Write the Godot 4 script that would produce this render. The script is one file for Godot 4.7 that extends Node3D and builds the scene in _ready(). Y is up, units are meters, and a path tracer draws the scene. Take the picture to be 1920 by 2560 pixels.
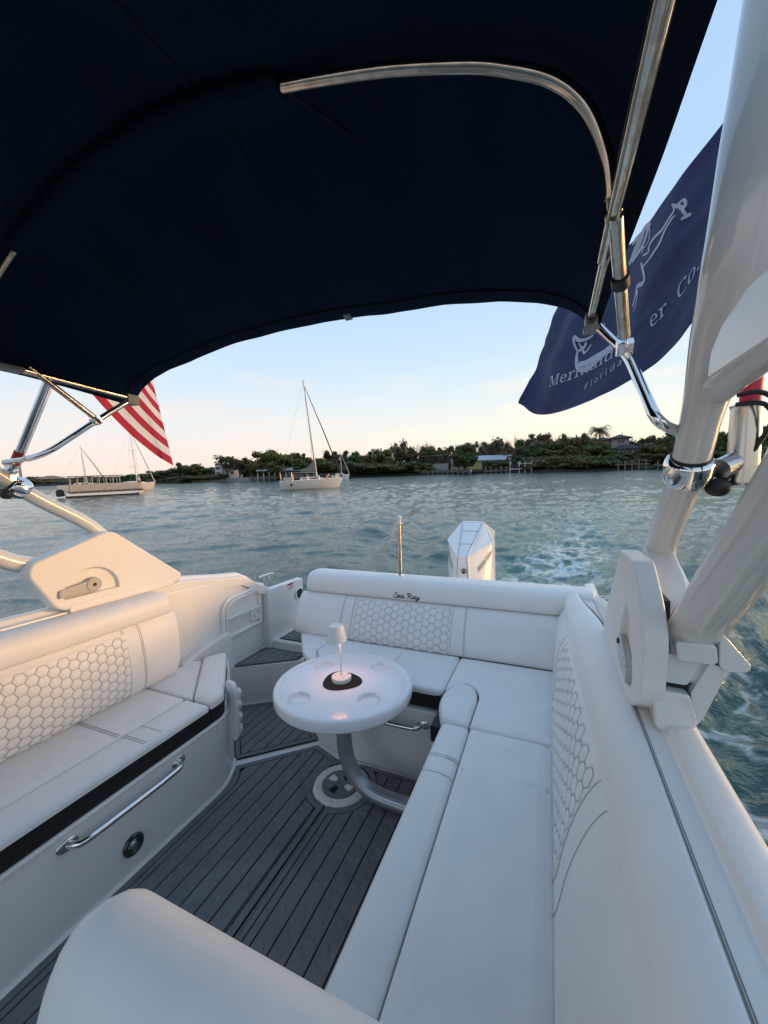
extends Node3D
# A motorboat cockpit seen from the helm, looking aft over a bay at dusk.
# Boat parts are built in the boat's own level axes (x to port, y up, -z aft, cockpit floor at y = 0)
# and set into the world by boat_tf, which gives the slight bow-up trim of a boat under way.

const YAW := 0.407554
const CAM_PITCH := -0.111711
const CAM_ROLL := -0.033161
const BOAT_PITCH := -0.066669
const BOAT_ROLL := -0.024435
var boat_tf := Transform3D.IDENTITY
var base_of := {}
var mats := {}
var noise_a := FastNoiseLite.new()

# ---------------------------------------------------------------- mesh collector
class MB:
	var p := PackedVector3Array()
	var uv := PackedVector2Array()
	var col := PackedColorArray()
	var cur := Color(1, 1, 1)
	var use_col := false
	var use_uv := false
	func tri(a: Vector3, b: Vector3, c: Vector3) -> void:
		p.push_back(a); p.push_back(b); p.push_back(c)
		if use_col:
			col.push_back(cur); col.push_back(cur); col.push_back(cur)
	func quad(a: Vector3, b: Vector3, c: Vector3, d: Vector3) -> void:
		tri(a, b, c); tri(a, c, d)
	func uvs(a: Vector2, b: Vector2, c: Vector2) -> void:
		use_uv = true
		uv.push_back(a); uv.push_back(b); uv.push_back(c)
	func start() -> int:
		return p.size()
	# turn the faces added since 'from' outward (closed shapes)
	func close(from: int) -> void:
		var c := Vector3.ZERO
		var n := p.size()
		if n <= from: return
		for i in range(from, n): c += p[i]
		c /= float(n - from)
		var v := 0.0
		for i in range(from, n, 3):
			v += (p[i] - c).dot((p[i + 1] - c).cross(p[i + 2] - c))
		if v < 0.0: flip(from)
	# turn the faces added since 'from' towards dir (open sheets)
	func face(from: int, dir: Vector3) -> void:
		var v := 0.0
		for i in range(from, p.size(), 3):
			v += (p[i + 1] - p[i]).cross(p[i + 2] - p[i]).dot(dir)
		if v < 0.0: flip(from)
	func flip(from: int) -> void:
		for i in range(from, p.size(), 3):
			var t := p[i + 1]
			p[i + 1] = p[i + 2]; p[i + 2] = t
			if use_uv and uv.size() > i + 2:
				var u := uv[i + 1]
				uv[i + 1] = uv[i + 2]; uv[i + 2] = u
	func mesh(angle: float, off: Vector3) -> ArrayMesh:
		var n := p.size()
		var fn := PackedVector3Array(); fn.resize(n / 3)
		var map := {}
		var key := PackedInt64Array(); key.resize(n)
		for t in range(n / 3):
			fn[t] = (p[t * 3 + 1] - p[t * 3]).cross(p[t * 3 + 2] - p[t * 3])
		var pos := PackedVector3Array(); pos.resize(n)
		var nor := PackedVector3Array(); nor.resize(n)
		var cs := cos(deg_to_rad(angle))
		if angle > 0.5:
			for i in n:
				var q := p[i]
				var k := (int(round(q.x * 4000.0)) * 73856093) ^ (int(round(q.y * 4000.0)) * 19349663) ^ (int(round(q.z * 4000.0)) * 83492791)
				key[i] = k
				if map.has(k): map[k].push_back(i / 3)
				else: map[k] = [i / 3]
		var fu := PackedVector3Array(); fu.resize(n / 3)
		for t in range(n / 3): fu[t] = fn[t].normalized()
		for i in n:
			var f := fu[i / 3]
			var s := f
			if angle > 0.5:
				s = Vector3.ZERO
				for t in map[key[i]]:
					if fu[t].dot(f) >= cs: s += fn[t]
				if s.length_squared() < 1e-24: s = f
			# Godot's front faces run clockwise
			var j := i
			if i % 3 == 1: j = i + 1
			elif i % 3 == 2: j = i - 1
			pos[j] = p[i] - off
			nor[j] = s.normalized() if s.length_squared() > 0.0 else Vector3.UP
		var a := []
		a.resize(Mesh.ARRAY_MAX)
		a[Mesh.ARRAY_VERTEX] = pos
		a[Mesh.ARRAY_NORMAL] = nor
		if use_uv and uv.size() == n:
			var u2 := PackedVector2Array(); u2.resize(n)
			for i in range(0, n, 3):
				u2[i] = uv[i]; u2[i + 1] = uv[i + 2]; u2[i + 2] = uv[i + 1]
			a[Mesh.ARRAY_TEX_UV] = u2
		if use_col and col.size() == n: a[Mesh.ARRAY_COLOR] = col
		var m := ArrayMesh.new()
		m.add_surface_from_arrays(Mesh.PRIMITIVE_TRIANGLES, a)
		return m

# ---------------------------------------------------------------- naming and nodes
var taken := {}
func numbered(called: String) -> String:
	if not taken.has(called):
		taken[called] = 0
		return called
	taken[called] += 1
	return "%s_%03d" % [called, taken[called]]

func thing(called: String, label: String, category: String, at: Vector3, on_boat := true, group := "") -> Node3D:
	var o := Node3D.new()
	o.name = numbered(called)
	add_child(o)
	o.transform = (boat_tf if on_boat else Transform3D.IDENTITY) * Transform3D(Basis.IDENTITY, at)
	base_of[o] = at
	o.set_meta("label", label); o.set_meta("category", category)
	if group != "": o.set_meta("group", group)
	return o

func obj(called: String, mb: MB, m: Material, parent: Node3D, angle := 35.0, label := "") -> MeshInstance3D:
	var o := MeshInstance3D.new()
	o.name = called
	var b: Vector3 = base_of.get(parent, Vector3.ZERO)
	o.mesh = mb.mesh(angle, b)
	o.material_override = m
	parent.add_child(o, true)
	base_of[o] = b
	if label != "": o.set_meta("label", label)
	if called in ["stitching", "screw", "rigging", "guard_rail", "panel_joint", "lamp_bulb", "beam", "seam"]: o.set_meta("kind", "stuff")
	return o

func inst(called: String, mesh: Mesh, m: Material, parent: Node3D, tf: Transform3D) -> MeshInstance3D:
	var o := MeshInstance3D.new()
	o.name = called
	o.mesh = mesh
	if m: o.material_override = m
	parent.add_child(o, true)
	o.transform = tf
	return o

func struct(o: Node3D) -> Node3D:
	o.set_meta("kind", "structure")
	return o

# ---------------------------------------------------------------- shapes
func tube(mb: MB, pts: PackedVector3Array, r, sides := 12, flat := 1.0, up := Vector3(0.3, 0.1, 1)) -> void:
	var s := mb.start()
	var n := pts.size()
	var prev := PackedVector3Array()
	var x := Vector3.ZERO
	for i in n:
		var d: Vector3
		if i == 0: d = pts[1] - pts[0]
		elif i == n - 1: d = pts[n - 1] - pts[n - 2]
		else: d = (pts[i + 1] - pts[i]).normalized() + (pts[i] - pts[i - 1]).normalized()
		d = d.normalized()
		if i == 0:
			x = up.cross(d)
			if x.length() < 0.05: x = Vector3(1, 0.2, 0).cross(d)
		x = (x - d * x.dot(d)).normalized()
		var y := d.cross(x)
		var rr: float = r if (r is float) else r[i]
		var ring := PackedVector3Array()
		for k in sides:
			var a := TAU * k / sides
			ring.push_back(pts[i] + x * cos(a) * rr + y * sin(a) * rr * flat)
		if i > 0:
			for k in sides:
				var k2 := (k + 1) % sides
				mb.quad(prev[k], prev[k2], ring[k2], ring[k])
		if i == 0 or i == n - 1:
			for k in sides:
				var k2 := (k + 1) % sides
				if i == 0: mb.tri(pts[i], ring[k2], ring[k])
				else: mb.tri(pts[i], ring[k], ring[k2])
		prev = ring
	mb.close(s)

func bend(pts: PackedVector3Array, rad: float, seg := 8) -> PackedVector3Array:
	var o := PackedVector3Array([pts[0]])
	for i in range(1, pts.size() - 1):
		var a := pts[i - 1] - pts[i]
		var b := pts[i + 1] - pts[i]
		var r := minf(rad, minf(a.length(), b.length()) * 0.48)
		var p0 := pts[i] + a.normalized() * r
		var p2 := pts[i] + b.normalized() * r
		for k in seg + 1:
			var t := float(k) / seg
			o.push_back(p0.lerp(pts[i], t).lerp(pts[i].lerp(p2, t), t))
	o.push_back(pts[pts.size() - 1])
	return o

func spline(pts: PackedVector3Array, seg := 8) -> PackedVector3Array:
	var o := PackedVector3Array()
	var n := pts.size()
	for i in n - 1:
		var a := pts[maxi(i - 1, 0)]
		var d := pts[mini(i + 2, n - 1)]
		for k in seg:
			o.push_back(pts[i].cubic_interpolate(pts[i + 1], a, d, float(k) / seg))
	o.push_back(pts[n - 1])
	return o

func spline2(pts: PackedVector2Array, seg := 8) -> PackedVector2Array:
	var o := PackedVector2Array()
	var n := pts.size()
	for i in n - 1:
		var a := pts[maxi(i - 1, 0)]
		var d := pts[mini(i + 2, n - 1)]
		for k in seg:
			o.push_back(pts[i].cubic_interpolate(pts[i + 1], a, d, float(k) / seg))
	o.push_back(pts[n - 1])
	return o

func lathe(mb: MB, prof: PackedVector2Array, tf: Transform3D, segs := 32) -> void:
	var s := mb.start()
	for i in prof.size() - 1:
		for k in segs:
			var a := TAU * k / segs
			var b := TAU * (k + 1) / segs
			var p0 := tf * Vector3(prof[i].x * cos(a), prof[i].y, prof[i].x * sin(a))
			var p1 := tf * Vector3(prof[i].x * cos(b), prof[i].y, prof[i].x * sin(b))
			var p2 := tf * Vector3(prof[i + 1].x * cos(b), prof[i + 1].y, prof[i + 1].x * sin(b))
			var p3 := tf * Vector3(prof[i + 1].x * cos(a), prof[i + 1].y, prof[i + 1].x * sin(a))
			if prof[i].x > 1e-6: mb.tri(p0, p1, p2)
			if prof[i + 1].x > 1e-6: mb.tri(p0, p2, p3)
	mb.close(s)

func area2(poly: PackedVector2Array) -> float:
	var a := 0.0
	for i in poly.size():
		a += poly[i].cross(poly[(i + 1) % poly.size()])
	return a * 0.5

func ccw(poly: PackedVector2Array) -> PackedVector2Array:
	var q := poly.duplicate()
	if area2(q) < 0.0: q.reverse()
	return q

func inset(poly: PackedVector2Array, d: float) -> PackedVector2Array:   # poly runs counter-clockwise
	var o := PackedVector2Array()
	var n := poly.size()
	for i in n:
		var e0 := (poly[i] - poly[(i - 1 + n) % n]).normalized()
		var e1 := (poly[(i + 1) % n] - poly[i]).normalized()
		var n0 := Vector2(-e0.y, e0.x)
		var n1 := Vector2(-e1.y, e1.x)
		var m := n0 + n1
		if m.length() < 0.05: m = n0
		m = m.normalized()
		o.push_back(poly[i] + m * d / maxf(0.35, m.dot(n0)))
	return o

func round_poly(pts: PackedVector2Array, rad, seg := 5) -> PackedVector2Array:
	var o := PackedVector2Array()
	var n := pts.size()
	for i in n:
		var r: float = rad if (rad is float) else rad[i]
		var a := pts[(i - 1 + n) % n] - pts[i]
		var b := pts[(i + 1) % n] - pts[i]
		r = minf(r, minf(a.length(), b.length()) * 0.48)
		if r < 1e-4:
			o.push_back(pts[i]); continue
		var p0 := pts[i] + a.normalized() * r
		var p2 := pts[i] + b.normalized() * r
		for k in seg + 1:
			var t := float(k) / seg
			o.push_back(p0.lerp(pts[i], t).lerp(pts[i].lerp(p2, t), t))
	return o

# an outline in its own plane, given depth along tf's third axis, with rounded edges
func prism(mb: MB, outline: PackedVector2Array, d0: float, d1: float, tf: Transform3D, bevel := 0.004, seg := 3, caps := 3) -> void:
	var s := mb.start()
	var poly := ccw(outline)
	var rings := []
	var lv := []
	for i in 4:
		if bevel > 0.0 and Geometry2D.triangulate_polygon(inset(poly, bevel)).size() == 0: bevel = bevel * 0.5 if i < 3 else 0.0
	if d1 < d0:
		var t := d0
		d0 = d1; d1 = t
	if bevel > 0.0:
		for k in seg + 1:
			var a := PI * 0.5 * k / seg
			lv.push_back([d0 + bevel * (1.0 - sin(a)), bevel * (1.0 - cos(a))])
		lv.reverse()
		var up := []
		for k in seg + 1:
			var a := PI * 0.5 * k / seg
			up.push_back([d1 - bevel * (1.0 - sin(a)), bevel * (1.0 - cos(a))])
		var lo := []
		for k in range(seg, -1, -1): lo.push_back([d0 + bevel * (1.0 - sin(PI * 0.5 * k / seg)), bevel * (1.0 - cos(PI * 0.5 * k / seg))])
		lv = lo + up
	else:
		lv = [[d0, 0.0], [d1, 0.0]]
	for l in lv:
		rings.push_back([inset(poly, l[1]) if l[1] > 0.0 else poly, l[0]])
	var n := poly.size()
	for i in rings.size() - 1:
		var r0: PackedVector2Array = rings[i][0]
		var r1: PackedVector2Array = rings[i + 1][0]
		var z0: float = rings[i][1]
		var z1: float = rings[i + 1][1]
		for k in n:
			var k2 := (k + 1) % n
			mb.quad(tf * Vector3(r0[k].x, r0[k].y, z0), tf * Vector3(r0[k2].x, r0[k2].y, z0), tf * Vector3(r1[k2].x, r1[k2].y, z1), tf * Vector3(r1[k].x, r1[k].y, z1))
	for e in 2:
		if not (caps & (1 << e)): continue
		var r: PackedVector2Array = rings[0][0] if e == 0 else rings[rings.size() - 1][0]
		var z: float = rings[0][1] if e == 0 else rings[rings.size() - 1][1]
		var ix := Geometry2D.triangulate_polygon(r)
		for t in range(0, ix.size(), 3):
			var a := tf * Vector3(r[ix[t]].x, r[ix[t]].y, z)
			var b := tf * Vector3(r[ix[t + 1]].x, r[ix[t + 1]].y, z)
			var c := tf * Vector3(r[ix[t + 2]].x, r[ix[t + 2]].y, z)
			var cw := (r[ix[t + 1]] - r[ix[t]]).cross(r[ix[t + 2]] - r[ix[t]]) > 0.0
			if (e == 1) == cw: mb.tri(a, b, c)
			else: mb.tri(a, c, b)
	mb.close(s)

const UPRIGHT := Transform3D(Vector3(1, 0, 0), Vector3(0, 0, 1), Vector3(0, 1, 0), Vector3(0, 0, 0))   # outline (x, z), depth y
const SIDEWAYS := Transform3D(Vector3(0, 0, 1), Vector3(0, 1, 0), Vector3(1, 0, 0), Vector3(0, 0, 0))  # outline (z, y), depth x
const FACING := Transform3D(Vector3(1, 0, 0), Vector3(0, 1, 0), Vector3(0, 0, 1), Vector3(0, 0, 0))    # outline (x, y), depth z

func box(mb: MB, lo: Vector3, hi: Vector3, bevel := 0.004, seg := 2) -> void:
	prism(mb, PackedVector2Array([Vector2(lo.x, lo.z), Vector2(hi.x, lo.z), Vector2(hi.x, hi.z), Vector2(lo.x, hi.z)]), lo.y, hi.y, UPRIGHT, bevel, seg)

func boxt(mb: MB, size: Vector3, tf: Transform3D, bevel := 0.0) -> void:
	var h := size * 0.5
	prism(mb, PackedVector2Array([Vector2(-h.x, -h.y), Vector2(h.x, -h.y), Vector2(h.x, h.y), Vector2(-h.x, h.y)]), -h.z, h.z, tf, bevel, 2)

# an upholstered pad: corner points in (x, z) with corner radii, rolled top edge, slightly crowned
func cushion(mb: MB, corners: PackedVector2Array, rad, seg: int, y0: float, y1: float, r: float, crown := 0.006) -> void:
	var s := mb.start()
	var raw := corners.duplicate()
	var rads := []
	for i in raw.size(): rads.push_back(rad if (rad is float) else rad[i])
	if area2(raw) < 0.0:
		raw.reverse()
		rads.reverse()
	var lv := [[y0, 0.0]]
	for k in 7:
		var a := PI * 0.5 * k / 6.0
		lv.push_back([y1 - r + r * sin(a), r * (1.0 - cos(a))])
	for fac in [0.03, 0.008, 0.0]:
		var ok := true
		for e in [r + fac * 0.4, r + fac]:
			var rr := []
			for k in rads: rr.push_back(maxf(k - e, 0.0035))
			if Geometry2D.triangulate_polygon(round_poly(inset(raw, e), rr, seg)).size() == 0: ok = false
		if ok:
			if fac > 0.0:
				lv.push_back([y1 + crown * 0.6 * fac / 0.03, r + fac * 0.4])
				lv.push_back([y1 + crown * fac / 0.03, r + fac])
			break
	var pr: PackedVector2Array
	for i in lv.size():
		var rr := []
		for k in rads: rr.push_back(maxf(k - lv[i][1], 0.0035))
		var q := round_poly(inset(raw, lv[i][1]) if lv[i][1] > 0.0 else raw, rr, seg)
		var n := q.size()
		if i > 0:
			for k in n:
				var k2 := (k + 1) % n
				var z0: float = lv[i - 1][0]
				var z1: float = lv[i][0]
				mb.quad(Vector3(pr[k].x, z0, pr[k].y), Vector3(pr[k2].x, z0, pr[k2].y), Vector3(q[k2].x, z1, q[k2].y), Vector3(q[k].x, z1, q[k].y))
		pr = q
	var ix := Geometry2D.triangulate_polygon(pr)
	if ix.size() == 0: printerr("pad not filled ", corners)
	var z: float = lv[lv.size() - 1][0]
	for t in range(0, ix.size(), 3):
		var a := Vector3(pr[ix[t]].x, z, pr[ix[t]].y)
		var b := Vector3(pr[ix[t + 1]].x, z, pr[ix[t + 1]].y)
		var c := Vector3(pr[ix[t + 2]].x, z, pr[ix[t + 2]].y)
		if (b - a).cross(c - a).y < 0.0: mb.tri(a, b, c)
		else: mb.tri(a, c, b)
	mb.close(s)

func sheet(mb: MB, f: Callable, nu: int, nv: int, dir: Vector3) -> void:
	var s := mb.start()
	var g := PackedVector3Array(); g.resize((nu + 1) * (nv + 1))
	for i in nu + 1:
		for j in nv + 1:
			g[i * (nv + 1) + j] = f.call(float(i) / nu, float(j) / nv)
	for i in nu:
		for j in nv:
			var a := g[i * (nv + 1) + j]
			var b := g[(i + 1) * (nv + 1) + j]
			var c := g[(i + 1) * (nv + 1) + j + 1]
			var d := g[i * (nv + 1) + j + 1]
			mb.quad(a, b, c, d)
			if mb.use_uv:
				var u0 := float(i) / nu
				var u1 := float(i + 1) / nu
				var v0 := float(j) / nv
				var v1 := float(j + 1) / nv
				mb.uvs(Vector2(u0, v0), Vector2(u1, v0), Vector2(u1, v1))
				mb.uvs(Vector2(u0, v0), Vector2(u1, v1), Vector2(u0, v1))
	mb.face(s, dir)

# an outline swept straight along z, or along x
func loft_z(mb: MB, prof: PackedVector2Array, zs: PackedFloat32Array, dir: Vector3, shift = null) -> void:
	var s := mb.start()
	for j in zs.size() - 1:
		for i in prof.size() - 1:
			var q := []
			for e in [[i, j], [i + 1, j], [i + 1, j + 1], [i, j + 1]]:
				var pt := Vector3(prof[e[0]].x, prof[e[0]].y, zs[e[1]])
				if shift != null: pt = shift.call(pt)
				q.push_back(pt)
			mb.quad(q[0], q[1], q[2], q[3])
	mb.face(s, dir)

func ball(mb: MB, c: Vector3, r: Vector3, n := 10) -> void:
	var pr := PackedVector2Array()
	for i in n + 1:
		var a := -PI * 0.5 + PI * i / n
		pr.push_back(Vector2(maxf(cos(a), 0.0), sin(a)))
	lathe(mb, pr, Transform3D(Basis.from_scale(r), c), n * 2)

# outline samples evenly spaced along their length
class Prof:
	var pts: PackedVector2Array
	var cum := PackedFloat32Array()
	var total := 0.0
	func _init(p: PackedVector2Array) -> void:
		pts = p
		cum.push_back(0.0)
		for i in range(1, p.size()):
			total += p[i].distance_to(p[i - 1])
			cum.push_back(total)
	func at(s: float) -> Vector2:
		s = clampf(s, 0.0, total)
		var i := cum.bsearch(s)
		i = clampi(i, 1, pts.size() - 1)
		var l := cum[i] - cum[i - 1]
		return pts[i - 1].lerp(pts[i], (s - cum[i - 1]) / maxf(l, 1e-6))
	func nrm(s: float) -> Vector2:
		var d := (at(s + 0.006) - at(s - 0.006)).normalized()
		return Vector2(-d.y, d.x)

# ---------------------------------------------------------------- materials
func lin(r: float, g: float, b: float) -> Color:
	return Color(r, g, b).linear_to_srgb()

func mat(called: String, c: Color, rough := 0.5, metal := 0.0) -> StandardMaterial3D:
	if mats.has(called): return mats[called]
	var m := StandardMaterial3D.new()
	m.resource_name = called
	m.albedo_color = c
	m.roughness = rough
	m.metallic = metal
	mats[called] = m
	return m

func noise_tex(seed_: int, freq: float, size := 256, normal := false, strength := 4.0, octaves := 3) -> NoiseTexture2D:
	var n := FastNoiseLite.new()
	n.seed = seed_
	n.noise_type = FastNoiseLite.TYPE_SIMPLEX_SMOOTH
	n.frequency = freq
	n.fractal_octaves = octaves
	var t := NoiseTexture2D.new()
	t.width = size; t.height = size
	t.seamless = true
	t.noise = n
	if normal:
		t.as_normal_map = true
		t.bump_strength = strength
	return t

func ramp_tex(seed_: int, freq: float, a: Color, b: Color, size := 256, octaves := 4) -> NoiseTexture2D:
	var t := noise_tex(seed_, freq, size, false, 1.0, octaves)
	var g := Gradient.new()
	g.set_color(0, a); g.set_color(1, b)
	t.color_ramp = g
	return t

func grain(m: StandardMaterial3D, tex: Texture2D, scale: float, amount: float) -> void:
	m.normal_enabled = true
	m.normal_texture = tex
	m.normal_scale = amount
	m.uv1_triplanar = true
	m.uv1_scale = Vector3.ONE * scale

func tint(m: StandardMaterial3D, tex: Texture2D, scale: float) -> void:
	m.albedo_texture = tex
	m.uv1_triplanar = true
	m.uv1_scale = Vector3.ONE * scale

func make_materials() -> void:
	var fine := noise_tex(11, 0.09, 256, true, 3.0, 3)
	var soft := noise_tex(12, 0.02, 256, true, 5.0, 2)
	var m := mat("vinyl", lin(0.82, 0.80, 0.765), 0.5)
	grain(m, noise_tex(13, 0.008, 512, true, 5.0, 7), 1.4, 0.30)
	tint(m, ramp_tex(21, 0.012, Color(0.965, 0.965, 0.97), Color(1, 1, 1), 256, 5), 1.3)
	m = mat("gelcoat", lin(0.80, 0.775, 0.735), 0.22)
	grain(m, soft, 7.0, 0.10)
	m = mat("gelcoat_matt", lin(0.78, 0.755, 0.715), 0.38)
	grain(m, fine, 5.0, 0.35)
	m = mat("tower_paint", lin(0.72, 0.70, 0.66), 0.16)
	m.clearcoat_enabled = true; m.clearcoat = 0.6; m.clearcoat_roughness = 0.06
	m = mat("black_vinyl", lin(0.008, 0.008, 0.009), 0.55)
	grain(m, fine, 9.0, 0.4)
	m = mat("thread", lin(0.44, 0.44, 0.44), 0.8)
	m = mat("foam_deck", lin(0.205, 0.205, 0.208), 0.8)
	grain(m, fine, 6.0, 0.7)
	tint(m, ramp_tex(23, 0.02, Color(0.88, 0.89, 0.90), Color(1, 1, 1), 256, 5), 0.9)
	m = mat("foam_groove", lin(0.003, 0.003, 0.005), 0.8)
	m = mat("chrome", lin(0.78, 0.77, 0.75), 0.09, 1.0)
	grain(m, soft, 4.0, 0.03)
	m = mat("steel_tube", lin(0.66, 0.63, 0.58), 0.14, 1.0)
	grain(m, soft, 3.0, 0.07)
	tint(m, ramp_tex(25, 0.03, Color(0.74, 0.68, 0.62), Color(1, 1, 1), 256, 4), 3.0)
	m = mat("cast_alloy", lin(0.55, 0.53, 0.50), 0.24, 1.0)
	grain(m, fine, 4.0, 0.06)
	m = mat("brushed_post", lin(0.46, 0.47, 0.49), 0.36, 0.75)
	m = mat("table_white", lin(0.80, 0.80, 0.81), 0.16)
	m.clearcoat_enabled = true; m.clearcoat = 0.5; m.clearcoat_roughness = 0.05
	m = mat("lamp_white", lin(0.74, 0.74, 0.72), 0.45)
	m = mat("black_rubber", lin(0.012, 0.011, 0.012), 0.5)
	m = mat("black_felt", lin(0.008, 0.007, 0.007), 0.9)
	m = mat("navy_canvas", lin(0.0014, 0.0155, 0.040), 0.9)
	m.metallic_specular = 0.3
	grain(m, noise_tex(14, 0.2, 256, true, 3.0, 2), 14.0, 0.25)
	tint(m, ramp_tex(27, 0.015, Color(0.78, 0.80, 0.84), Color(1, 1, 1), 256, 5), 0.8)
	m = mat("engine_white", lin(0.82, 0.81, 0.78), 0.20)
	m.clearcoat_enabled = true; m.clearcoat = 0.5; m.clearcoat_roughness = 0.05
	m = mat("ink", lin(0.015, 0.014, 0.016), 0.5)
	m = mat("grey_letters", lin(0.22, 0.20, 0.19), 0.5)
	m = mat("seam_grey", lin(0.10, 0.10, 0.10), 0.7)
	m = mat("red_tape", lin(0.45, 0.012, 0.012), 0.45)
	m = mat("red_sleeve", lin(0.55, 0.02, 0.05), 0.55)
	m = mat("grey_nylon", lin(0.30, 0.28, 0.25), 0.5)
	m = mat("white_plastic", lin(0.72, 0.72, 0.73), 0.4)
	m = mat("dark_glass", lin(0.01, 0.012, 0.014), 0.08)
	m = mat("hull_white", lin(0.70, 0.68, 0.64), 0.2)

# ---------------------------------------------------------------- sky
func sky_image() -> Image:
	var w := 768
	var h := 384
	var img := Image.create(w, h, false, Image.FORMAT_RGBF)
	var cl := FastNoiseLite.new()
	cl.seed = 5; cl.frequency = 1.0; cl.fractal_octaves = 5
	var sun_d := -SUN_DIR
	var top := Vector3(0.29, 0.45, 0.70)
	var mid := Vector3(0.43, 0.61, 0.77)
	var pale := Vector3(0.67, 0.73, 0.71)
	for y in h:
		var e := PI * 0.5 - PI * (y + 0.5) / h
		var ed := rad_to_deg(e)
		for x in w:
			var a := TAU * (x + 0.5) / w
			var d := Vector3(sin(a) * cos(e), sin(e), -cos(a) * cos(e))
			var c: Vector3
			var eu := maxf(ed, 0.0)
			c = top.lerp(mid, exp(-pow(eu / 26.0, 1.4)))
			c = c.lerp(pale, 0.9 * exp(-pow(eu / 12.0, 1.5)))
			var side := 0.5 + 0.5 * Vector2(d.x, d.z).normalized().dot(Vector2(sun_d.x, sun_d.z).normalized())
			var low := Vector3(0.75, 0.60, 0.52).lerp(Vector3(0.90, 0.75, 0.50), smoothstep(0.30, 0.85, side))
			c = c.lerp(low, 0.95 * exp(-pow(eu / 6.5, 1.3)))
			var ang := rad_to_deg(d.angle_to(sun_d))
			c += Vector3(0.75, 0.45, 0.16) * exp(-pow(ang / 16.0, 1.6)) + Vector3(0.16, 0.10, 0.03) * exp(-ang / 30.0)
			if ed > -1.0 and ed < 40.0:
				# thin banded evening cloud low over the water
				var n := cl.get_noise_3d(sin(a) * 2.6, ed * 0.38, cos(a) * 2.6)
				var band := exp(-pow((ed - 7.0) / 6.0, 2.0))
				var k := smoothstep(0.08, 0.5, n) * band * 0.35
				c = c.lerp(low * 1.05, k)
				n = cl.get_noise_3d(sin(a) * 5.0 + 9.0, ed * 0.55, cos(a) * 5.0 + 8.0)
				c = c.lerp(Vector3(0.84, 0.58, 0.53), smoothstep(0.15, 0.55, n) * exp(-pow((ed - 4.5) / 3.0, 2.0)) * 0.4 * (1.0 - side))
			if ed < 0.0:
				c = c.lerp(Vector3(0.10, 0.16, 0.17), smoothstep(0.0, 6.0, -ed))
			img.set_pixel(x, y, Color(c.x, c.y, c.z))
	return img

const SUN_AZ := 1.10
const SUN_EL := 0.105
var SUN_DIR := Vector3(-sin(SUN_AZ) * cos(SUN_EL), -sin(SUN_EL), cos(SUN_AZ) * cos(SUN_EL))

func _ready() -> void:
	# ---- camera
	var cam := Camera3D.new()
	cam.name = "camera"
	add_child(cam)
	cam.transform = Transform3D(Basis.from_euler(Vector3(CAM_PITCH, YAW, CAM_ROLL), EULER_ORDER_YXZ), Vector3(0, 2.0, 0))
	cam.fov = 105.69
	cam.near = 0.03
	cam.far = 4000.0
	cam.current = true
	# ---- sky and exposure
	var we := WorldEnvironment.new()
	we.name = "world_environment"
	var env := Environment.new()
	env.background_mode = Environment.BG_SKY
	var sky := Sky.new()
	var sm := PanoramaSkyMaterial.new()
	sm.panorama = ImageTexture.create_from_image(sky_image())
	sm.energy_multiplier = 1.0
	sky.sky_material = sm
	env.sky = sky
	env.tonemap_mode = Environment.TONE_MAPPER_LINEAR
	env.tonemap_exposure = 1.38
	env.sdfgi_enabled = true
	env.ssao_enabled = true
	env.ssil_enabled = true
	we.environment = env
	add_child(we)
	# ---- sun, low over the far shore and soft with haze
	var sun := DirectionalLight3D.new()
	sun.name = "sun"
	sun.light_energy = 0.65
	sun.light_color = Color(1.0, 0.77, 0.50)
	sun.light_angular_distance = 16.0
	sun.shadow_enabled = true
	add_child(sun)
	sun.look_at_from_position(Vector3.ZERO, SUN_DIR, Vector3.UP)
	# ---- boat axes in the world
	var rw := Basis.from_euler(Vector3(CAM_PITCH, YAW, CAM_ROLL), EULER_ORDER_YXZ)
	var rb := Basis.from_euler(Vector3(BOAT_PITCH, YAW, BOAT_ROLL), EULER_ORDER_YXZ)
	var b := rw * rb.inverse()
	boat_tf = Transform3D(b, Vector3(0, 2.0, 0) - b * Vector3(0, 1.55, 0))
	noise_a.seed = 3
	noise_a.frequency = 1.0
	noise_a.fractal_octaves = 3
	make_materials()
	build_water()
	build_shore()
	build_motorboat()
	build_port_bench()
	build_corner_sofa()
	build_helm_seat()
	build_tower()
	build_bimini()
	build_flags()
	build_engine()
	build_table()
	build_small_things()
	build_far_boats()

func v2(a: Array) -> PackedVector2Array:
	var o := PackedVector2Array()
	for i in range(0, a.size(), 2): o.push_back(Vector2(a[i], a[i + 1]))
	return o

func v3(a: Array) -> PackedVector3Array:
	var o := PackedVector3Array()
	for i in range(0, a.size(), 3): o.push_back(Vector3(a[i], a[i + 1], a[i + 2]))
	return o

func arc(c: Vector2, r: float, a0: float, a1: float, n: int) -> PackedVector2Array:
	var o := PackedVector2Array()
	for i in n + 1:
		var a := lerpf(a0, a1, float(i) / n)
		o.push_back(c + Vector2(cos(a), sin(a)) * r)
	return o

# ---------------------------------------------------------------- decking
func tidy(poly: PackedVector2Array) -> PackedVector2Array:
	var o := PackedVector2Array()
	for q in poly:
		if o.size() == 0 or (q.distance_to(o[o.size() - 1]) > 0.005 and (o.size() < 2 or q.distance_to(o[0]) > 0.005)): o.push_back(q)
	return o

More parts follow.
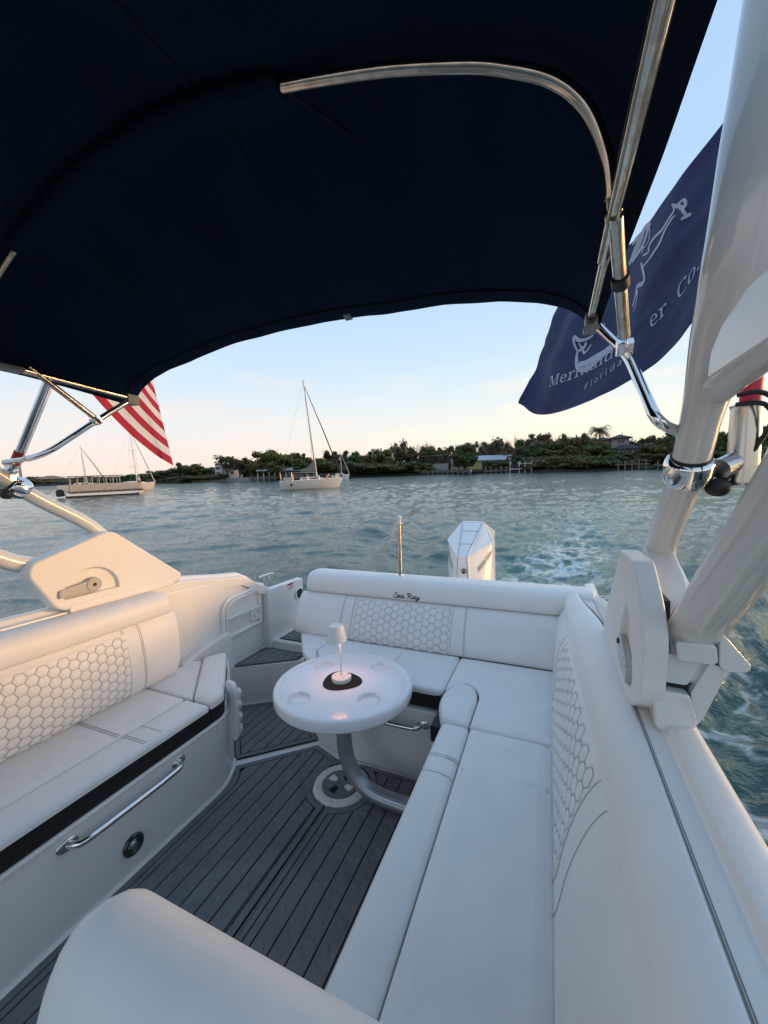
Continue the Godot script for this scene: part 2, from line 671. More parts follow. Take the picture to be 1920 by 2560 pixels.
# a foam deck pad: black backing, a border strip and planks parted by grooves
func deck_pad(parent: Node3D, outline: PackedVector2Array, y: float, border: float, origin_x: float, pitch: float, cut := PackedVector2Array()) -> void:
	var poly := ccw(outline)
	var mb := MB.new()
	var backs := [poly]
	if cut.size() > 0: backs = Geometry2D.clip_polygons(poly, cut)
	for bk in backs: prism(mb, bk, y, y + 0.003, UPRIGHT, 0.0)
	var pad := obj("deck_pad", mb, mats["foam_groove"], parent, 0.0)
	var inner := inset(poly, border)
	var n := poly.size()
	var strips := []
	for k in n:
		var k2 := (k + 1) % n
		strips.push_back(PackedVector2Array([poly[k], poly[k2], inner[k2], inner[k]]))
	mb = MB.new()
	var a := inset(poly, 0.006)
	var b := inset(poly, border - 0.003)
	for k in n:
		var k2 := (k + 1) % n
		var q := PackedVector2Array([a[k], a[k2], b[k2], b[k]])
		var qs := [q]
		if cut.size() > 0: qs = Geometry2D.clip_polygons(q, cut)
		for s in qs:
			if s.size() > 2: prism(mb, s, y + 0.003, y + 0.008, UPRIGHT, 0.0, 1, 2)
	if cut.size() > 0:
		# the strip that follows the round cut
		var outer: PackedVector2Array = Geometry2D.offset_polygon(cut, 0.034)[0]
		var inn: PackedVector2Array = Geometry2D.offset_polygon(cut, 0.005)[0]
		for piece in Geometry2D.intersect_polygons(b, outer):
			for s in Geometry2D.clip_polygons(piece, inn):
				if s.size() > 2 and not Geometry2D.is_polygon_clockwise(s): prism(mb, s, y + 0.003, y + 0.008, UPRIGHT, 0.0, 1, 2)
		cut = Geometry2D.offset_polygon(cut, 0.039)[0]
	obj("deck_border", mb, mats["foam_deck"], pad, 20.0)
	var field: PackedVector2Array = ccw(Geometry2D.offset_polygon(poly, -border - 0.003)[0])
	var lo := 1e9
	var hi := -1e9
	for q in field:
		lo = minf(lo, q.x); hi = maxf(hi, q.x)
	var i0 := int(floor((lo - origin_x) / pitch))
	var i1 := int(ceil((hi - origin_x) / pitch))
	for i in range(i0, i1):
		var x0 := origin_x + i * pitch + 0.003
		var x1 := origin_x + (i + 1) * pitch - 0.003
		var strip := PackedVector2Array([Vector2(x0, -9), Vector2(x1, -9), Vector2(x1, 9), Vector2(x0, 9)])
		for piece in Geometry2D.intersect_polygons(field, strip):
			var parts := [piece]
			if cut.size() > 0: parts = Geometry2D.clip_polygons(piece, cut)
			for s in parts:
				if s.size() < 3 or absf(area2(s)) < 0.0006: continue
				var cs := tidy(s)
				if Geometry2D.triangulate_polygon(ccw(cs)).size() == 0 or Geometry2D.triangulate_polygon(inset(ccw(cs), 0.001)).size() == 0: cs = piece
				var pm := MB.new()
				prism(pm, cs, y + 0.003, y + 0.0085, UPRIGHT, 0.001, 1, 2)
				obj("deck_plank", pm, mats["foam_deck"], pad, 20.0)

# ---------------------------------------------------------------- motorboat shell
const FWD := 0.9
func gunwale_shift(side: float) -> Callable:
	return func(p: Vector3) -> Vector3:
		var t := clampf((-p.z - 1.75) / 0.75, 0.0, 1.0)
		var low := 0.10 * t if side > 0 else 0.075 * smoothstep(1.6, 2.2, -p.z) + 0.14 * smoothstep(2.15, 2.42, -p.z)
		return Vector3(p.x - side * 0.05 * t * t, p.y - low, p.z)

func build_motorboat() -> void:
	var t := thing("motorboat", "white motorboat whose open cockpit fills the foreground", "motorboat", Vector3.ZERO)
	# moulded floor pan, ending under the benches and the walls
	var mb := MB.new()
	prism(mb, v2([-2.14, 0.9, -2.14, -2.9, 0.30, -2.9, 0.30, 0.9]), -0.09, -0.004, UPRIGHT, 0.0)
	var floor_pan := obj("cockpit_floor", mb, mats["gelcoat"], t, 0.0)
	var drain := Vector2(-1.0, -1.665)
	var hole := arc(drain, 0.150, 0, TAU - 0.13, 47)
	deck_pad(floor_pan, v2([-1.548, 0.85, -1.548, -1.44, -1.575, -1.50, -1.632, -1.555, -1.285, -1.885, -1.12, -1.825, -1.0035, -1.815, -1.0035, 0.85]), 0.0, 0.036, -1.012 - 0.036, 0.0725, hole)
	deck_pad(floor_pan, v2([-0.9965, 0.85, -0.9965, -1.815, -0.96, -1.838, -0.40, -1.838, -0.40, 0.85]), 0.0, 0.030, -0.932, 0.0725, hole)
	deck_pad(floor_pan, v2([-1.66, -1.60, -2.085, -2.015, -1.80, -2.215, -1.62, -2.215, -1.42, -2.035, -1.312, -1.925]), 0.0, 0.034, -1.7, 0.066)
	# drain and table socket ring
	mb = MB.new()
	lathe(mb, v2([0.0, -0.003, 0.098, -0.003, 0.100, 0.008, 0.112, 0.011, 0.135, 0.011, 0.146, 0.004, 0.146, -0.004]), Transform3D(Basis.IDENTITY, Vector3(drain.x, 0, drain.y)), 48)
	var ring := obj("socket_ring", mb, mats["gelcoat_matt"], floor_pan)
	mb = MB.new()
	for k in 6:
		var a := TAU * k / 6.0 + 0.4
		lathe(mb, v2([0.0, 0.0135, 0.004, 0.013, 0.005, 0.010]), Transform3D(Basis.IDENTITY, Vector3(drain.x + cos(a) * 0.123, 0, drain.y + sin(a) * 0.123)), 8)
	obj("screw", mb, mats["steel_tube"], ring)
	mb = MB.new()
	prism(mb, arc(drain, 0.094, 0, TAU - 0.14, 44), 0.0, 0.012, UPRIGHT, 0.003, 2)
	obj("drain_cover", mb, mats["foam_deck"], ring)
	for k in 4:
		mb = MB.new()
		var a := TAU * k / 4.0 + 0.25
		var c := drain + Vector2(cos(a), sin(a)) * 0.052
		var pt := PackedVector2Array()
		for q in [[-0.022, -0.012], [0.022, -0.022], [0.022, 0.022], [-0.022, 0.012]]:
			pt.push_back(c + Vector2(q[0], q[1]).rotated(a))
		prism(mb, round_poly(pt, 0.010, 3), 0.0125, 0.0140, UPRIGHT, 0.0)
		obj("drain_slot", mb, mats["foam_groove"] if k % 2 else mats["gelcoat_matt"], ring)
	# step to the stern: lower and upper tread
	mb = MB.new()
	var step_o := v2([-2.135, -2.02, -2.08, -2.055, -1.60, -2.375, -1.60, -2.44, -2.135, -2.44])
	prism(mb, step_o, -0.02, 0.278, UPRIGHT, 0.012, 3)
	var st := obj("lower_step", mb, mats["gelcoat_matt"], t)
	deck_pad(st, v2([-2.105, -2.035, -1.72, -2.305, -1.72, -2.415, -2.105, -2.415]), 0.279, 0.022, -1.9, 0.058)
	mb = MB.new()
	prism(mb, v2([-2.10, -2.435, -1.45, -2.435, -1.45, -3.05, -2.10, -3.05]), -0.02, 0.335, UPRIGHT, 0.014, 3)
	st = obj("upper_step", mb, mats["gelcoat_matt"], t)
	deck_pad(st, v2([-2.02, -2.475, -1.56, -2.475, -1.56, -2.56, -2.02, -2.90]), 0.336, 0.028, -1.9, 0.05)
	# starboard inner wall with its falling top edge
	mb = MB.new()
	prism(mb, round_poly(v2([-1.45, -0.05, -1.45, 0.955, -1.66, 0.945, -1.95, 0.925, -2.20, 0.905, -2.375, 0.795, -2.385, -0.05]), [0.0, 0.0, 0.0, 0.0, 0.06, 0.03, 0.0]), -2.16, -2.10, SIDEWAYS, 0.012, 3)
	var wall := obj("side_wall", mb, mats["gelcoat_matt"], t, 40.0)
	# recessed fold-down hatch: frame, back, shelf, screws
	var fr := round_poly(v2([-1.975, 0.505, -1.975, 0.775, -2.345, 0.800, -2.345, 0.520]), [0.02, 0.10, 0.045, 0.02], 6)
	mb = MB.new()
	var path := PackedVector3Array()
	for q in fr: path.push_back(Vector3(-2.092, q.y, q.x))
	path.push_back(path[0]); path.push_back(path[1])
	tube(mb, path, 0.017, 10)
	obj("hatch_frame", mb, mats["gelcoat"], wall)
	mb = MB.new()
	prism(mb, inset(ccw(fr), 0.016), -2.0985, -2.0955, SIDEWAYS, 0.0)
	obj("hatch_panel", mb, mats["gelcoat_matt"], wall)
	mb = MB.new()
	box(mb, Vector3(-2.095, 0.640, -2.325), Vector3(-2.062, 0.655, -2.0), 0.005)
	box(mb, Vector3(-2.095, 0.545, -2.325), Vector3(-2.082, 0.640, -2.24), 0.004)
	path = PackedVector3Array()
	for q in round_poly(v2([-2.0, 0.535, -2.0, 0.755, -2.325, 0.777]), [0.0, 0.085, 0.0], 6): path.push_back(Vector3(-2.080, q.y, q.x))
	tube(mb, path, 0.009, 8)
	obj("hatch_handle", mb, mats["gelcoat"], wall)
	mb = MB.new()
	for q in [[-2.27, 0.585], [-2.305, 0.61], [-2.02, 0.525], [-2.31, 0.535]]:
		ball(mb, Vector3(-2.079, q[1], q[0]), Vector3(0.004, 0.006, 0.006), 5)
	obj("screw", mb, mats["seam_grey"], wall)
	# stern gate
	mb = MB.new()
	prism(mb, round_poly(v2([-2.395, 0.30, -2.395, 0.750, -2.89, 0.742, -2.89, 0.30]), 0.02, 3), -2.125, -2.065, SIDEWAYS, 0.010, 3)
	box(mb, Vector3(-2.10, 0.28, -2.425), Vector3(-2.045, 0.76, -2.392), 0.01)
	var gate := obj("stern_gate", mb, mats["gelcoat"], t, 40.0)
	mb = MB.new()
	prism(mb, round_poly(v2([-2.76, 0.565, -2.76, 0.665, -2.86, 0.665, -2.86, 0.565]), 0.04, 5), -2.065, -2.055, SIDEWAYS, 0.004)
	obj("latch_bezel", mb, mats["chrome"], gate)
	mb = MB.new()
	prism(mb, round_poly(v2([-2.785, 0.575, -2.785, 0.655, -2.86, 0.655, -2.86, 0.575]), 0.03, 5), -2.0548, -2.052, SIDEWAYS, 0.0)
	obj("latch_cup", mb, mats["ink"], gate)
	mb = MB.new()
	box(mb, Vector3(-2.0650, 0.680, -2.745), Vector3(-2.0635, 0.735, -2.66), 0.0)
	var lab := obj("warning_label", mb, mats["white_plastic"], gate, 0.0)
	mb = MB.new()
	box(mb, Vector3(-2.0633, 0.718, -2.742), Vector3(-2.0630, 0.733, -2.663), 0.0)
	for k in 3: box(mb, Vector3(-2.0633, 0.685 + k * 0.01, -2.735), Vector3(-2.0630, 0.689 + k * 0.01, -2.67 - 0.01 * k), 0.0)
	obj("label_print", mb, mat("label_red", lin(0.45, 0.03, 0.03), 0.5), lab, 0.0)
	# gunwales, one profile per side
	for side in [-1.0, 1.0]:
		var cx := -0.95
		var off := 1.15
		mb = MB.new()
		var pr := v2([0.002, 0.90, 0.002, 0.958, 0.006, 0.966, 0.020, 0.968, 0.036, 0.968, 0.042, 0.972, 0.050, 0.985, 0.056, 0.989, 0.075, 0.991, 0.094, 0.991, 0.104, 0.986, 0.109, 0.974, 0.111, 0.90, 0.110, 0.72, 0.108, 0.64, 0.10, 0.55, 0.06, 0.15, -0.02, -0.30, -0.25, -0.62])
		pr = spline2(pr, 3)
		var mp := PackedVector2Array()
		for q in pr: mp.push_back(Vector2(cx + side * (off + q.x), q.y + (0.025 if side < 0 else 0.0)))
		var zs := PackedFloat32Array()
		for k in 41: zs.push_back(lerpf(FWD, -2.78 if side > 0 else -2.42, k / 40.0))
		loft_z(mb, mp, zs, Vector3(side, 0.6, 0), gunwale_shift(side))
		obj("gunwale", mb, mats["gelcoat"], t, 50.0)
	# dark seam strip along the port coaming
	mb = MB.new()
	for dx in [0.0, 0.0042]:
		var pts := PackedVector3Array()
		for k in 30:
			var z := lerpf(FWD, -2.2, k / 29.0)
			pts.push_back(Vector3(0.2012 + dx - 0.004 * smoothstep(-1.6, -2.2, z), 0.9660 - 0.02 * smoothstep(-1.75, -2.3, z), z))
		tube(mb, pts, 0.0009, 6)
	obj("coaming_seam", mb, mat("seam_mid", lin(0.16, 0.16, 0.16), 0.6), t)
	# transom behind the aft backrest and the low stern deck
	mb = MB.new()
	prism(mb, round_poly(v2([-1.70, -2.62, 0.27, -2.62, 0.27, -2.78, -1.70, -2.78]), 0.03, 4), -0.5, 0.865, UPRIGHT, 0.02, 3)
	obj("transom", mb, mats["gelcoat"], t)
	mb = MB.new()
	prism(mb, round_poly(v2([-2.05, -2.79, 0.20, -2.79, 0.05, -3.45, -1.9, -3.45]), 0.08, 4), 0.02, 0.14, UPRIGHT, 0.02, 3)
	obj("swim_platform", mb, mats["gelcoat"], t)
	# port quarter deck between sofa corner and tower: a moulded tray
	mb = MB.new()
	prism(mb, round_poly(v2([0.19, -1.72, 0.29, -1.72, 0.26, -2.62, 0.13, -2.62]), 0.02, 3), 0.70, 0.855, UPRIGHT, 0.012, 3)
	prism(mb, round_poly(v2([0.205, -1.95, 0.255, -1.95, 0.24, -2.25, 0.19, -2.25]), 0.02, 3), 0.855, 0.885, UPRIGHT, 0.008, 3)
	obj("quarter_deck", mb, mats["gelcoat"], t)
	mb = MB.new()
	prism(mb, v2([-2.10, 0.9, -2.10, -2.75, 0.2, -2.75, 0.2, 0.9]), -0.62, -0.58, UPRIGHT, 0.0)
	obj("hull_bottom", mb, mats["hull_white"], t)

# ---------------------------------------------------------------- upholstery
func hex_pillow(u: float, v: float, s: float) -> float:
	var best := -1.0
	var ap := s * 0.8660254
	var ci := int(round(u / (1.5 * s)))
	for i in range(ci - 1, ci + 2):
		var oy := ap if posmod(i, 2) == 1 else 0.0
		var cj := int(round((v - oy) / (2.0 * ap)))
		for j in range(cj - 1, cj + 2):
			var lu := u - 1.5 * s * i
			var lv := v - oy - 2.0 * ap * j
			var d := maxf(absf(lv), maxf(absf(lv * 0.5 + lu * 0.8660254), absf(lv * 0.5 - lu * 0.8660254)))
			best = maxf(best, ap - d)
	return clampf(best / ap, 0.0, 1.0)

# f(u, v) gives a point, n(u, v) its outward normal; u runs along the seat, v up the back
func quilt(parent: Node3D, f: Callable, n: Callable, u0: float, u1: float, v0: float, v1: float, s: float, dir: Vector3, deep := 0.006) -> void:
	var mb := MB.new()
	var st := 0.0062
	var nu := int((u1 - u0) / st)
	var nv := int((v1 - v0) / st)
	sheet(mb, func(a: float, b: float) -> Vector3:
		var u := lerpf(u0, u1, a)
		var v := lerpf(v0, v1, b)
		var h := hex_pillow(u, v, s)
		var k := deep * (1.0 - pow(1.0 - minf(h * 1.6, 1.0), 2.2))
		var edge := minf(minf(a, 1.0 - a) * (u1 - u0), minf(b, 1.0 - b) * (v1 - v0))
		k *= smoothstep(0.0, 0.012, edge)
		var p: Vector3 = f.call(u, v)
		var nn: Vector3 = n.call(u, v)
		return p + nn * k, nu, nv, dir)
	var q := obj("quilted_panel", mb, mats["vinyl"], parent, 60.0)
	# stitching in the grooves
	mb = MB.new()
	var ap := s * 0.8660254
	var w := 0.0016
	var c := [Vector2(s, 0), Vector2(s * 0.5, ap), Vector2(-s * 0.5, ap), Vector2(-s, 0)]
	for i in range(int(floor(u0 / (1.5 * s))) - 1, int(ceil(u1 / (1.5 * s))) + 2):
		var oy := ap if posmod(i, 2) == 1 else 0.0
		for j in range(int(floor(v0 / (2 * ap))) - 1, int(ceil(v1 / (2 * ap))) + 2):
			var o := Vector2(1.5 * s * i, oy + 2.0 * ap * j)
			for e in 3:
				var a: Vector2 = o + c[e]
				var b: Vector2 = o + c[e + 1]
				var dn := (b - a).normalized().orthogonal()
				for part in 2:
					var p := a.lerp(b, part * 0.5)
					var r := a.lerp(b, part * 0.5 + 0.5)
					if minf(p.x, r.x) < u0 + 0.004 or maxf(p.x, r.x) > u1 - 0.004 or minf(p.y, r.y) < v0 + 0.004 or maxf(p.y, r.y) > v1 - 0.004: continue
					var qd := []
					for g in [p + dn * w, r + dn * w, r - dn * w, p - dn * w]:
						var pp: Vector3 = f.call(g.x, g.y)
						var nn: Vector3 = n.call(g.x, g.y)
						qd.push_back(pp + nn * 0.0027)
					var from := mb.start()
					mb.quad(qd[0], qd[1], qd[2], qd[3])
					mb.face(from, n.call(p.x, p.y))
	obj("stitching", mb, mats["thread"], q, 0.0)

# a run of thread over a surface
func stitch(mb: MB, f: Callable, n: Callable, pts: PackedVector2Array, r := 0.0014) -> void:
	var path := PackedVector3Array()
	for q in pts:
		var p: Vector3 = f.call(q.x, q.y)
		var nn: Vector3 = n.call(q.x, q.y)
		path.push_back(p + nn * 0.0006)
	tube(mb, path, r, 5)

func line2(a: Vector2, b: Vector2, n := 14) -> PackedVector2Array:
	var o := PackedVector2Array()
	for i in n + 1: o.push_back(a.lerp(b, float(i) / n))
	return o

func wire(mb: MB, pts: PackedVector3Array, r := 0.0014) -> void:
	tube(mb, pts, r, 5)

# plain stretch of a backrest with a turned-in end
func back_sheet(mb: MB, f: Callable, n: Callable, u0: float, u1: float, v0: float, v1: float, dir: Vector3, end0 := false, end1 := false, res := 0.03) -> void:
	var nu := maxi(2, int(absf(u1 - u0) / res))
	if end0 or end1: nu = maxi(nu, 24)
	sheet(mb, func(a: float, b: float) -> Vector3:
		var u := lerpf(u0, u1, a)
		var v := lerpf(v0, v1, b)
		var p: Vector3 = f.call(u, v)
		var nn: Vector3 = n.call(u, v)
		var d := 1e9
		if end0: d = minf(d, absf(u - u0))
		if end1: d = minf(d, absf(u - u1))
		if d < 0.045:
			var k := 1.0 - d / 0.045
			p -= nn * 0.06 * (1.0 - sqrt(maxf(0.0, 1.0 - k * k)))
		return p, nu, 22, dir)

func grab_rail(parent: Node3D, a: Vector3, b: Vector3, out: Vector3, name_ := "grab_rail") -> void:
	var mb := MB.new()
	var d := (b - a).normalized()
	var pts := bend(PackedVector3Array([a, a + out * 0.9 + d * 0.02, a + out + d * 0.09, b + out - d * 0.09, b + out * 0.9 - d * 0.02, b]), 0.05, 5)
	tube(mb, pts, 0.0125, 12)
	var o := obj(name_, mb, mats["chrome"], parent)
	var ax := out.normalized()
	var bs := Basis(d, ax, d.cross(ax))
	for q in [a, b]:
		mb = MB.new()
		lathe(mb, v2([0.0, 0.006, 0.018, 0.006, 0.024, 0.003, 0.026, 0.0, 0.026, -0.004]), Transform3D(bs * Basis.from_scale(Vector3(1.35, 1, 0.9)), q), 20)
		obj("rail_foot", mb, mats["chrome"], o)

func build_port_bench() -> void:
	var t := thing("bench_seat", "white vinyl bench along the left wall with grab rail and black band", "bench", Vector3(-1.8, 0, -0.4))
	var mb := MB.new()
	var base := round_poly(v2([-1.555, FWD, -1.555, -1.42, -1.62, -1.555, -2.10, -2.02, -2.10, FWD]), [0.0, 0.10, 0.06, 0.0, 0.0], 6)
	prism(mb, base, -0.003, 0.375, UPRIGHT, 0.012, 3)
	# cove at the foot and a lip under the cushion
	var foot := PackedVector3Array()
	for k in range(0, base.size()):
		if base[k].x > -1.75 and base[k].y < FWD - 0.01: foot.push_back(Vector3(base[k].x + 0.002, 0.006, base[k].y + 0.0))
	foot.insert(0, Vector3(-1.553, 0.006, FWD))
	tube(mb, foot, 0.012, 8)
	var bp := obj("base_panel", mb, mats["gelcoat"], t, 40.0)
	mb = MB.new()
	prism(mb, round_poly(v2([-1.540, FWD, -1.540, -1.43, -1.60, -1.54, -2.10, -2.02, -2.10, FWD]), [0.0, 0.10, 0.05, 0.0, 0.0], 6), 0.366, 0.386, UPRIGHT, 0.007, 3)
	obj("cushion_ledge", mb, mats["gelcoat"], t, 40.0)
	grab_rail(bp, Vector3(-1.552, 0.322, -0.725), Vector3(-1.552, 0.322, -1.170), Vector3(0.045, 0, 0))
	# courtesy light
	mb = MB.new()
	var tf := Transform3D(Basis(Vector3(0, 0, -1), Vector3(1, 0, 0), Vector3(0, -1, 0)), Vector3(-1.553, 0.124, -0.945))
	lathe(mb, v2([0.042, 0.0, 0.042, 0.006, 0.038, 0.011, 0.031, 0.012, 0.025, 0.008, 0.023, 0.001]), tf, 32)
	var cl := obj("courtesy_light", mb, mat("smoked_ring", lin(0.07, 0.07, 0.075), 0.18, 0.6), bp)
	mb = MB.new()
	lathe(mb, v2([0.0, 0.010, 0.006, 0.0095, 0.012, 0.0075, 0.016, 0.003, 0.023, 0.001, 0.023, 0.0]), tf, 24)
	obj("lens", mb, mats["chrome"], cl)
	# black band under the cushions
	mb = MB.new()
	prism(mb, v2([-1.548, FWD, -1.548, -1.352, -2.08, -1.352, -2.08, FWD]), 0.387, 0.462, UPRIGHT, 0.006, 2)
	obj("cushion_band", mb, mats["black_vinyl"], t)
	mb = MB.new()
	var arm := round_poly(v2([-1.550, -1.358, -1.550, -1.44, -1.93, -1.838, -2.06, -1.70, -2.06, -1.358]), [0.0, 0.10, 0.04, 0.03, 0.0], 8)
	prism(mb, arm, 0.387, 0.462, UPRIGHT, 0.006, 2)
	obj("cushion_band", mb, mats["black_vinyl"], t)
	mb = MB.new()
	cushion(mb, v2([-1.712, FWD, -1.712, -1.350, -2.06, -1.350, -2.06, FWD]), 0.03, 4, 0.462, 0.492, 0.014, 0.004)
	obj("seat_cushion", mb, mats["vinyl"], t, 60.0)
	mb = MB.new()
	cushion(mb, v2([-1.546, FWD, -1.546, -1.350, -1.709, -1.350, -1.709, FWD]), 0.02, 4, 0.462, 0.494, 0.022, 0.003)
	obj("seat_bolster", mb, mats["vinyl"], t, 60.0)
	mb = MB.new()
	cushion(mb, v2([-1.672, -1.358, -1.998, -1.706, -2.06, -1.66, -2.06, -1.358]), 0.02, 4, 0.462, 0.494, 0.014, 0.003)
	obj("corner_cushion", mb, mats["vinyl"], t, 60.0)
	mb = MB.new()
	cushion(mb, v2([-1.548, -1.358, -1.548, -1.44, -1.93, -1.84, -2.00, -1.715, -1.665, -1.358]), [0.01, 0.10, 0.04, 0.03, 0.02], 8, 0.462, 0.512, 0.026, 0.004)
	obj("arm_bolster", mb, mats["vinyl"], t, 60.0)
	mb = MB.new()
	for dz in [0.0, 0.012]:
		wire(mb, v3([-2.05, 0.4975, -1.005 - dz, -1.9, 0.4985, -1.008 - dz, -1.72, 0.4965, -1.012 - dz]))
	for dz in [0.0, 0.012, 0.085]:
		wire(mb, v3([-1.700, 0.4965, -1.02 - dz, -1.63, 0.4985, -1.022 - dz, -1.575, 0.4965, -1.024 - dz, -1.551, 0.486, -1.026 - dz, -1.5465, 0.466, -1.027 - dz]))
	obj("stitching", mb, mats["thread"], t)
	# backrest
	var prof := Prof.new(spline2(v2([-2.04, 0.475, -1.985, 0.505, -1.955, 0.57, -1.947, 0.66, -1.953, 0.76, -1.966, 0.825, -1.985, 0.862]), 10))
	var roll := Prof.new(spline2(v2([-1.990, 0.862, -1.962, 0.872, -1.952, 0.900, -1.953, 0.935, -1.966, 0.966, -1.995, 0.985, -2.04, 0.990, -2.09, 0.986]), 10))
	# u runs aft (u = -z), v up the profile
	var f := func(u: float, v: float) -> Vector3:
		var q := prof.at(v)
		return Vector3(q.x, q.y, -u)
	var n := func(u: float, v: float) -> Vector3:
		var q := -prof.nrm(v)
		return Vector3(q.x, q.y, 0)
	var fr := func(u: float, v: float) -> Vector3:
		var q := roll.at(v)
		return Vector3(q.x, q.y, -u)
	var nr := func(u: float, v: float) -> Vector3:
		var q := -roll.nrm(v)
		return Vector3(q.x, q.y, 0)
	var dir := Vector3(1, 0.3, 0)
	mb = MB.new()
	back_sheet(mb, f, n, 1.236, 1.545, 0.0, prof.total, dir, false, true)
	back_sheet(mb, f, n, -FWD, 1.238, 0.0, 0.055, dir)
	back_sheet(mb, f, n, -FWD, 1.238, prof.total - 0.022, prof.total, dir)
	var back := obj("backrest", mb, mats["vinyl"], t, 50.0)
	quilt(back, f, n, -FWD, 1.236, 0.055, prof.total - 0.022, 0.0255, dir, 0.0034)
	mb = MB.new()
	back_sheet(mb, fr, nr, -FWD, 1.505, 0.0, roll.total, dir, false, true)
	obj("backrest_roll", mb, mats["vinyl"], t, 50.0)
	mb = MB.new()
	for u in [1.238, 1.246, 1.318, 1.326]:
		stitch(mb, f, n, line2(Vector2(u, 0.03), Vector2(u - 0.02, prof.total - 0.004)))
	obj("stitching", mb, mats["thread"], back)
	# moulded corner that closes the bench against the wall
	mb = MB.new()
	prism(mb, round_poly(v2([-1.60, 0.30, -1.60, 0.50, -1.78, 0.545, -1.985, 0.565, -2.01, 0.30]), 0.02, 3), -2.11, -2.035, SIDEWAYS, 0.008, 3)
	obj("corner_moulding", mb, mats["gelcoat_matt"], t)

func build_corner_sofa() -> void:
	var t := thing("corner_sofa", "white L shaped sofa round the table, hexagon quilted backs", "sofa", Vector3(-0.5, 0, -1.9))
	var mb := MB.new()
	var base := round_poly(v2([-0.39, FWD, -0.39, -1.855, -1.06, -1.855, -1.30, -1.91, -1.44, -2.05, -1.60, -2.22, -1.68, -2.34, -1.68, -2.61, 0.19, -2.61, 0.19, FWD]), [0.0, 0.03, 0.3, 0.2, 0.1, 0.1, 0.05, 0.0, 0.0, 0.0], 6)
	prism(mb, base, -0.003, 0.375, UPRIGHT, 0.012, 3)
	var bp := obj("base_panel", mb, mats["gelcoat_matt"], t, 40.0)
	mb = MB.new()
	lathe(mb, v2([0.0, 0.0015, 0.085, 0.0015, 0.088, 0.0, 0.105, 0.0, 0.108, 0.0015, 0.112, 0.0]), Transform3D(Basis(Vector3(1, 0, 0), Vector3(0, 0, 1), Vector3(0, -1, 0)), Vector3(-0.86, 0.18, -1.8553)), 40)
	obj("speaker_emboss", mb, mats["gelcoat_matt"], bp, 20.0)
	grab_rail(bp, Vector3(-1.10, 0.305, -1.852), Vector3(-0.605, 0.305, -1.852), Vector3(0, 0, 0.05))
	mb = MB.new()
	prism(mb, v2([-0.50, -1.883, -0.50, -2.5, -1.66, -2.5, -1.69, -2.33, -1.46, -2.03, -1.29, -1.90, -1.20, -1.883]), 0.384, 0.462, UPRIGHT, 0.006, 2)
	obj("cushion_band", mb, mats["black_vinyl"], t)
	mb = MB.new()
	prism(mb, v2([-0.435, FWD, -0.435, -1.62, -0.50, -1.63, -0.50, -1.883, -0.1, -1.9, 0.0, -1.9, 0.0, FWD]), 0.384, 0.462, UPRIGHT, 0.006, 2)
	obj("cushion_band", mb, mats["black_vinyl"], t)
	# seat cushions
	mb = MB.new()
	cushion(mb, v2([-0.508, -1.874, -0.508, -2.31, -1.40, -2.31, -1.40, -2.08, -1.24, -1.874]), [0.06, 0.02, 0.0, 0.03, 0.05], 6, 0.462, 0.496, 0.022)
	obj("seat_cushion", mb, mats["vinyl"], t, 60.0)
	mb = MB.new()
	cushion(mb, v2([-1.245, -1.874, -1.403, -2.08, -1.403, -2.31, -1.60, -2.37, -1.705, -2.335, -1.46, -2.01]), [0.03, 0.02, 0.02, 0.03, 0.04, 0.08], 6, 0.462, 0.496, 0.018, 0.003)
	obj("end_bolster", mb, mats["vinyl"], t, 60.0)
	mb = MB.new()
	cushion(mb, v2([-0.326, -1.632, -0.326, -1.93, -0.40, -2.02, -0.505, -1.905, -0.505, -2.305, 0.03, -2.305, 0.015, -1.632]), [0.015, 0.05, 0.05, 0.02, 0.02, 0.0, 0.02], 6, 0.462, 0.494, 0.018)
	obj("seat_cushion", mb, mats["vinyl"], t, 60.0)
	mb = MB.new()
	cushion(mb, v2([-0.452, -1.632, -0.500, -1.76, -0.502, -1.885, -0.44, -1.995, -0.36, -1.975, -0.330, -1.89, -0.330, -1.632]), [0.02, 0.08, 0.06, 0.06, 0.06, 0.05, 0.02], 6, 0.462, 0.502, 0.026, 0.003)
	obj("seat_bolster", mb, mats["vinyl"], t, 60.0)
	mb = MB.new()
	cushion(mb, v2([-0.302, FWD, -0.320, -1.626, 0.008, -1.626, 0.030, FWD]), [0.0, 0.02, 0.05, 0.0], 5, 0.462, 0.496, 0.018)
	obj("seat_cushion", mb, mats["vinyl"], t, 60.0)
	mb = MB.new()
	cushion(mb, v2([-0.432, FWD, -0.446, -1.626, -0.323, -1.626, -0.305, FWD]), [0.0, 0.03, 0.02, 0.0], 5, 0.462, 0.498, 0.024, 0.003)
	obj("seat_bolster", mb, mats["vinyl"], t, 60.0)
	mb = MB.new()
	for dz in [0.0, 0.012]:
		wire(mb, v3([-0.30, 0.497, -1.352 - dz, -0.25, 0.5005, -1.353 - dz, -0.05, 0.501, -1.358 - dz, -0.005, 0.4965, -1.36 - dz, 0.012, 0.480, -1.362 - dz]))
		wire(mb, v3([-0.83 - dz, 0.4995, -1.90, -0.845 - dz, 0.5015, -2.0, -0.85 - dz, 0.502, -2.2, -0.85 - dz, 0.498, -2.295]))
	for z in [-1.312, -1.398, -1.410]:
		wire(mb, v3([-0.443, 0.466, z - 0.002, -0.4425, 0.480, z - 0.002, -0.434, 0.495, z, -0.41, 0.5005, z + 0.002, -0.36, 0.5015, z + 0.004, -0.33, 0.4985, z + 0.008, -0.318, 0.489, z + 0.01]))
	obj("stitching", mb, mats["thread"], t)
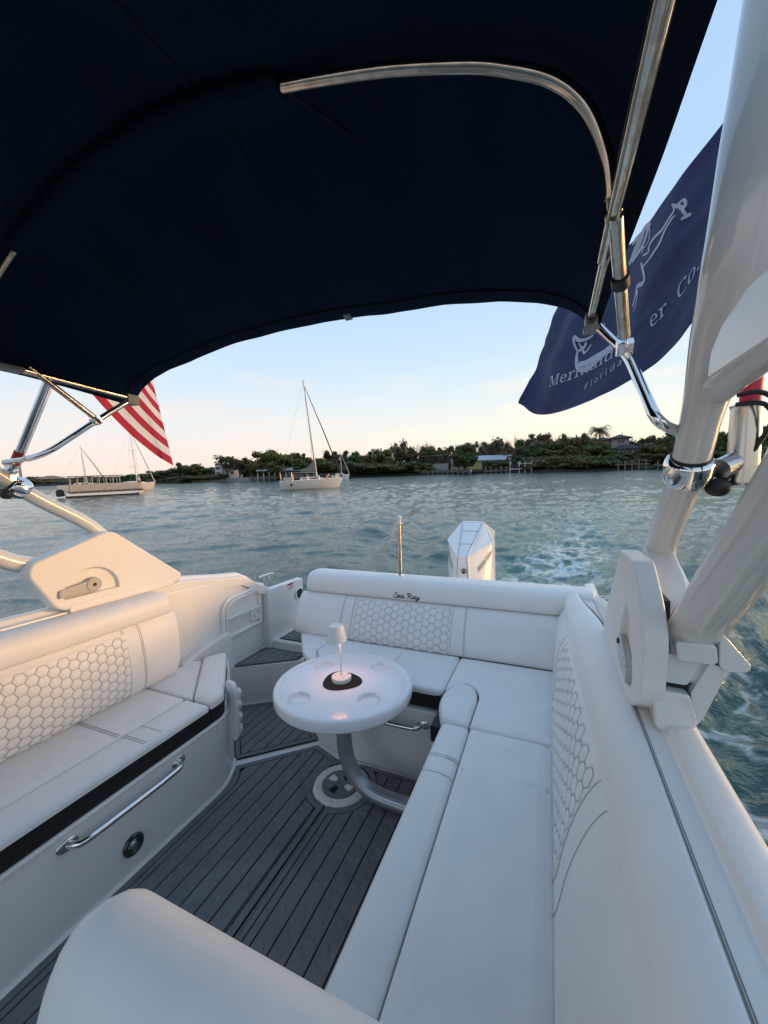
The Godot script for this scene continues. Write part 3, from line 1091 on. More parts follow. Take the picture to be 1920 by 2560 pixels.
	# aft backrest; u runs along x, v up the profile (z, y)
	var prof := Prof.new(spline2(v2([-2.335, 0.475, -2.292, 0.505, -2.288, 0.56, -2.315, 0.63, -2.355, 0.705, -2.395, 0.755, -2.425, 0.772]), 10))
	var roll := Prof.new(spline2(v2([-2.430, 0.772, -2.405, 0.785, -2.402, 0.820, -2.412, 0.865, -2.43, 0.895, -2.46, 0.912, -2.52, 0.918, -2.60, 0.912, -2.64, 0.88]), 10))
	var f := func(u: float, v: float) -> Vector3:
		var q := prof.at(v)
		return Vector3(u, q.y, q.x)
	var n := func(u: float, v: float) -> Vector3:
		var q := -prof.nrm(v)
		return Vector3(0, q.y, q.x)
	var fr := func(u: float, v: float) -> Vector3:
		var q := roll.at(v)
		return Vector3(u, q.y, q.x)
	var nr := func(u: float, v: float) -> Vector3:
		var q := -roll.nrm(v)
		return Vector3(0, q.y, q.x)
	var dir := Vector3(0, 0.3, 1)
	mb = MB.new()
	back_sheet(mb, f, n, -1.755, -1.262, 0.0, prof.total, dir, true, false)
	back_sheet(mb, f, n, -0.568, 0.06, 0.0, prof.total, dir)
	back_sheet(mb, f, n, -1.264, -0.566, 0.0, 0.03, dir)
	back_sheet(mb, f, n, -1.264, -0.566, prof.total - 0.02, prof.total, dir)
	var back := obj("backrest", mb, mats["vinyl"], t, 50.0)
	quilt(back, f, n, -1.262, -0.568, 0.03, prof.total - 0.02, 0.0290, dir, 0.0036)
	mb = MB.new()
	for u in [-1.262, -1.345, -0.568, -0.482]:
		stitch(mb, f, n, line2(Vector2(u, 0.02), Vector2(u, prof.total - 0.004)))
		stitch(mb, f, n, line2(Vector2(u - 0.007, 0.02), Vector2(u - 0.007, prof.total - 0.004)))
	obj("stitching", mb, mats["thread"], back)
	mb = MB.new()
	back_sheet(mb, fr, nr, -1.715, 0.255, 0.0, roll.total, dir, true, true)
	var hr := obj("headrest", mb, mats["vinyl"], t, 50.0)
	sea_ray(hr, fr, nr)
	# port backrest; u runs aft
	var pp := Prof.new(spline2(v2([-0.02, 0.470, 0.008, 0.488, 0.017, 0.54, 0.020, 0.62, 0.025, 0.70, 0.035, 0.775, 0.050, 0.830, 0.068, 0.866]), 10))
	var pr := Prof.new(spline2(v2([0.068, 0.866, 0.078, 0.888, 0.095, 0.919, 0.123, 0.944, 0.153, 0.960, 0.180, 0.967, 0.196, 0.967, 0.2018, 0.962]), 10))
	var lean := func(u: float) -> float:
		return 0.044 * (1.0 - smoothstep(0.8, 2.15, u))
	var g := func(u: float, v: float) -> Vector3:
		var q := pp.at(v)
		return Vector3(q.x + lean.call(u) * smoothstep(0.0, 0.42, v), q.y - 0.042 * smoothstep(1.65, 2.45, u) * pow(v / pp.total, 2.0), -u)
	var gn := func(u: float, v: float) -> Vector3:
		var q := pp.nrm(v)
		return Vector3(q.x, q.y, 0)
	var h := func(u: float, v: float) -> Vector3:
		var q := pr.at(v)
		var k := smoothstep(1.65, 2.45, u)
		return Vector3(q.x + lean.call(u) * (1.0 - v / pr.total) - 0.065 * k * v / pr.total, q.y - 0.042 * k, -u)
	var hn := func(u: float, v: float) -> Vector3:
		var q := pr.nrm(v)
		return Vector3(q.x, q.y, 0)
	dir = Vector3(-1, 0.4, 0)
	# the quilted field slants forward as it rises
	var gq := func(u: float, v: float) -> Vector3: return g.call(u - 0.085 * pow(v / pp.total, 1.5), v)
	mb = MB.new()
	back_sheet(mb, gq, gn, -FWD, 1.06, 0.0, pp.total, dir)
	back_sheet(mb, gq, gn, 1.90, 2.46, 0.0, pp.total, dir)
	back_sheet(mb, gq, gn, 1.05, 1.91, 0.0, 0.04, dir)
	back_sheet(mb, gq, gn, 1.05, 1.91, pp.total - 0.012, pp.total, dir)
	back = obj("backrest", mb, mats["vinyl"], t, 50.0)
	quilt(back, gq, gn, 1.06, 1.90, 0.04, pp.total - 0.012, 0.0305, dir, 0.0036)
	mb = MB.new()
	for u in [1.055, 0.965, 1.905, 1.99]:
		stitch(mb, gq, gn, line2(Vector2(u, 0.02), Vector2(u, pp.total - 0.004)))
	obj("stitching", mb, mats["thread"], back)
	mb = MB.new()
	back_sheet(mb, h, hn, -FWD, 2.44, 0.0, pr.total, dir, false, true)
	obj("backrest_roll", mb, mats["vinyl"], t, 50.0)

# embroidered script on the headrest, drawn as strokes of thread
func sea_ray(parent: Node3D, f: Callable, n: Callable) -> void:
	var mb := MB.new()
	var strokes := [
		[1.9, 4.2, 1.5, 4.6, 0.9, 4.3, 0.8, 3.6, 1.5, 2.7, 2.0, 1.9, 1.7, 1.0, 0.8, 0.8, -0.2, 1.3, -0.9, 2.1],
		[2.4, 1.9, 3.2, 2.2, 3.4, 2.8, 2.9, 3.0, 2.5, 2.3, 2.6, 1.3, 3.2, 1.0, 4.0, 1.5],
		[5.4, 2.8, 4.6, 2.9, 4.1, 2.0, 4.4, 1.1, 5.0, 1.5, 5.5, 2.8, 5.4, 1.5, 5.7, 1.1, 6.3, 1.6],
		[8.7, 4.3, 8.5, 2.6, 8.0, 0.9], [7.4, 3.6, 8.3, 4.4, 9.7, 4.5, 10.3, 3.7, 9.6, 2.9, 8.6, 2.7],
		[8.9, 2.7, 9.8, 1.6, 10.8, 0.9, 11.4, 1.2],
		[12.4, 2.8, 11.6, 2.9, 11.1, 2.0, 11.4, 1.1, 12.0, 1.5, 12.5, 2.8, 12.4, 1.5, 12.7, 1.1, 13.1, 1.6],
		[13.4, 2.9, 13.3, 1.8, 13.7, 1.2, 14.3, 1.7, 14.8, 2.9, 14.4, 1.2, 13.8, -0.2, 13.0, -0.6, 12.9, 0.1, 14.2, 0.9, 15.4, 1.6]]
	for s in strokes:
		var pts := PackedVector2Array()
		for i in range(0, s.size(), 2):
			pts.push_back(Vector2(-0.975 + s[i] * 0.0118, 0.030 + s[i + 1] * 0.0096))
		stitch(mb, f, n, spline2(pts, 6), 0.0027)
	obj("embroidered_name", mb, mats["ink"], parent)

func build_helm_seat() -> void:
	var t := thing("helm_seat", "white upholstered helm seat back close in front at lower left", "seat", Vector3(-0.35, 0, -0.2))
	var mb := MB.new()
	# shell: rounded outline seen from the front, padded front and back
	var prof := spline2(v2([-0.30, 0.30, -0.375, 0.45, -0.415, 0.66, -0.427, 0.80, -0.407, 0.865, -0.365, 0.888, -0.315, 0.875, -0.265, 0.82, -0.225, 0.71, -0.19, 0.56, -0.17, 0.46]), 8)
	var p := Prof.new(prof)
	var w0 := -0.705
	var w1 := 0.20
	sheet(mb, func(a: float, b: float) -> Vector3:
		var q := p.at(b * p.total)
		var x := lerpf(w0, w1, a)
		var e := minf(x - w0, w1 - x)
		var c := Vector2(-0.30, 0.62)
		if e < 0.07:
			var k := 1.0 - e / 0.07
			var r := 1.0 - sqrt(maxf(0.0, 1.0 - k * k))
			q = q.lerp(Vector2(c.x, lerpf(q.y, c.y, 0.25)), r * 0.85)
		return Vector3(x, q.y, q.x), 60, 60, Vector3(0, 1, 0))
	obj("seat_back", mb, mats["vinyl"], t, 60.0)
	mb = MB.new()
	cushion(mb, v2([-0.72, -0.22, -0.72, 0.30, 0.2, 0.30, 0.2, -0.22]), 0.06, 5, 0.36, 0.50, 0.05)
	obj("seat_cushion", mb, mats["vinyl"], t, 60.0)
	mb = MB.new()
	box(mb, Vector3(-0.66, 0.0, -0.30), Vector3(0.14, 0.36, 0.26), 0.03, 3)
	obj("pedestal", mb, mats["gelcoat"], t)

# ---------------------------------------------------------------- tower, rod holders
func sx(side: float, x: float) -> float:      # x given for the port side
	return x if side > 0 else -1.9 - x

# a plate lying in (z, y) with a pocket sunk into its inner face at x0
func recessed_plate(mb: MB, outline: PackedVector2Array, pocket: PackedVector2Array, x0: float, x1: float, depth: float, bevel: float) -> void:
	var lo := minf(x0, x1)
	prism(mb, outline, x0, x1, SIDEWAYS, bevel, 4, 2 if x0 == lo else 1)
	var s := 1.0 if x1 > x0 else -1.0
	var o := inset(ccw(outline), bevel)
	var h := ccw(pocket)
	h.reverse()
	var bi := 0
	var bj := 0
	var best := 1e9
	for i in o.size():
		for j in h.size():
			var d := o[i].distance_to(h[j])
			if d < best:
				best = d; bi = i; bj = j
	var key: PackedVector2Array
	var ix: PackedInt32Array
	for shift in o.size():
		for sg in [1.0, -1.0]:
			if ix.size() > 0: continue
			var b0 := (bi + shift) % o.size()
			bj = 0
			for j in h.size():
				if o[b0].distance_to(h[j]) < o[b0].distance_to(h[bj]): bj = j
			key = PackedVector2Array()
			for i in o.size(): key.push_back(o[(b0 + i) % o.size()])
			var e: Vector2 = (h[bj] - o[b0]).orthogonal().normalized() * 0.0001 * sg
			key.push_back(o[b0] + e)
			key.push_back(h[bj] + e)
			for j in range(1, h.size()): key.push_back(h[(bj + j) % h.size()])
			key.push_back(h[bj] - e)
			key[0] = o[b0] - e
			ix = Geometry2D.triangulate_polygon(key)
	if ix.size() == 0: printerr("pocket face not filled")
	var f := mb.start()
	for t in range(0, ix.size(), 3):
		mb.tri(Vector3(x0, key[ix[t]].y, key[ix[t]].x), Vector3(x0, key[ix[t + 1]].y, key[ix[t + 1]].x), Vector3(x0, key[ix[t + 2]].y, key[ix[t + 2]].x))
	mb.face(f, Vector3(-s, 0, 0))
	# pocket walls with a softened lip, and its floor
	var q := ccw(pocket)
	var c := Vector2.ZERO
	for p in q: c += p / q.size()
	var rings := [[0.0, 0.0], [0.004, 0.25], [0.010, 1.0]]
	for r in 2:
		for k in q.size():
			var k2 := (k + 1) % q.size()
			var pts := []
			for g in [[k, r], [k2, r], [k2, r + 1], [k, r + 1]]:
				var p := q[g[0]].move_toward(c, rings[g[1]][0])
				pts.push_back(Vector3(x0 + s * depth * rings[g[1]][1], p.y, p.x))
			f = mb.start()
			mb.quad(pts[0], pts[1], pts[2], pts[3])
			var m := (q[k] + q[k2]) * 0.5
			mb.face(f, Vector3(-s * 0.2, c.y - m.y, c.x - m.x))
	var fl := PackedVector2Array()
	for p in q: fl.push_back(p.move_toward(c, 0.010))
	ix = Geometry2D.triangulate_polygon(fl)
	f = mb.start()
	for t in range(0, ix.size(), 3):
		mb.tri(Vector3(x0 + s * depth, fl[ix[t]].y, fl[ix[t]].x), Vector3(x0 + s * depth, fl[ix[t + 1]].y, fl[ix[t + 1]].x), Vector3(x0 + s * depth, fl[ix[t + 2]].y, fl[ix[t + 2]].x))
	mb.face(f, Vector3(-s, 0, 0))

func build_tower() -> void:
	var t := thing("boat_tower", "white tubular tower with a leg on either gunwale, over the canopy", "boat tower", Vector3(-0.95, 1.0, -1.3))
	for side in [1.0, -1.0]:
		var L: bool = side < 0
		var dx := func(x: float) -> float: return sx(side, x)
		# inner base plate with its round recess
		var mb := MB.new()
		var plate := round_poly(v2([-1.335, 1.345, -1.705, 1.005, -1.69, 0.94, -1.16, 0.955, -1.03, 1.03, -1.0, 1.20, -1.05, 1.27, -1.15, 1.345]) if not L else v2([-1.275, 1.362, -1.675, 1.045, -1.665, 1.0, -1.02, 1.0, -0.915, 1.19, -0.93, 1.245]), [0.012, 0.05, 0.03, 0.02, 0.05, 0.08, 0.08, 0.014] if not L else [0.05, 0.03, 0.02, 0.05, 0.06, 0.05], 6)
		var c := Vector2(-1.285, 1.075) if not L else Vector2(-1.170, 1.095)
		var rc := PackedVector2Array()
		if L:
			for k in 25:
				var a := lerpf(-0.10, PI + 0.10, k / 24.0)
				rc.push_back(c + Vector2(cos(a) * 0.128, sin(a) * 0.120 - 0.03))
		else: rc = round_poly(v2([-1.225, 1.215, -1.285, 1.15, -1.320, 1.08, -1.335, 1.005, -1.140, 0.995, -1.115, 1.06, -1.140, 1.14, -1.18, 1.20]), 0.02, 4)
		recessed_plate(mb, plate, rc, dx.call(0.19), dx.call(0.240 if not L else 0.275), 0.018 if L else 0.016, 0.007 if not L else 0.012)
		if L: prism(mb, round_poly(v2([-1.62, 0.985, -1.62, 1.03, -1.06, 1.02, -1.06, 0.985]), 0.01, 2), dx.call(0.185), dx.call(0.26), SIDEWAYS, 0.008, 2)
		var bp := obj("base_plate", mb, mats["gelcoat_matt"], t, 35.0)
		mb = MB.new()
		if L:
			prism(mb, arc(c + Vector2(0.0, 0.004), 0.036, 0, TAU - 0.26, 23), dx.call(0.174), dx.call(0.208), SIDEWAYS, 0.006, 3)
			prism(mb, round_poly(v2([c.x + 0.01, c.y + 0.030, c.x + 0.150, c.y + 0.008, c.x + 0.152, c.y - 0.030, c.x + 0.01, c.y - 0.030]), 0.010, 4), dx.call(0.178), dx.call(0.207), SIDEWAYS, 0.006, 3)
		else: prism(mb, round_poly(v2([c.x - 0.02, c.y + 0.025, c.x - 0.06, c.y + 0.0, c.x - 0.03, c.y - 0.055, c.x + 0.10, c.y - 0.075, c.x + 0.10, c.y - 0.028]), [0.02, 0.03, 0.02, 0.006, 0.006], 5), dx.call(0.186), dx.call(0.2055), SIDEWAYS, 0.005, 2)
		var lev := obj("locking_lever", mb, mat("lever_grey", lin(0.46, 0.43, 0.40), 0.45) if L else mats["cast_alloy"], bp)
		mb = MB.new()
		lathe(mb, v2([0.0, 0.004, 0.008, 0.004, 0.009, 0.0]), Transform3D(Basis(Vector3(0, 0, 1), Vector3(-side, 0, 0), Vector3(0, 1, 0)), Vector3(dx.call(0.1745 if L else 0.1865), c.y + (0.004 if L else -0.003), c.x - (0.0 if L else 0.028))), 16)
		obj("bolt", mb, mats["black_rubber"], lev)
		# block that carries the legs
		if not L:
			mb = MB.new()
			prism(mb, round_poly(v2([-1.50, 1.24, -1.44, 1.31, -1.36, 1.35, -1.26, 1.30, -1.13, 1.205, -1.06, 1.18, -1.06, 1.08, -1.50, 1.06]), 0.016, 4), 0.256, 0.328, SIDEWAYS, 0.014, 4)
			prism(mb, round_poly(v2([0.256, 1.188, 0.331, 1.188, 0.334, 1.150, 0.325, 1.143, 0.262, 1.143]), 0.010, 4), -1.20, -1.030, FACING, 0.009, 4)
			prism(mb, round_poly(v2([0.234, 1.150, 0.300, 1.150, 0.316, 1.142, 0.286, 1.079, 0.242, 1.081]), 0.008, 4), -1.30, -1.052, FACING, 0.008, 3)
			obj("leg_block", mb, mats["tower_paint"], t, 40.0)
			mb = MB.new()
			prism(mb, round_poly(v2([-1.50, 1.26, -1.44, 1.305, -1.38, 1.29, -1.10, 1.17, -1.09, 1.05, -1.50, 1.05]), 0.016, 4), 0.338, 0.356, SIDEWAYS, 0.007, 3)
			prism(mb, round_poly(v2([0.338, 1.212, 0.350, 1.205, 0.394, 1.148, 0.389, 1.134, 0.352, 1.128, 0.338, 1.142]), [0.008, 0.012, 0.007, 0.006, 0.006, 0.006], 5), -1.33, -1.040, FACING, 0.006, 3)
			obj("outer_shell", mb, mats["tower_paint"], t, 40.0)
			mb = MB.new()
			prism(mb, round_poly(v2([0.218, 1.040, 0.228, 1.067, 0.288, 1.065, 0.304, 1.005, 0.292, 0.968, 0.225, 0.968]), [0.012, 0.008, 0.008, 0.016, 0.02, 0.02], 5), -1.40, -1.036, FACING, 0.012, 4)
			prism(mb, round_poly(v2([0.292, 1.066, 0.324, 1.140, 0.354, 1.134, 0.350, 1.108, 0.316, 1.012, 0.300, 0.985]), 0.008, 4), -1.40, -1.048, FACING, 0.008, 3)
			obj("hinge_clasp", mb, mats["tower_paint"], t, 40.0)
			mb = MB.new()
			box(mb, Vector3(0.240, 1.060, -1.35), Vector3(0.288, 1.084, -1.066), 0.0)
			box(mb, Vector3(0.240, 1.02, -1.5), Vector3(0.262, 1.26, -1.10), 0.0)
			obj("hinge_pin", mb, mats["black_rubber"], t, 0.0)
		else:
			mb = MB.new()
			prism(mb, round_poly(v2([-1.60, 1.04, -1.30, 1.335, -1.18, 1.31, -1.02, 1.20, -1.08, 1.03, -1.5, 1.0]), 0.03, 4), dx.call(0.278), dx.call(0.338), SIDEWAYS, 0.014, 4)
			obj("leg_block", mb, mats["tower_paint"], t, 40.0)
			mb = MB.new()
			prism(mb, round_poly(v2([-1.60, 1.0, -1.30, 1.28, -1.20, 1.27, -1.06, 1.17, -1.10, 1.0, -1.3, 0.9]), 0.02, 4), dx.call(0.350), dx.call(0.400), SIDEWAYS, 0.012, 3)
			obj("outer_shell", mb, mats["tower_paint"], t, 40.0)
			mb = MB.new()
			prism(mb, round_poly(v2([-1.50, 0.99, -1.1, 0.99, -1.1, 0.9, -1.50, 0.9]), 0.03, 5), dx.call(0.258), dx.call(0.345), SIDEWAYS, 0.012, 3)
			obj("hinge_clasp", mb, mats["tower_paint"], t, 40.0)
		# legs
		var main_: PackedVector3Array
		var fwd_: PackedVector3Array
		if not L:
			main_ = v3([0.298, 1.22, -1.455, 0.298, 1.33, -1.385, 0.297, 1.42, -1.295, 0.297, 1.57, -1.135, 0.300, 1.684, -1.063, 0.310, 1.81, -1.003, 0.320, 1.915, -0.942, 0.335, 2.104, -0.892, 0.350, 2.27, -0.847, 0.370, 2.75, -0.70])
			fwd_ = v3([0.298, 1.10, -1.165, 0.300, 1.20, -1.075, 0.306, 1.36, -0.905, 0.318, 1.70, -0.56, 0.325, 2.70, 0.35])
		else:
			main_ = v3([-2.195, 1.24, -1.36, -2.20, 1.345, -1.275, -2.20, 1.42, -1.19, -2.205, 1.59, -0.95, -2.21, 2.0, -0.50, -2.22, 2.75, 0.2])
			fwd_ = v3([-2.19, 1.16, -1.10, -2.195, 1.215, -1.0, -2.20, 1.27, -0.88, -2.20, 1.40, -0.72, -2.21, 2.0, -0.10, -2.22, 2.70, 0.6])
		mb = MB.new()
		var mr := []
		var mp := spline(main_, 8)
		for q in mp: mr.push_back((0.0345 + 0.027 * smoothstep(1.66, 1.96, q.y) + 0.009 * smoothstep(1.96, 2.3, q.y) + 0.009 * smoothstep(1.40, 1.28, q.y)) if not L else 0.032)
		tube(mb, mp, mr, 22, 1.08, Vector3(1, 0, 0))
		obj("main_leg", mb, mats["tower_paint"], t, 60.0)
		mb = MB.new()
		tube(mb, spline(fwd_, 8), 0.039 if not L else 0.038, 22, 1.35, Vector3(1, 0, 0))
		obj("front_leg", mb, mats["tower_paint"], t, 60.0)
		mb = MB.new()
		tube(mb, spline(v3([0.305, 1.715, -1.085, 0.312, 1.735, -0.98, 0.325, 1.762, -0.82, 0.33, 1.81, -0.50]) if not L else v3([-2.205, 1.9, -0.6, -2.205, 1.8, -0.3]), 6), 0.026, 16, 1.2)
		obj("cross_brace", mb, mats["tower_paint"], t, 60.0)
		if not L:
			mb = MB.new()
			prism(mb, round_poly(v2([-0.827, 1.799, -0.872, 1.768, -0.884, 1.728, -0.60, 1.728, -0.60, 1.822, -0.740, 1.820]), 0.012, 4), 0.256, 0.262, SIDEWAYS, 0.002, 2)
			obj("inset_panel", mb, mats["table_white"], t, 35.0)
	var mb := MB.new()
	tube(mb, bend(v3([0.325, 2.72, -0.72, 0.30, 2.95, -0.55, -2.2, 2.95, 0.2, -2.22, 2.70, 0.15]), 0.2), 0.05, 16)
	obj("top_bar", mb, mats["tower_paint"], t, 60.0)
	# clamps with rod holders
	for side in [1.0, -1.0]:
		var L: bool = side < 0
		var c := Vector3(0.297, 1.57, -1.135) if not L else Vector3(-2.204, 1.583, -0.96)
		var d := (Vector3(0.300, 1.74, -1.075) - Vector3(0.297, 1.42, -1.295)).normalized() if not L else (Vector3(-2.205, 1.59, -0.95) - Vector3(-2.20, 1.42, -1.19)).normalized()
		var h := thing("rod_holder", "polished alloy rod holder clamped to the right tower leg" if not L else "polished alloy clamp and rod holder on the left tower leg", "rod holder", c, true, "rod holders on the tower legs")
		var x := d.cross(Vector3(0, 0, 1)).normalized()
		var bs := Basis(x, d, x.cross(d))
		mb = MB.new()
		var rr := 0.0345 if not L else 0.032
		lathe(mb, v2([rr, -0.034, rr + 0.008, -0.032, rr + 0.014, -0.022, rr + 0.016, -0.008, rr + 0.016, 0.010, rr + 0.013, 0.026, rr + 0.007, 0.032, rr, 0.034]), Transform3D(bs, c), 40)
		var cl := obj("clamp_collar", mb, mats["chrome"], h)
		mb = MB.new()
		lathe(mb, v2([rr, 0.031, rr + 0.005, 0.032, rr + 0.006, 0.039, rr, 0.042]), Transform3D(bs, c), 36)
		obj("rubber_sleeve", mb, mats["black_rubber"], cl)
		mb = MB.new()
		boxt(mb, Vector3(0.0016, 0.046, 0.020), Transform3D(Basis(Vector3(0, 1, 0), 0.35), c + Vector3(0.01 * side, -0.001, rr + 0.0085)))
		obj("clamp_joint", mb, mats["ink"], cl, 0.0)
		var q := Vector3(0.412, 1.62, -1.17) if not L else Vector3(-2.33, 1.62, -1.0)
		var up := Vector3(0.02, 1.0, 0.02).normalized() if not L else Vector3(-0.02, 1.0, 0.02).normalized()
		mb = MB.new()
		tube(mb, PackedVector3Array([c + Vector3(0.06 * side, 0.0, 0), q + Vector3(-0.01 * side, -0.03, 0)]), 0.024, 16)
		obj("holder_arm", mb, mats["cast_alloy"], h)
		mb = MB.new()
		var x2 := up.cross(Vector3(0, 0, 1)).normalized()
		lathe(mb, v2([0.020, -0.085, 0.029, -0.088, 0.031, -0.080, 0.029, 0.085, 0.031, 0.095, 0.024, 0.098, 0.023, 0.06]), Transform3D(Basis(x2, up, x2.cross(up)), q), 28)
		obj("holder_tube", mb, mats["cast_alloy"], h)
		mb = MB.new()
		lathe(mb, v2([0.0, -0.07, 0.024, -0.07]), Transform3D(Basis(x2, up, x2.cross(up)), q), 20)
		obj("tube_bore", mb, mats["ink"], h)
		if not L:
			mb = MB.new()
			var cord := spline(v3([0.385, 1.735, -1.135, 0.415, 1.735, -1.115, 0.445, 1.715, -1.12, 0.452, 1.69, -1.13, 0.435, 1.64, -1.14, 0.405, 1.585, -1.15, 0.372, 1.545, -1.15]), 8)
			tube(mb, cord, 0.0055, 8)
			var cord2 := spline(v3([0.385, 1.715, -1.14, 0.42, 1.71, -1.115, 0.443, 1.685, -1.12, 0.446, 1.665, -1.13]), 8)
			tube(mb, cord2, 0.0055, 8)
			var co := thing("bungee_cord", "black shock cord with ball hooked round the rod holder", "cord", Vector3(0.40, 1.6, -1.14))
			obj("cord", mb, mats["black_rubber"], co)
			mb = MB.new()
			ball(mb, Vector3(0.360, 1.528, -1.15), Vector3(0.026, 0.022, 0.026), 8)
			obj("ball", mb, mats["black_rubber"], co)
		else:
			mb = MB.new()
			ball(mb, Vector3(-2.17, 1.555, -0.90), Vector3(0.024, 0.022, 0.024), 8)
			tube(mb, spline(v3([-2.17, 1.56, -0.90, -2.20, 1.60, -0.87, -2.28, 1.66, -0.9]), 6), 0.0055, 8)
			var o := obj("bungee_cord", mb, mats["black_rubber"], self)
			o.set_meta("label", "black shock cord ball below the left tower clamp"); o.set_meta("category", "cord")
			o.transform = boat_tf

# ---------------------------------------------------------------- bimini
var ROOF_MID := v2([0, 2.468, 0.3, 2.443, 0.6, 2.386, 0.8, 2.335, 0.92, 2.295, 1.0, 2.24, 1.055, 2.165, 1.085, 2.10, 1.105, 2.055])
var ROOF_AFT := v2([0, 2.215, 0.3, 2.205, 0.6, 2.178, 0.8, 2.148, 0.92, 2.118, 1.0, 2.085, 1.04, 2.055, 1.065, 2.03, 1.085, 2.0])

func sample(p: PackedVector2Array, x: float) -> float:
	for i in range(1, p.size()):
		if x <= p[i].x:
			return lerpf(p[i - 1].y, p[i].y, (x - p[i - 1].x) / (p[i].x - p[i - 1].x))
	return p[p.size() - 1].y

func roof(a: float, z: float) -> Vector3:      # a from -1 (starboard) to 1 (port)
	var k := smoothstep(-1.46, -0.70, z)
	k = lerpf(k, clampf((z + 1.40) / 0.62, 0.0, 1.0), 0.5)
	var w := lerpf(1.072, 1.105, k)
	var s := absf(a)
	# follow the edge smoothly by stretching the section to this width
	var q := s * w
	var y := lerpf(sample(ROOF_AFT, q * 1.085 / 1.072), sample(ROOF_MID, q), k)
	y += 0.012 * sin(PI * clampf((z + 1.38) / 0.62, 0, 1)) * -1.0
	y += 0.012 * noise_a.get_noise_3d(a * 1.9, z * 1.1, 4.0)
	return Vector3(-0.945 + signf(a) * q, y, z)

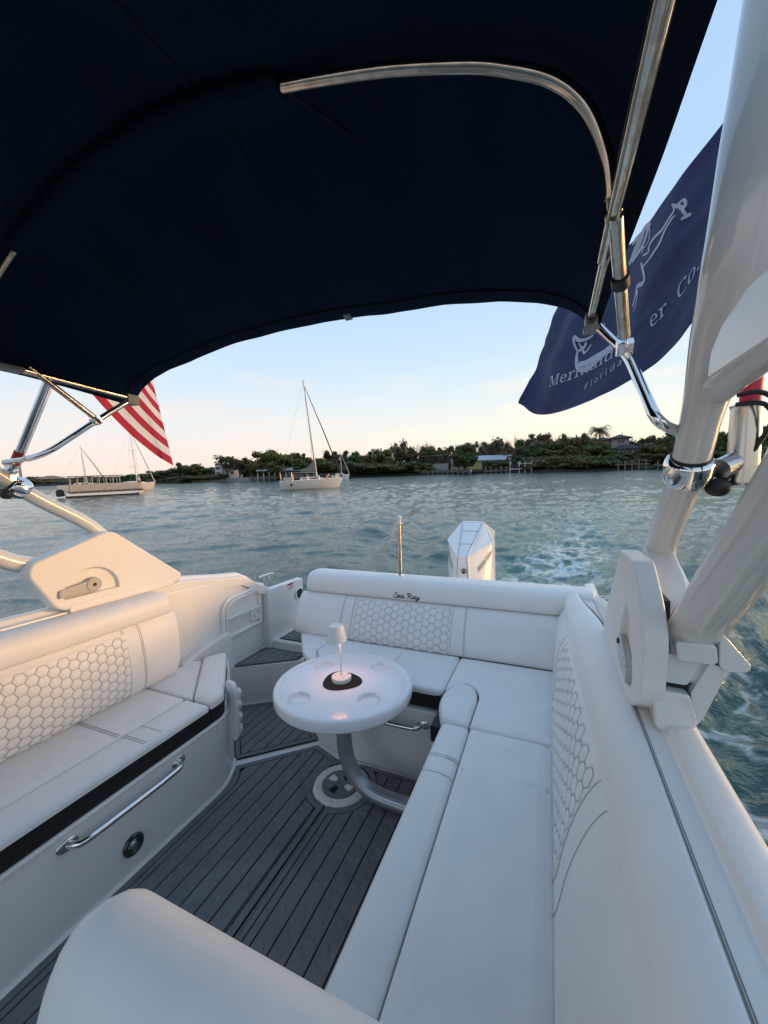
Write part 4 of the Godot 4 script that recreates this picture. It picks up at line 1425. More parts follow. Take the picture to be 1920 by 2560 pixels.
func build_bimini() -> void:
	var t := thing("bimini_top", "dark navy canvas sunshade on steel tubes overhead", "bimini top", Vector3(-0.95, 2.0, -0.6))
	var mb := MB.new()
	var zs := func(b: float) -> float: return lerpf(-1.385, 1.0, b)
	sheet(mb, func(a: float, b: float) -> Vector3: return roof(lerpf(-1, 1, a), zs.call(b)), 90, 70, Vector3(0, -1, 0))
	# upper skin gives the cloth its thickness
	sheet(mb, func(a: float, b: float) -> Vector3: return roof(lerpf(-1, 1, a), zs.call(b)) + Vector3(0, 0.003, 0), 60, 40, Vector3(0, 1, 0))
	var cv := obj("canopy", mb, mats["navy_canvas"], t, 60.0)
	# folded hems
	mb = MB.new()
	sheet(mb, func(a: float, b: float) -> Vector3: return roof(lerpf(-0.995, 0.995, a), lerpf(-1.389, -1.335, b)) + Vector3(0, -0.0035 - 0.002 * sin(PI * b), 0), 90, 4, Vector3(0, -1, 0))
	for e in [-1.0, 1.0]:
		sheet(mb, func(a: float, b: float) -> Vector3: return roof(e * lerpf(0.972, 1.0, a), lerpf(-1.385, 1.0, b)) + Vector3(-e * 0.003, -0.003, 0), 3, 60, Vector3(0, -1, 0))
	obj("hem", mb, mats["navy_canvas"], cv, 60.0)
	mb = MB.new()
	var edge := PackedVector3Array()
	for k in 81: edge.push_back(roof(lerpf(-0.97, 0.97, k / 80.0), -1.332) + Vector3(0, -0.006, 0))
	tube(mb, edge, 0.0025, 5)
	for sxx in [-0.735, -1.45]:
		var pts := PackedVector3Array()
		for k in 50:
			var a: float = (sxx + 0.945) / 1.1
			pts.push_back(roof(a, lerpf(-1.38, 0.9, k / 49.0)) + Vector3(0, -0.002, 0))
		tube(mb, pts, 0.0022, 5)
	tube(mb, PackedVector3Array([roof((-0.55 + 0.945) / 1.1, -0.72) + Vector3(0, -0.004, 0), roof((-0.43 + 0.945) / 1.1, -0.86) + Vector3(0, -0.002, 0)]), 0.003, 5)
	obj("seam", mb, mat("navy_seam", lin(0.0015, 0.0035, 0.008), 0.9), cv)
	mb = MB.new()
	var tc := roof((-0.725 + 0.945) / 1.08, -1.375)
	boxt(mb, Vector3(0.030, 0.002, 0.030), Transform3D(Basis(Vector3(1, 0, 0), -0.35), tc + Vector3(0, -0.008, 0)))
	obj("canvas_tag", mb, mat("tag_grey", lin(0.22, 0.22, 0.22), 0.7), cv, 0.0)
	# middle bow, its starboard half inside a sleeve
	var half := v2([1.045, 2.05, 1.035, 2.11, 1.005, 2.18, 0.955, 2.232, 0.88, 2.272, 0.79, 2.306, 0.6, 2.358, 0.3, 2.415])
	var whole := PackedVector2Array()
	for q in half: whole.push_back(Vector2(-q.x, q.y))
	whole.push_back(Vector2(0, 2.440))
	half.reverse()
	whole.append_array(half)
	var bow := PackedVector3Array()
	for q in spline2(whole, 10): bow.push_back(Vector3(-0.95 + q.x, q.y, -0.83 + 0.3 * (q.y - 2.05)))
	mb = MB.new()
	tube(mb, bow, 0.0125, 14)
	obj("middle_bow", mb, mats["steel_tube"], t)
	mb = MB.new()
	var sl := PackedVector3Array()
	for p in bow:
		if p.x > -1.60 and p.x < -0.52: sl.push_back(p + Vector3(0, 0.004, 0))
	tube(mb, sl, 0.021, 12, 1.25)
	sheet(mb, func(a: float, b: float) -> Vector3:
		var i := clampi(int(a * (sl.size() - 1)), 0, sl.size() - 1)
		var p := sl[i]
		var q := roof((p.x + 0.945) / 1.1, p.z + lerpf(-0.10, 0.02, b) - 0.02 + 0.05 * a)
		return q.lerp(Vector3(p.x, p.y - 0.018, p.z), smoothstep(0.0, 1.0, b)) , 40, 6, Vector3(0, -1, 0))
	obj("bow_sleeve", mb, mats["navy_canvas"], cv, 60.0)
	for side in [1.0, -1.0]:
		var L: bool = side < 0
		var x := 0.105 if not L else -1.925
		# side rail, in two telescoping lengths
		mb = MB.new()
		tube(mb, v3([x, 2.045, 0.9, x, 2.045, -0.90]), 0.0125, 16)
		var rail := obj("side_rail", mb, mats["steel_tube"], t)
		mb = MB.new()
		tube(mb, v3([x, 2.045, -0.87, x, 2.035, -1.01]), 0.0142, 16)
		lathe(mb, v2([0.0125, -0.005, 0.0165, -0.005, 0.0165, 0.005, 0.0125, 0.005]), Transform3D(Basis(Vector3(1, 0, 0), Vector3(0, 0, -1), Vector3(0, 1, 0)), Vector3(x, 2.045, -0.868)), 20)
		obj("rail_socket", mb, mats["steel_tube"], rail)
		mb = MB.new()
		tube(mb, v3([x, 2.034, -1.0, x, 2.018, -1.30]), 0.0108, 14)
		obj("rail_end", mb, mats["steel_tube"], rail)
		mb = MB.new()
		box(mb, Vector3(x - 0.016, 1.985, -1.345), Vector3(x + 0.016, 2.035, -1.29), 0.006)
		box(mb, Vector3(x - 0.02, 1.985, -1.335), Vector3(x + 0.035 * side, 2.0, -1.30), 0.004)
		var mt := obj("corner_mount", mb, mats["grey_nylon"], t)
		mb = MB.new()
		lathe(mb, v2([0.0, 0.0, 0.010, 0.0, 0.010, 0.004, 0.0, 0.004]), Transform3D(Basis(Vector3(1, 0, 0), Vector3(0, 0, -1), Vector3(0, 1, 0)), Vector3(x, 2.008, -1.288)), 14)
		obj("bolt", mb, mats["seam_grey"], mt)
		# support strut down to the tower leg
		var a0 := Vector3(0.125, 1.992, -1.31) if not L else Vector3(-1.925, 2.0, -1.30)
		var st: PackedVector3Array
		if not L: st = bend(PackedVector3Array([a0, Vector3(0.185, 1.895, -1.25), Vector3(0.215, 1.675, -1.035), Vector3(0.268, 1.660, -1.10)]), 0.07, 6)
		else: st = bend(PackedVector3Array([a0, Vector3(-1.935, 1.885, -1.15), Vector3(-2.02, 1.715, -0.97), Vector3(-2.165, 1.69, -0.90)]), 0.07, 6)
		mb = MB.new()
		tube(mb, st, 0.0125, 14)
		obj("support_strut", mb, mats["chrome"], t)
		var pv := Vector3(0.178, 1.905, -1.235) if not L else Vector3(-1.935, 1.885, -1.15)
		mb = MB.new()
		boxt(mb, Vector3(0.040, 0.034, 0.040), Transform3D(Basis(Vector3(1, 0, 0), 0.7), pv), 0.007)
		ball(mb, pv + Vector3(-0.002, 0.022, 0.022), Vector3(0.012, 0.012, 0.012), 6)
		obj("hinge_clamp", mb, mats["chrome"], t)
		# brace between the strut hinge and the canopy frame
		if not L:
			mb = MB.new()
			tube(mb, v3([0.174, 1.925, -1.205, 0.100, 2.06, -0.835]), 0.0140, 16)
			var brc := obj("brace_tube", mb, mats["steel_tube"], t)
			mb = MB.new()
			var bd := (Vector3(0.100, 2.06, -0.835) - Vector3(0.174, 1.925, -1.205)).normalized()
			var bx := bd.cross(Vector3(0, 1, 0)).normalized()
			lathe(mb, v2([0.014, -0.014, 0.0185, -0.014, 0.0185, 0.014, 0.014, 0.014]), Transform3D(Basis(bx, bd, bx.cross(bd)), Vector3(0.174, 1.925, -1.205).lerp(Vector3(0.100, 2.06, -0.835), 0.48)), 18)
			obj("rubber_strap", mb, mats["black_rubber"], brc)
		else:
			mb = MB.new()
			tube(mb, v3([-1.935, 1.90, -1.14, -1.92, 2.06, -0.90]), 0.012, 14)
			obj("brace_tube", mb, mats["steel_tube"], t)
			mb = MB.new()
			tube(mb, v3([-2.175, 1.665, -0.93, -1.925, 2.035, -0.97]), 0.015, 14)
			var lt := obj("brace_tube", mb, mats["chrome"], t)
			mb = MB.new()
			tube(mb, v3([-2.160, 1.687, -0.932, -2.125, 1.739, -0.938]), 0.0175, 14)
			obj("tape_wrap", mb, mats["red_tape"], lt, 35.0, "red tape round the foot of the brace")
			mb = MB.new()
			ball(mb, Vector3(-2.18, 1.655, -0.925), Vector3(0.026, 0.02, 0.026), 8)
			box(mb, Vector3(-2.195, 1.61, -0.94), Vector3(-2.17, 1.65, -0.92), 0.006)
			obj("foot_mount", mb, mats["chrome"], t)
			mb = MB.new()
			box(mb, Vector3(-1.955, 2.03, -0.88), Vector3(-1.90, 2.05, -0.78), 0.006)
			obj("rail_clamp", mb, mats["grey_nylon"], t)

# ---------------------------------------------------------------- flags
var FLAG_TOP: PackedVector3Array
var FLAG_BOT: PackedVector3Array
func on_curve(c: PackedVector3Array, u: float) -> Vector3:
	var n := c.size() - 1
	var f := clampf(u, 0.0, 1.0) * n
	var i := mini(int(f), n - 1)
	return c[i].cubic_interpolate(c[i + 1], c[maxi(i - 1, 0)], c[mini(i + 2, n)], f - i)

func flag_at(u: float, v: float) -> Vector3:      # u from the fly (0) to the hoist (1), v up
	var p := on_curve(FLAG_BOT, u).lerp(on_curve(FLAG_TOP, u), v)
	var side := Vector3(0.85, 0.0, -0.5)
	p += side * (0.022 * sin(u * 11.0 + v * 3.5) * (1.0 - u * 0.6) + 0.012 * sin(u * 19.0 - v * 5.0 + 1.0) + 0.02 * noise_a.get_noise_2d(u * 3.0, v * 2.0))
	return p

func flag_n(u: float, v: float) -> Vector3:
	var a := flag_at(u + 0.01, v) - flag_at(u - 0.01, v)
	var b := flag_at(u, v + 0.01) - flag_at(u, v - 0.01)
	var n := a.cross(b).normalized()
	return n if n.z > 0.0 else -n

# lettering laid onto a curved surface: f maps the text's plane to the surface
func letters(parent: Node3D, called: String, text: String, bold: bool, serif: bool, put: Callable, m: Material) -> void:
	var tm := TextMesh.new()
	var f := SystemFont.new()
	f.font_names = PackedStringArray(["Droid Serif" if serif else "Droid Sans"])
	f.font_weight = 700 if bold else 400
	tm.font = f
	tm.text = text
	tm.font_size = 64
	tm.pixel_size = 1.0 / 64.0
	tm.depth = 0.0
	tm.curve_step = 4.0
	tm.horizontal_alignment = HORIZONTAL_ALIGNMENT_LEFT
	tm.vertical_alignment = VERTICAL_ALIGNMENT_BOTTOM
	if tm.get_surface_count() == 0: return
	var a := tm.surface_get_arrays(0)
	var vs: PackedVector3Array = a[Mesh.ARRAY_VERTEX]
	var ix: PackedInt32Array = a[Mesh.ARRAY_INDEX] if a[Mesh.ARRAY_INDEX] != null else PackedInt32Array()
	if ix.size() == 0:
		for i in vs.size(): ix.push_back(i)
	var mb := MB.new()
	var w: float = tm.get_aabb().size.x
	for i in range(0, ix.size(), 3):
		var q := []
		for k in 3:
			var p := vs[ix[i + k]]
			q.push_back(put.call(p.x / maxf(w, 0.01), p.y))
		mb.tri(q[0], q[1], q[2])
	obj(called, mb, m, parent, 0.0)

func build_flags() -> void:
	# navy flag flying aft from the port tower leg
	var t := thing("navy_flag", "navy blue flag with white mermaid emblem flying beside the right tower leg", "flag", Vector3(0.45, 1.7, -1.25))
	FLAG_BOT = v3([-0.185, 2.005, -2.38, -0.10, 1.925, -2.30, 0.02, 1.895, -2.16, 0.17, 1.90, -1.95, 0.28, 1.935, -1.70, 0.38, 2.005, -1.45, 0.46, 2.11, -1.28])
	FLAG_TOP = v3([0.05, 2.52, -2.42, 0.08, 2.53, -2.32, 0.14, 2.51, -2.15, 0.22, 2.47, -1.92, 0.31, 2.44, -1.70, 0.41, 2.50, -1.46, 0.52, 2.70, -1.28])
	var mb := MB.new()
	sheet(mb, func(a: float, b: float) -> Vector3: return flag_at(a, b), 90, 40, Vector3(-0.4, 0, 1))
	var fm := mat("flag_navy", lin(0.009, 0.016, 0.066), 0.7)
	fm.backlight_enabled = true
	fm.backlight = lin(0.006, 0.011, 0.05)
	var cloth := obj("flag_cloth", mb, fm, t, 60.0)
	mb = MB.new()
	tube(mb, v3([0.415, 1.62, -1.17, 0.432, 1.82, -1.19]), 0.020, 16)
	obj("pole_sleeve", mb, mats["red_sleeve"], t)
	mb = MB.new()
	tube(mb, v3([0.43, 1.80, -1.19, 0.50, 2.75, -1.27]), 0.011, 12)
	obj("flag_pole", mb, mats["white_plastic"], t)
	var white := mat("flag_white", lin(0.42, 0.44, 0.52), 0.7)
	letters(cloth, "lettering", "Mermaid", false, true, func(x: float, y: float) -> Vector3:
		return flag_at(0.275 + x * 0.285, 0.19 + x * 0.035 + y * 0.115) + flag_n(0.28 + x * 0.28, 0.2) * 0.003, white)
	letters(cloth, "lettering", "F l o r i d a", false, false, func(x: float, y: float) -> Vector3:
		return flag_at(0.455 + x * 0.15, 0.095 + x * 0.045 + y * 0.062) + flag_n(0.46 + x * 0.15, 0.1) * 0.003, white)
	letters(cloth, "lettering", "er  Co.", false, true, func(x: float, y: float) -> Vector3:
		return flag_at(0.70 + x * 0.145, 0.225 + x * 0.02 + y * 0.125) + flag_n(0.70 + x * 0.15, 0.3) * 0.003, white)
	mb = MB.new()
	for s in EMBLEM:
		var pts := PackedVector2Array()
		for i in range(1, s.size(), 2): pts.push_back(Vector2(s[i], s[i + 1]))
		var path := PackedVector3Array()
		for q in spline2(pts, 5): path.push_back(flag_at(q.x, q.y) + flag_n(q.x, q.y) * 0.002)
		for i in path.size() - 1:
			var q := []
			for k in [i, i + 1]:
				var d: Vector3 = path[mini(k + 1, path.size() - 1)] - path[maxi(k - 1, 0)]
				var uvq := spline2(pts, 5)[k]
				var w: float = s[0] * (0.30 + 0.70 * sin(PI * (0.08 + 0.84 * k / (path.size() - 1.0))))
				var across := d.cross(flag_n(uvq.x, uvq.y)).normalized() * w
				q.push_back(path[k] - across); q.push_back(path[k] + across)
			var f0 := mb.start()
			mb.quad(q[0], q[1], q[3], q[2])
			mb.face(f0, Vector3(-0.4, 0, 1))
	obj("emblem", mb, white, cloth, 40.0)
	# striped flag flying aft on the starboard side
	t = thing("striped_flag", "red and white striped flag drooping behind the left canopy struts", "flag", Vector3(-2.35, 1.7, -1.05))
	var bot := v3([-2.405, 2.32, -1.30, -2.455, 2.145, -1.43, -2.50, 1.94, -1.67, -2.525, 1.80, -1.88, -2.53, 1.735, -2.01])
	var top := v3([-2.487, 3.05, -1.62, -2.52, 2.90, -1.70, -2.56, 2.75, -1.79, -2.61, 2.63, -1.86, -2.64, 2.54, -1.93])
	mb = MB.new()
	sheet(mb, func(a: float, b: float) -> Vector3:
		var p := on_curve(bot, a).lerp(on_curve(top, a), b)
		return p + Vector3(0.8, 0, 0.6) * (0.014 * sin(a * 9.0 + b * 4.0) + 0.006 * sin(a * 23.0 + b * 9.0)), 70, 13, Vector3(1, 0, 0.4))
	# one band of cloth per stripe
	var red := mat("flag_red", lin(0.34, 0.003, 0.028), 0.75)
	red.backlight_enabled = true; red.backlight = lin(0.04, 0.001, 0.002)
	var wht := mat("flag_stripe_white", lin(0.66, 0.63, 0.62), 0.75)
	wht.backlight_enabled = true; wht.backlight = lin(0.30, 0.28, 0.27)
	for k in 13:
		mb = MB.new()
		sheet(mb, func(a: float, b: float) -> Vector3:
			var vv := (k + b) / 13.0
			var p := on_curve(bot, a).lerp(on_curve(top, a), vv)
			return p + Vector3(0.8, 0, 0.6) * (0.016 * sin(a * 9.0 + vv * 4.0) + 0.007 * sin(a * 23.0 + vv * 9.0) + 0.012 * noise_a.get_noise_2d(a * 5.0, vv * 4.0)), 60, 5, Vector3(1, 0, 0.4))
		obj("stripe", mb, red if k % 2 == 0 else wht, t, 60.0)
	mb = MB.new()
	tube(mb, v3([-2.325, 1.66, -1.005, -2.49, 3.08, -1.632]), 0.010, 12)
	obj("flag_pole", mb, mats["white_plastic"], t)

# strokes of the emblem on the cloth: [half width, u, v, u, v, ...]
var EMBLEM := [
	[0.006, 0.785, 0.85, 0.795, 0.83, 0.800, 0.78, 0.790, 0.80, 0.780, 0.85, 0.785, 0.85],
	[0.005, 0.790, 0.80, 0.800, 0.73],
	[0.006, 0.790, 0.73, 0.800, 0.72, 0.810, 0.70],
	[0.006, 0.765, 0.90, 0.770, 0.85, 0.755, 0.83, 0.740, 0.81, 0.715, 0.82, 0.700, 0.80, 0.700, 0.77, 0.675, 0.80],
	[0.007, 0.775, 0.80, 0.765, 0.80, 0.750, 0.77, 0.740, 0.73, 0.725, 0.71, 0.705, 0.70, 0.680, 0.71],
	[0.005, 0.765, 0.90, 0.780, 0.84, 0.785, 0.85],
	[0.004, 0.685, 0.96, 0.695, 0.92, 0.690, 0.92, 0.695, 0.87, 0.695, 0.85, 0.680, 0.85, 0.655, 0.89],
	[0.014, 0.690, 0.98, 0.670, 0.99, 0.655, 0.97, 0.630, 0.94, 0.610, 0.91, 0.590, 0.87],
	[0.01, 0.695, 0.97, 0.680, 0.95, 0.660, 0.91, 0.630, 0.89, 0.605, 0.87],
	[0.008, 0.670, 0.98, 0.635, 0.99, 0.610, 0.98],
	[0.006, 0.660, 0.88, 0.665, 0.83],
	[0.008, 0.665, 0.77, 0.675, 0.73, 0.690, 0.66, 0.695, 0.60, 0.685, 0.59, 0.665, 0.62, 0.650, 0.63, 0.660, 0.57, 0.655, 0.52, 0.640, 0.48],
	[0.008, 0.650, 0.63, 0.645, 0.57, 0.630, 0.53],
	[0.018, 0.600, 0.49, 0.580, 0.44, 0.565, 0.38, 0.530, 0.34, 0.480, 0.33, 0.440, 0.32, 0.410, 0.34],
	[0.012, 0.585, 0.50, 0.575, 0.43, 0.550, 0.36, 0.505, 0.31, 0.450, 0.27, 0.410, 0.31, 0.390, 0.40, 0.390, 0.44],
	[0.008, 0.390, 0.44, 0.375, 0.51, 0.370, 0.56, 0.395, 0.52, 0.420, 0.51, 0.445, 0.52],
	[0.008, 0.390, 0.44, 0.415, 0.46, 0.420, 0.49],
	[0.006, 0.395, 0.50, 0.420, 0.41, 0.440, 0.46],
]

# ---------------------------------------------------------------- outboard
func build_engine() -> void:
	var t := thing("outboard_motor", "white outboard motor with grey lettering behind the stern", "outboard motor", Vector3(-0.65, 0.2, -3.4))
	# cowl corners: front panel F, shoulders S, top T, back B
	var fl := Vector3(-0.725, 0.30, -3.10)
	var fr := Vector3(-0.575, 0.30, -3.10)
	var tl := Vector3(-0.700, 0.955, -3.13)
	var tr := Vector3(-0.630, 0.955, -3.13)
	var sl := Vector3(-0.845, 1.06, -3.40)
	var sr := Vector3(-0.455, 1.06, -3.40)
	var bl := Vector3(-0.855, 0.30, -3.42)
	var br := Vector3(-0.440, 0.30, -3.42)
	var ul := Vector3(-0.745, 1.205, -3.56)
	var ur := Vector3(-0.565, 1.205, -3.56)
	var rl := Vector3(-0.80, 1.10, -3.80)
	var rr := Vector3(-0.49, 1.10, -3.80)
	var dl := Vector3(-0.80, 0.30, -3.82)
	var dr := Vector3(-0.49, 0.30, -3.82)
	var panel := func(pts: Array, puff: float, out: Vector3) -> MB:
		var mb := MB.new()
		sheet(mb, func(a: float, b: float) -> Vector3:
			var p: Vector3 = pts[0].lerp(pts[1], a).lerp(pts[3].lerp(pts[2], a), b)
			return p + out * puff * (1.0 - pow(absf(2.0 * a - 1.0), 3.0)) * (1.0 - pow(absf(2.0 * b - 1.0), 3.0)), 10, 10, out)
		return mb
	var m = mats["engine_white"]
	obj("front_panel", panel.call([fl, fr, tr, tl], 0.012, Vector3(0, 0.1, 1)), m, t, 40.0)
	var side_r := obj("side_cowl", panel.call([fr, br, sr, tr], 0.02, Vector3(0.9, 0, 0.5)), m, t, 40.0)
	var side_l := obj("side_cowl", panel.call([fl, bl, sl, tl], 0.02, Vector3(-0.9, 0, 0.5)), m, t, 40.0)
	obj("top_panel", panel.call([tl, tr, ur, ul], 0.012, Vector3(0, 0.8, 0.5)), m, t, 40.0)
	obj("shoulder_panel", panel.call([tr, sr, ur.lerp(sr, 0.0), ur], 0.012, Vector3(0.6, 0.7, 0.2)), m, t, 40.0)
	obj("shoulder_panel", panel.call([tl, sl, ul.lerp(sl, 0.0), ul], 0.012, Vector3(-0.6, 0.7, 0.2)), m, t, 40.0)
	var mb := MB.new()
	for q in [[sr, br, dr, rr, Vector3(1, 0, 0)], [sl, bl, dl, rl, Vector3(-1, 0, 0)], [rl, rr, dr, dl, Vector3(0, 0, -1)], [ul, ur, rr, rl, Vector3(0, 1, -0.3)]]:
		var s := mb.start()
		mb.quad(q[0], q[1], q[2], q[3]); mb.face(s, q[4])
	var s0 := mb.start()
	mb.tri(ur, sr, rr); mb.face(s0, Vector3(1, 1, 0)); s0 = mb.start()
	mb.tri(ul, sl, rl); mb.face(s0, Vector3(-1, 1, 0))
	obj("rear_cowl", mb, m, t, 20.0)
	# softened edges
	mb = MB.new()
	for e in [[tr, sr], [tl, sl], [sr, ur], [sl, ul], [ul, ur], [fr, tr], [fl, tl], [sr, br], [tl, tr], [ul, tl], [ur, tr]]:
		var mid: Vector3 = (Vector3(-0.65, 0.75, -3.4) - e[0].lerp(e[1], 0.5)).normalized() * 0.010
		tube(mb, PackedVector3Array([e[0] + mid, e[1] + mid]), 0.0155, 10)
	obj("edge_moulding", mb, m, t, 60.0)
	# dark joints between panels
	mb = MB.new()
	for e in [[fl, tl], [fr, tr], [tl, ul], [tr, ur], [tl.lerp(ul, 0.33), tr.lerp(ur, 0.33)], [tl.lerp(ul, 0.7), tr.lerp(ur, 0.7)]]:
		var o := Vector3(0, 0.004, 0.006)
		tube(mb, PackedVector3Array([e[0] + o, e[0].lerp(e[1], 0.5) + o * 2.2, e[1] + o]), 0.0014, 6)
	tube(mb, PackedVector3Array([fl.lerp(tl, 0.70) + Vector3(0.02, 0, 0.012), fr.lerp(tr, 0.70) + Vector3(-0.02, 0, 0.012)]), 0.002, 6)
	obj("panel_joint", mb, mats["seam_grey"], t)
	# badge
	mb = MB.new()
	var bc := Vector3(-0.650, 0.845, -3.108)
	lathe(mb, v2([0.0, 0.004, 0.022, 0.003, 0.024, 0.0]), Transform3D(Basis(Vector3(1, 0, 0), Vector3(0, 0.05, 1).normalized(), Vector3(0, -1, 0.05).normalized()), bc), 24)
	var bd := obj("badge", mb, mats["ink"], t)
	mb = MB.new()
	tube(mb, PackedVector3Array([bc + Vector3(-0.012, -0.008, 0.006), bc + Vector3(-0.006, 0.010, 0.006), bc + Vector3(0.0, -0.004, 0.006), bc + Vector3(0.006, 0.010, 0.006), bc + Vector3(0.012, -0.004, 0.006)]), 0.003, 6)
	var ringp := PackedVector3Array()
	for k in 25: ringp.push_back(bc + Vector3(cos(TAU * k / 24.0) * 0.0205, sin(TAU * k / 24.0) * 0.0205, 0.004))
	tube(mb, ringp, 0.002, 5)
	obj("badge_emblem", mb, mats["chrome"], bd)
	letters(side_r, "lettering", "MERCURY", true, false, func(x: float, y: float) -> Vector3:
		var a := 0.30 + x * 0.62
		var b := 0.735 + x * 0.105 + y * 0.085
		var p := fr.lerp(br, a).lerp(tr.lerp(sr, a), b)
		return p + Vector3(0.9, 0, 0.5) * (0.02 * (1.0 - pow(absf(2.0 * a - 1.0), 3.0)) * (1.0 - pow(absf(2.0 * b - 1.0), 3.0)) + 0.003), mats["grey_letters"])
	letters(side_l, "lettering", "MERCURY", true, false, func(x: float, y: float) -> Vector3:
		var a := 0.92 - x * 0.62
		var b := 0.84 - x * 0.105 + y * 0.085
		var p := fl.lerp(bl, a).lerp(tl.lerp(sl, a), b)
		return p + Vector3(-0.9, 0, 0.5) * (0.02 * (1.0 - pow(absf(2.0 * a - 1.0), 3.0)) * (1.0 - pow(absf(2.0 * b - 1.0), 3.0)) + 0.003), mats["grey_letters"])
	mb = MB.new()
	box(mb, Vector3(-0.74, -0.75, -3.62), Vector3(-0.56, 0.32, -3.30), 0.03, 3)
	obj("midsection", mb, m, t)

# ---------------------------------------------------------------- table
func build_table() -> void:
	var c := Vector2(-0.962, -1.66)
	var R := 0.345
	var t := thing("cockpit_table", "round white table with four cup recesses on a curved metal post", "table", Vector3(c.x, 0, c.y))
	var cups := [Vector2(-0.195, -0.125), Vector2(0.105, -0.225), Vector2(-0.130, 0.20), Vector2(0.185, 0.09)]
	var mb := MB.new()
	sheet(mb, func(a: float, b: float) -> Vector3:
		var r := b * (R - 0.016)
		var p := Vector2(cos(a * TAU), sin(a * TAU)) * r
		var y := 0.560
		y += 0.010 * smoothstep(R - 0.038, R - 0.024, r)
		for q in cups:
			var d: float = p.distance_to(q)
			y -= 0.013 * (1.0 - smoothstep(0.046, 0.053, d)) - 0.0025 * exp(-pow((d - 0.056) / 0.004, 2.0))
		return Vector3(c.x + p.x, y, c.y + p.y), 180, 100, Vector3(0, 1, 0))
	lathe(mb, v2([R - 0.016, 0.570, R - 0.008, 0.5695, R - 0.002, 0.566, R + 0.001, 0.560, R + 0.0025, 0.545, R + 0.002, 0.524, R - 0.002, 0.516, R - 0.010, 0.5125, R - 0.03, 0.512, 0.05, 0.505, 0.0, 0.505]), Transform3D(Basis.IDENTITY, Vector3(c.x, 0, c.y)), 120)
	obj("table_top", mb, mats["table_white"], t, 50.0)
	# ribbed post that bends away under the sofa
	mb = MB.new()
	var path := spline(v3([-0.945, 0.51, -1.615, -0.945, 0.34, -1.615, -0.938, 0.235, -1.615, -0.905, 0.145, -1.615, -0.845, 0.085, -1.614, -0.76, 0.055, -1.613, -0.62, 0.048, -1.612, -0.36, 0.048, -1.612]), 10)
	var n := path.size()
	var s := mb.start()
	var sides := 96
	var prev := PackedVector3Array()
	for i in n:
		var d := (path[mini(i + 1, n - 1)] - path[maxi(i - 1, 0)]).normalized()
		var x := Vector3(0, 0, 1)
		var y := d.cross(x).normalized()
		var ring := PackedVector3Array()
		for k in sides:
			var a := TAU * k / sides
			var r := 0.0375 + 0.0007 * cos(a * 24.0)
			ring.push_back(path[i] + x * cos(a) * r + y * sin(a) * r)
		if i > 0:
			for k in sides:
				mb.quad(prev[k], prev[(k + 1) % sides], ring[(k + 1) % sides], ring[k])
		prev = ring
	mb.close(s)
	obj("table_post", mb, mats["brushed_post"], t, 60.0)
	mb = MB.new()
	lathe(mb, v2([0.0375, 0.485, 0.06, 0.495, 0.10, 0.505, 0.10, 0.509]), Transform3D(Basis.IDENTITY, Vector3(-0.945, 0, -1.615)), 36)
	obj("post_flange", mb, mats["brushed_post"], t)
	# mat and lamp
	var mt := PackedVector2Array()
	for k in 48:
		var a := TAU * k / 48.0
		var r := 0.098 * (1.0 + 0.075 * cos(3.0 * a + 0.6))
		mt.push_back(Vector2(-0.980 + cos(a) * r * 1.02, -1.672 + sin(a) * r * 0.95))
	mb = MB.new()
	prism(mb, mt, 0.5605, 0.5640, UPRIGHT, 0.0012, 2)
	var m := obj("table_mat", mb, mats["black_felt"], thing("table_mat", "black rounded felt mat in the middle of the white table", "mat", Vector3(-0.98, 0.56, -1.672)))
	m.name = "felt"
	var l := thing("table_lamp", "small white cordless lamp, lit, standing on the black mat", "lamp", Vector3(-0.983, 0.564, -1.675))
	var tf := Transform3D(Basis.IDENTITY, Vector3(-0.983, 0, -1.675))
	mb = MB.new()
	lathe(mb, v2([0.0, 0.588, 0.044, 0.588, 0.050, 0.585, 0.051, 0.570, 0.049, 0.5645, 0.0, 0.5645]), tf, 44)
	var lb := obj("lamp_base", mb, mats["lamp_white"], l)
	mb = MB.new()
	box(mb, Vector3(-0.985 + 0.022, 0.5878, -1.71), Vector3(-0.985 + 0.034, 0.5886, -1.698), 0.0)
	obj("switch", mb, mats["grey_letters"], lb)
	mb = MB.new()
	tube(mb, v3([-0.983, 0.585, -1.675, -0.987, 0.80, -1.678]), 0.0042, 12)
	obj("lamp_stem", mb, mats["lamp_white"], l)
	var sf := Transform3D(Basis(Vector3(0, 0, 1), 0.025), Vector3(-0.987, 0, -1.678))
	mb = MB.new()
	lathe(mb, v2([0.048, 0.769, 0.051, 0.766, 0.052, 0.769, 0.0385, 0.842, 0.035, 0.846, 0.012, 0.8465, 0.010, 0.845, 0.0, 0.845]), sf, 44)
	lathe(mb, v2([0.048, 0.7692, 0.046, 0.785, 0.043, 0.800]), sf, 44)
	obj("lamp_shade", mb, mats["lamp_white"], l)
	var glow := mat("lamp_glow", Color(1, 0.85, 0.75), 0.5)
	glow.emission_enabled = true
	glow.emission = Color(1.0, 0.74, 0.60)
	glow.emission_energy_multiplier = 1.2
	mb = MB.new()
	lathe(mb, v2([0.0, 0.790, 0.044, 0.790, 0.044, 0.793, 0.0, 0.793]), sf, 32)
	obj("lamp_diffuser", mb, glow, l)
	mb = MB.new()
	for k in 5:
		var a := TAU * k / 5.0 + 0.3
		ball(mb, sf * Vector3(cos(a) * 0.022, 0.788, sin(a) * 0.022), Vector3(0.004, 0.004, 0.004), 5)
	var led := mat("lamp_led", Color(1, 0.9, 0.8), 0.5)
	led.emission_enabled = true
	led.emission = Color(1.0, 0.80, 0.62)
	led.emission_energy_multiplier = 14.0
	obj("lamp_bulb", mb, led, l)
	var om := SpotLight3D.new()
	om.name = "lamp_light"
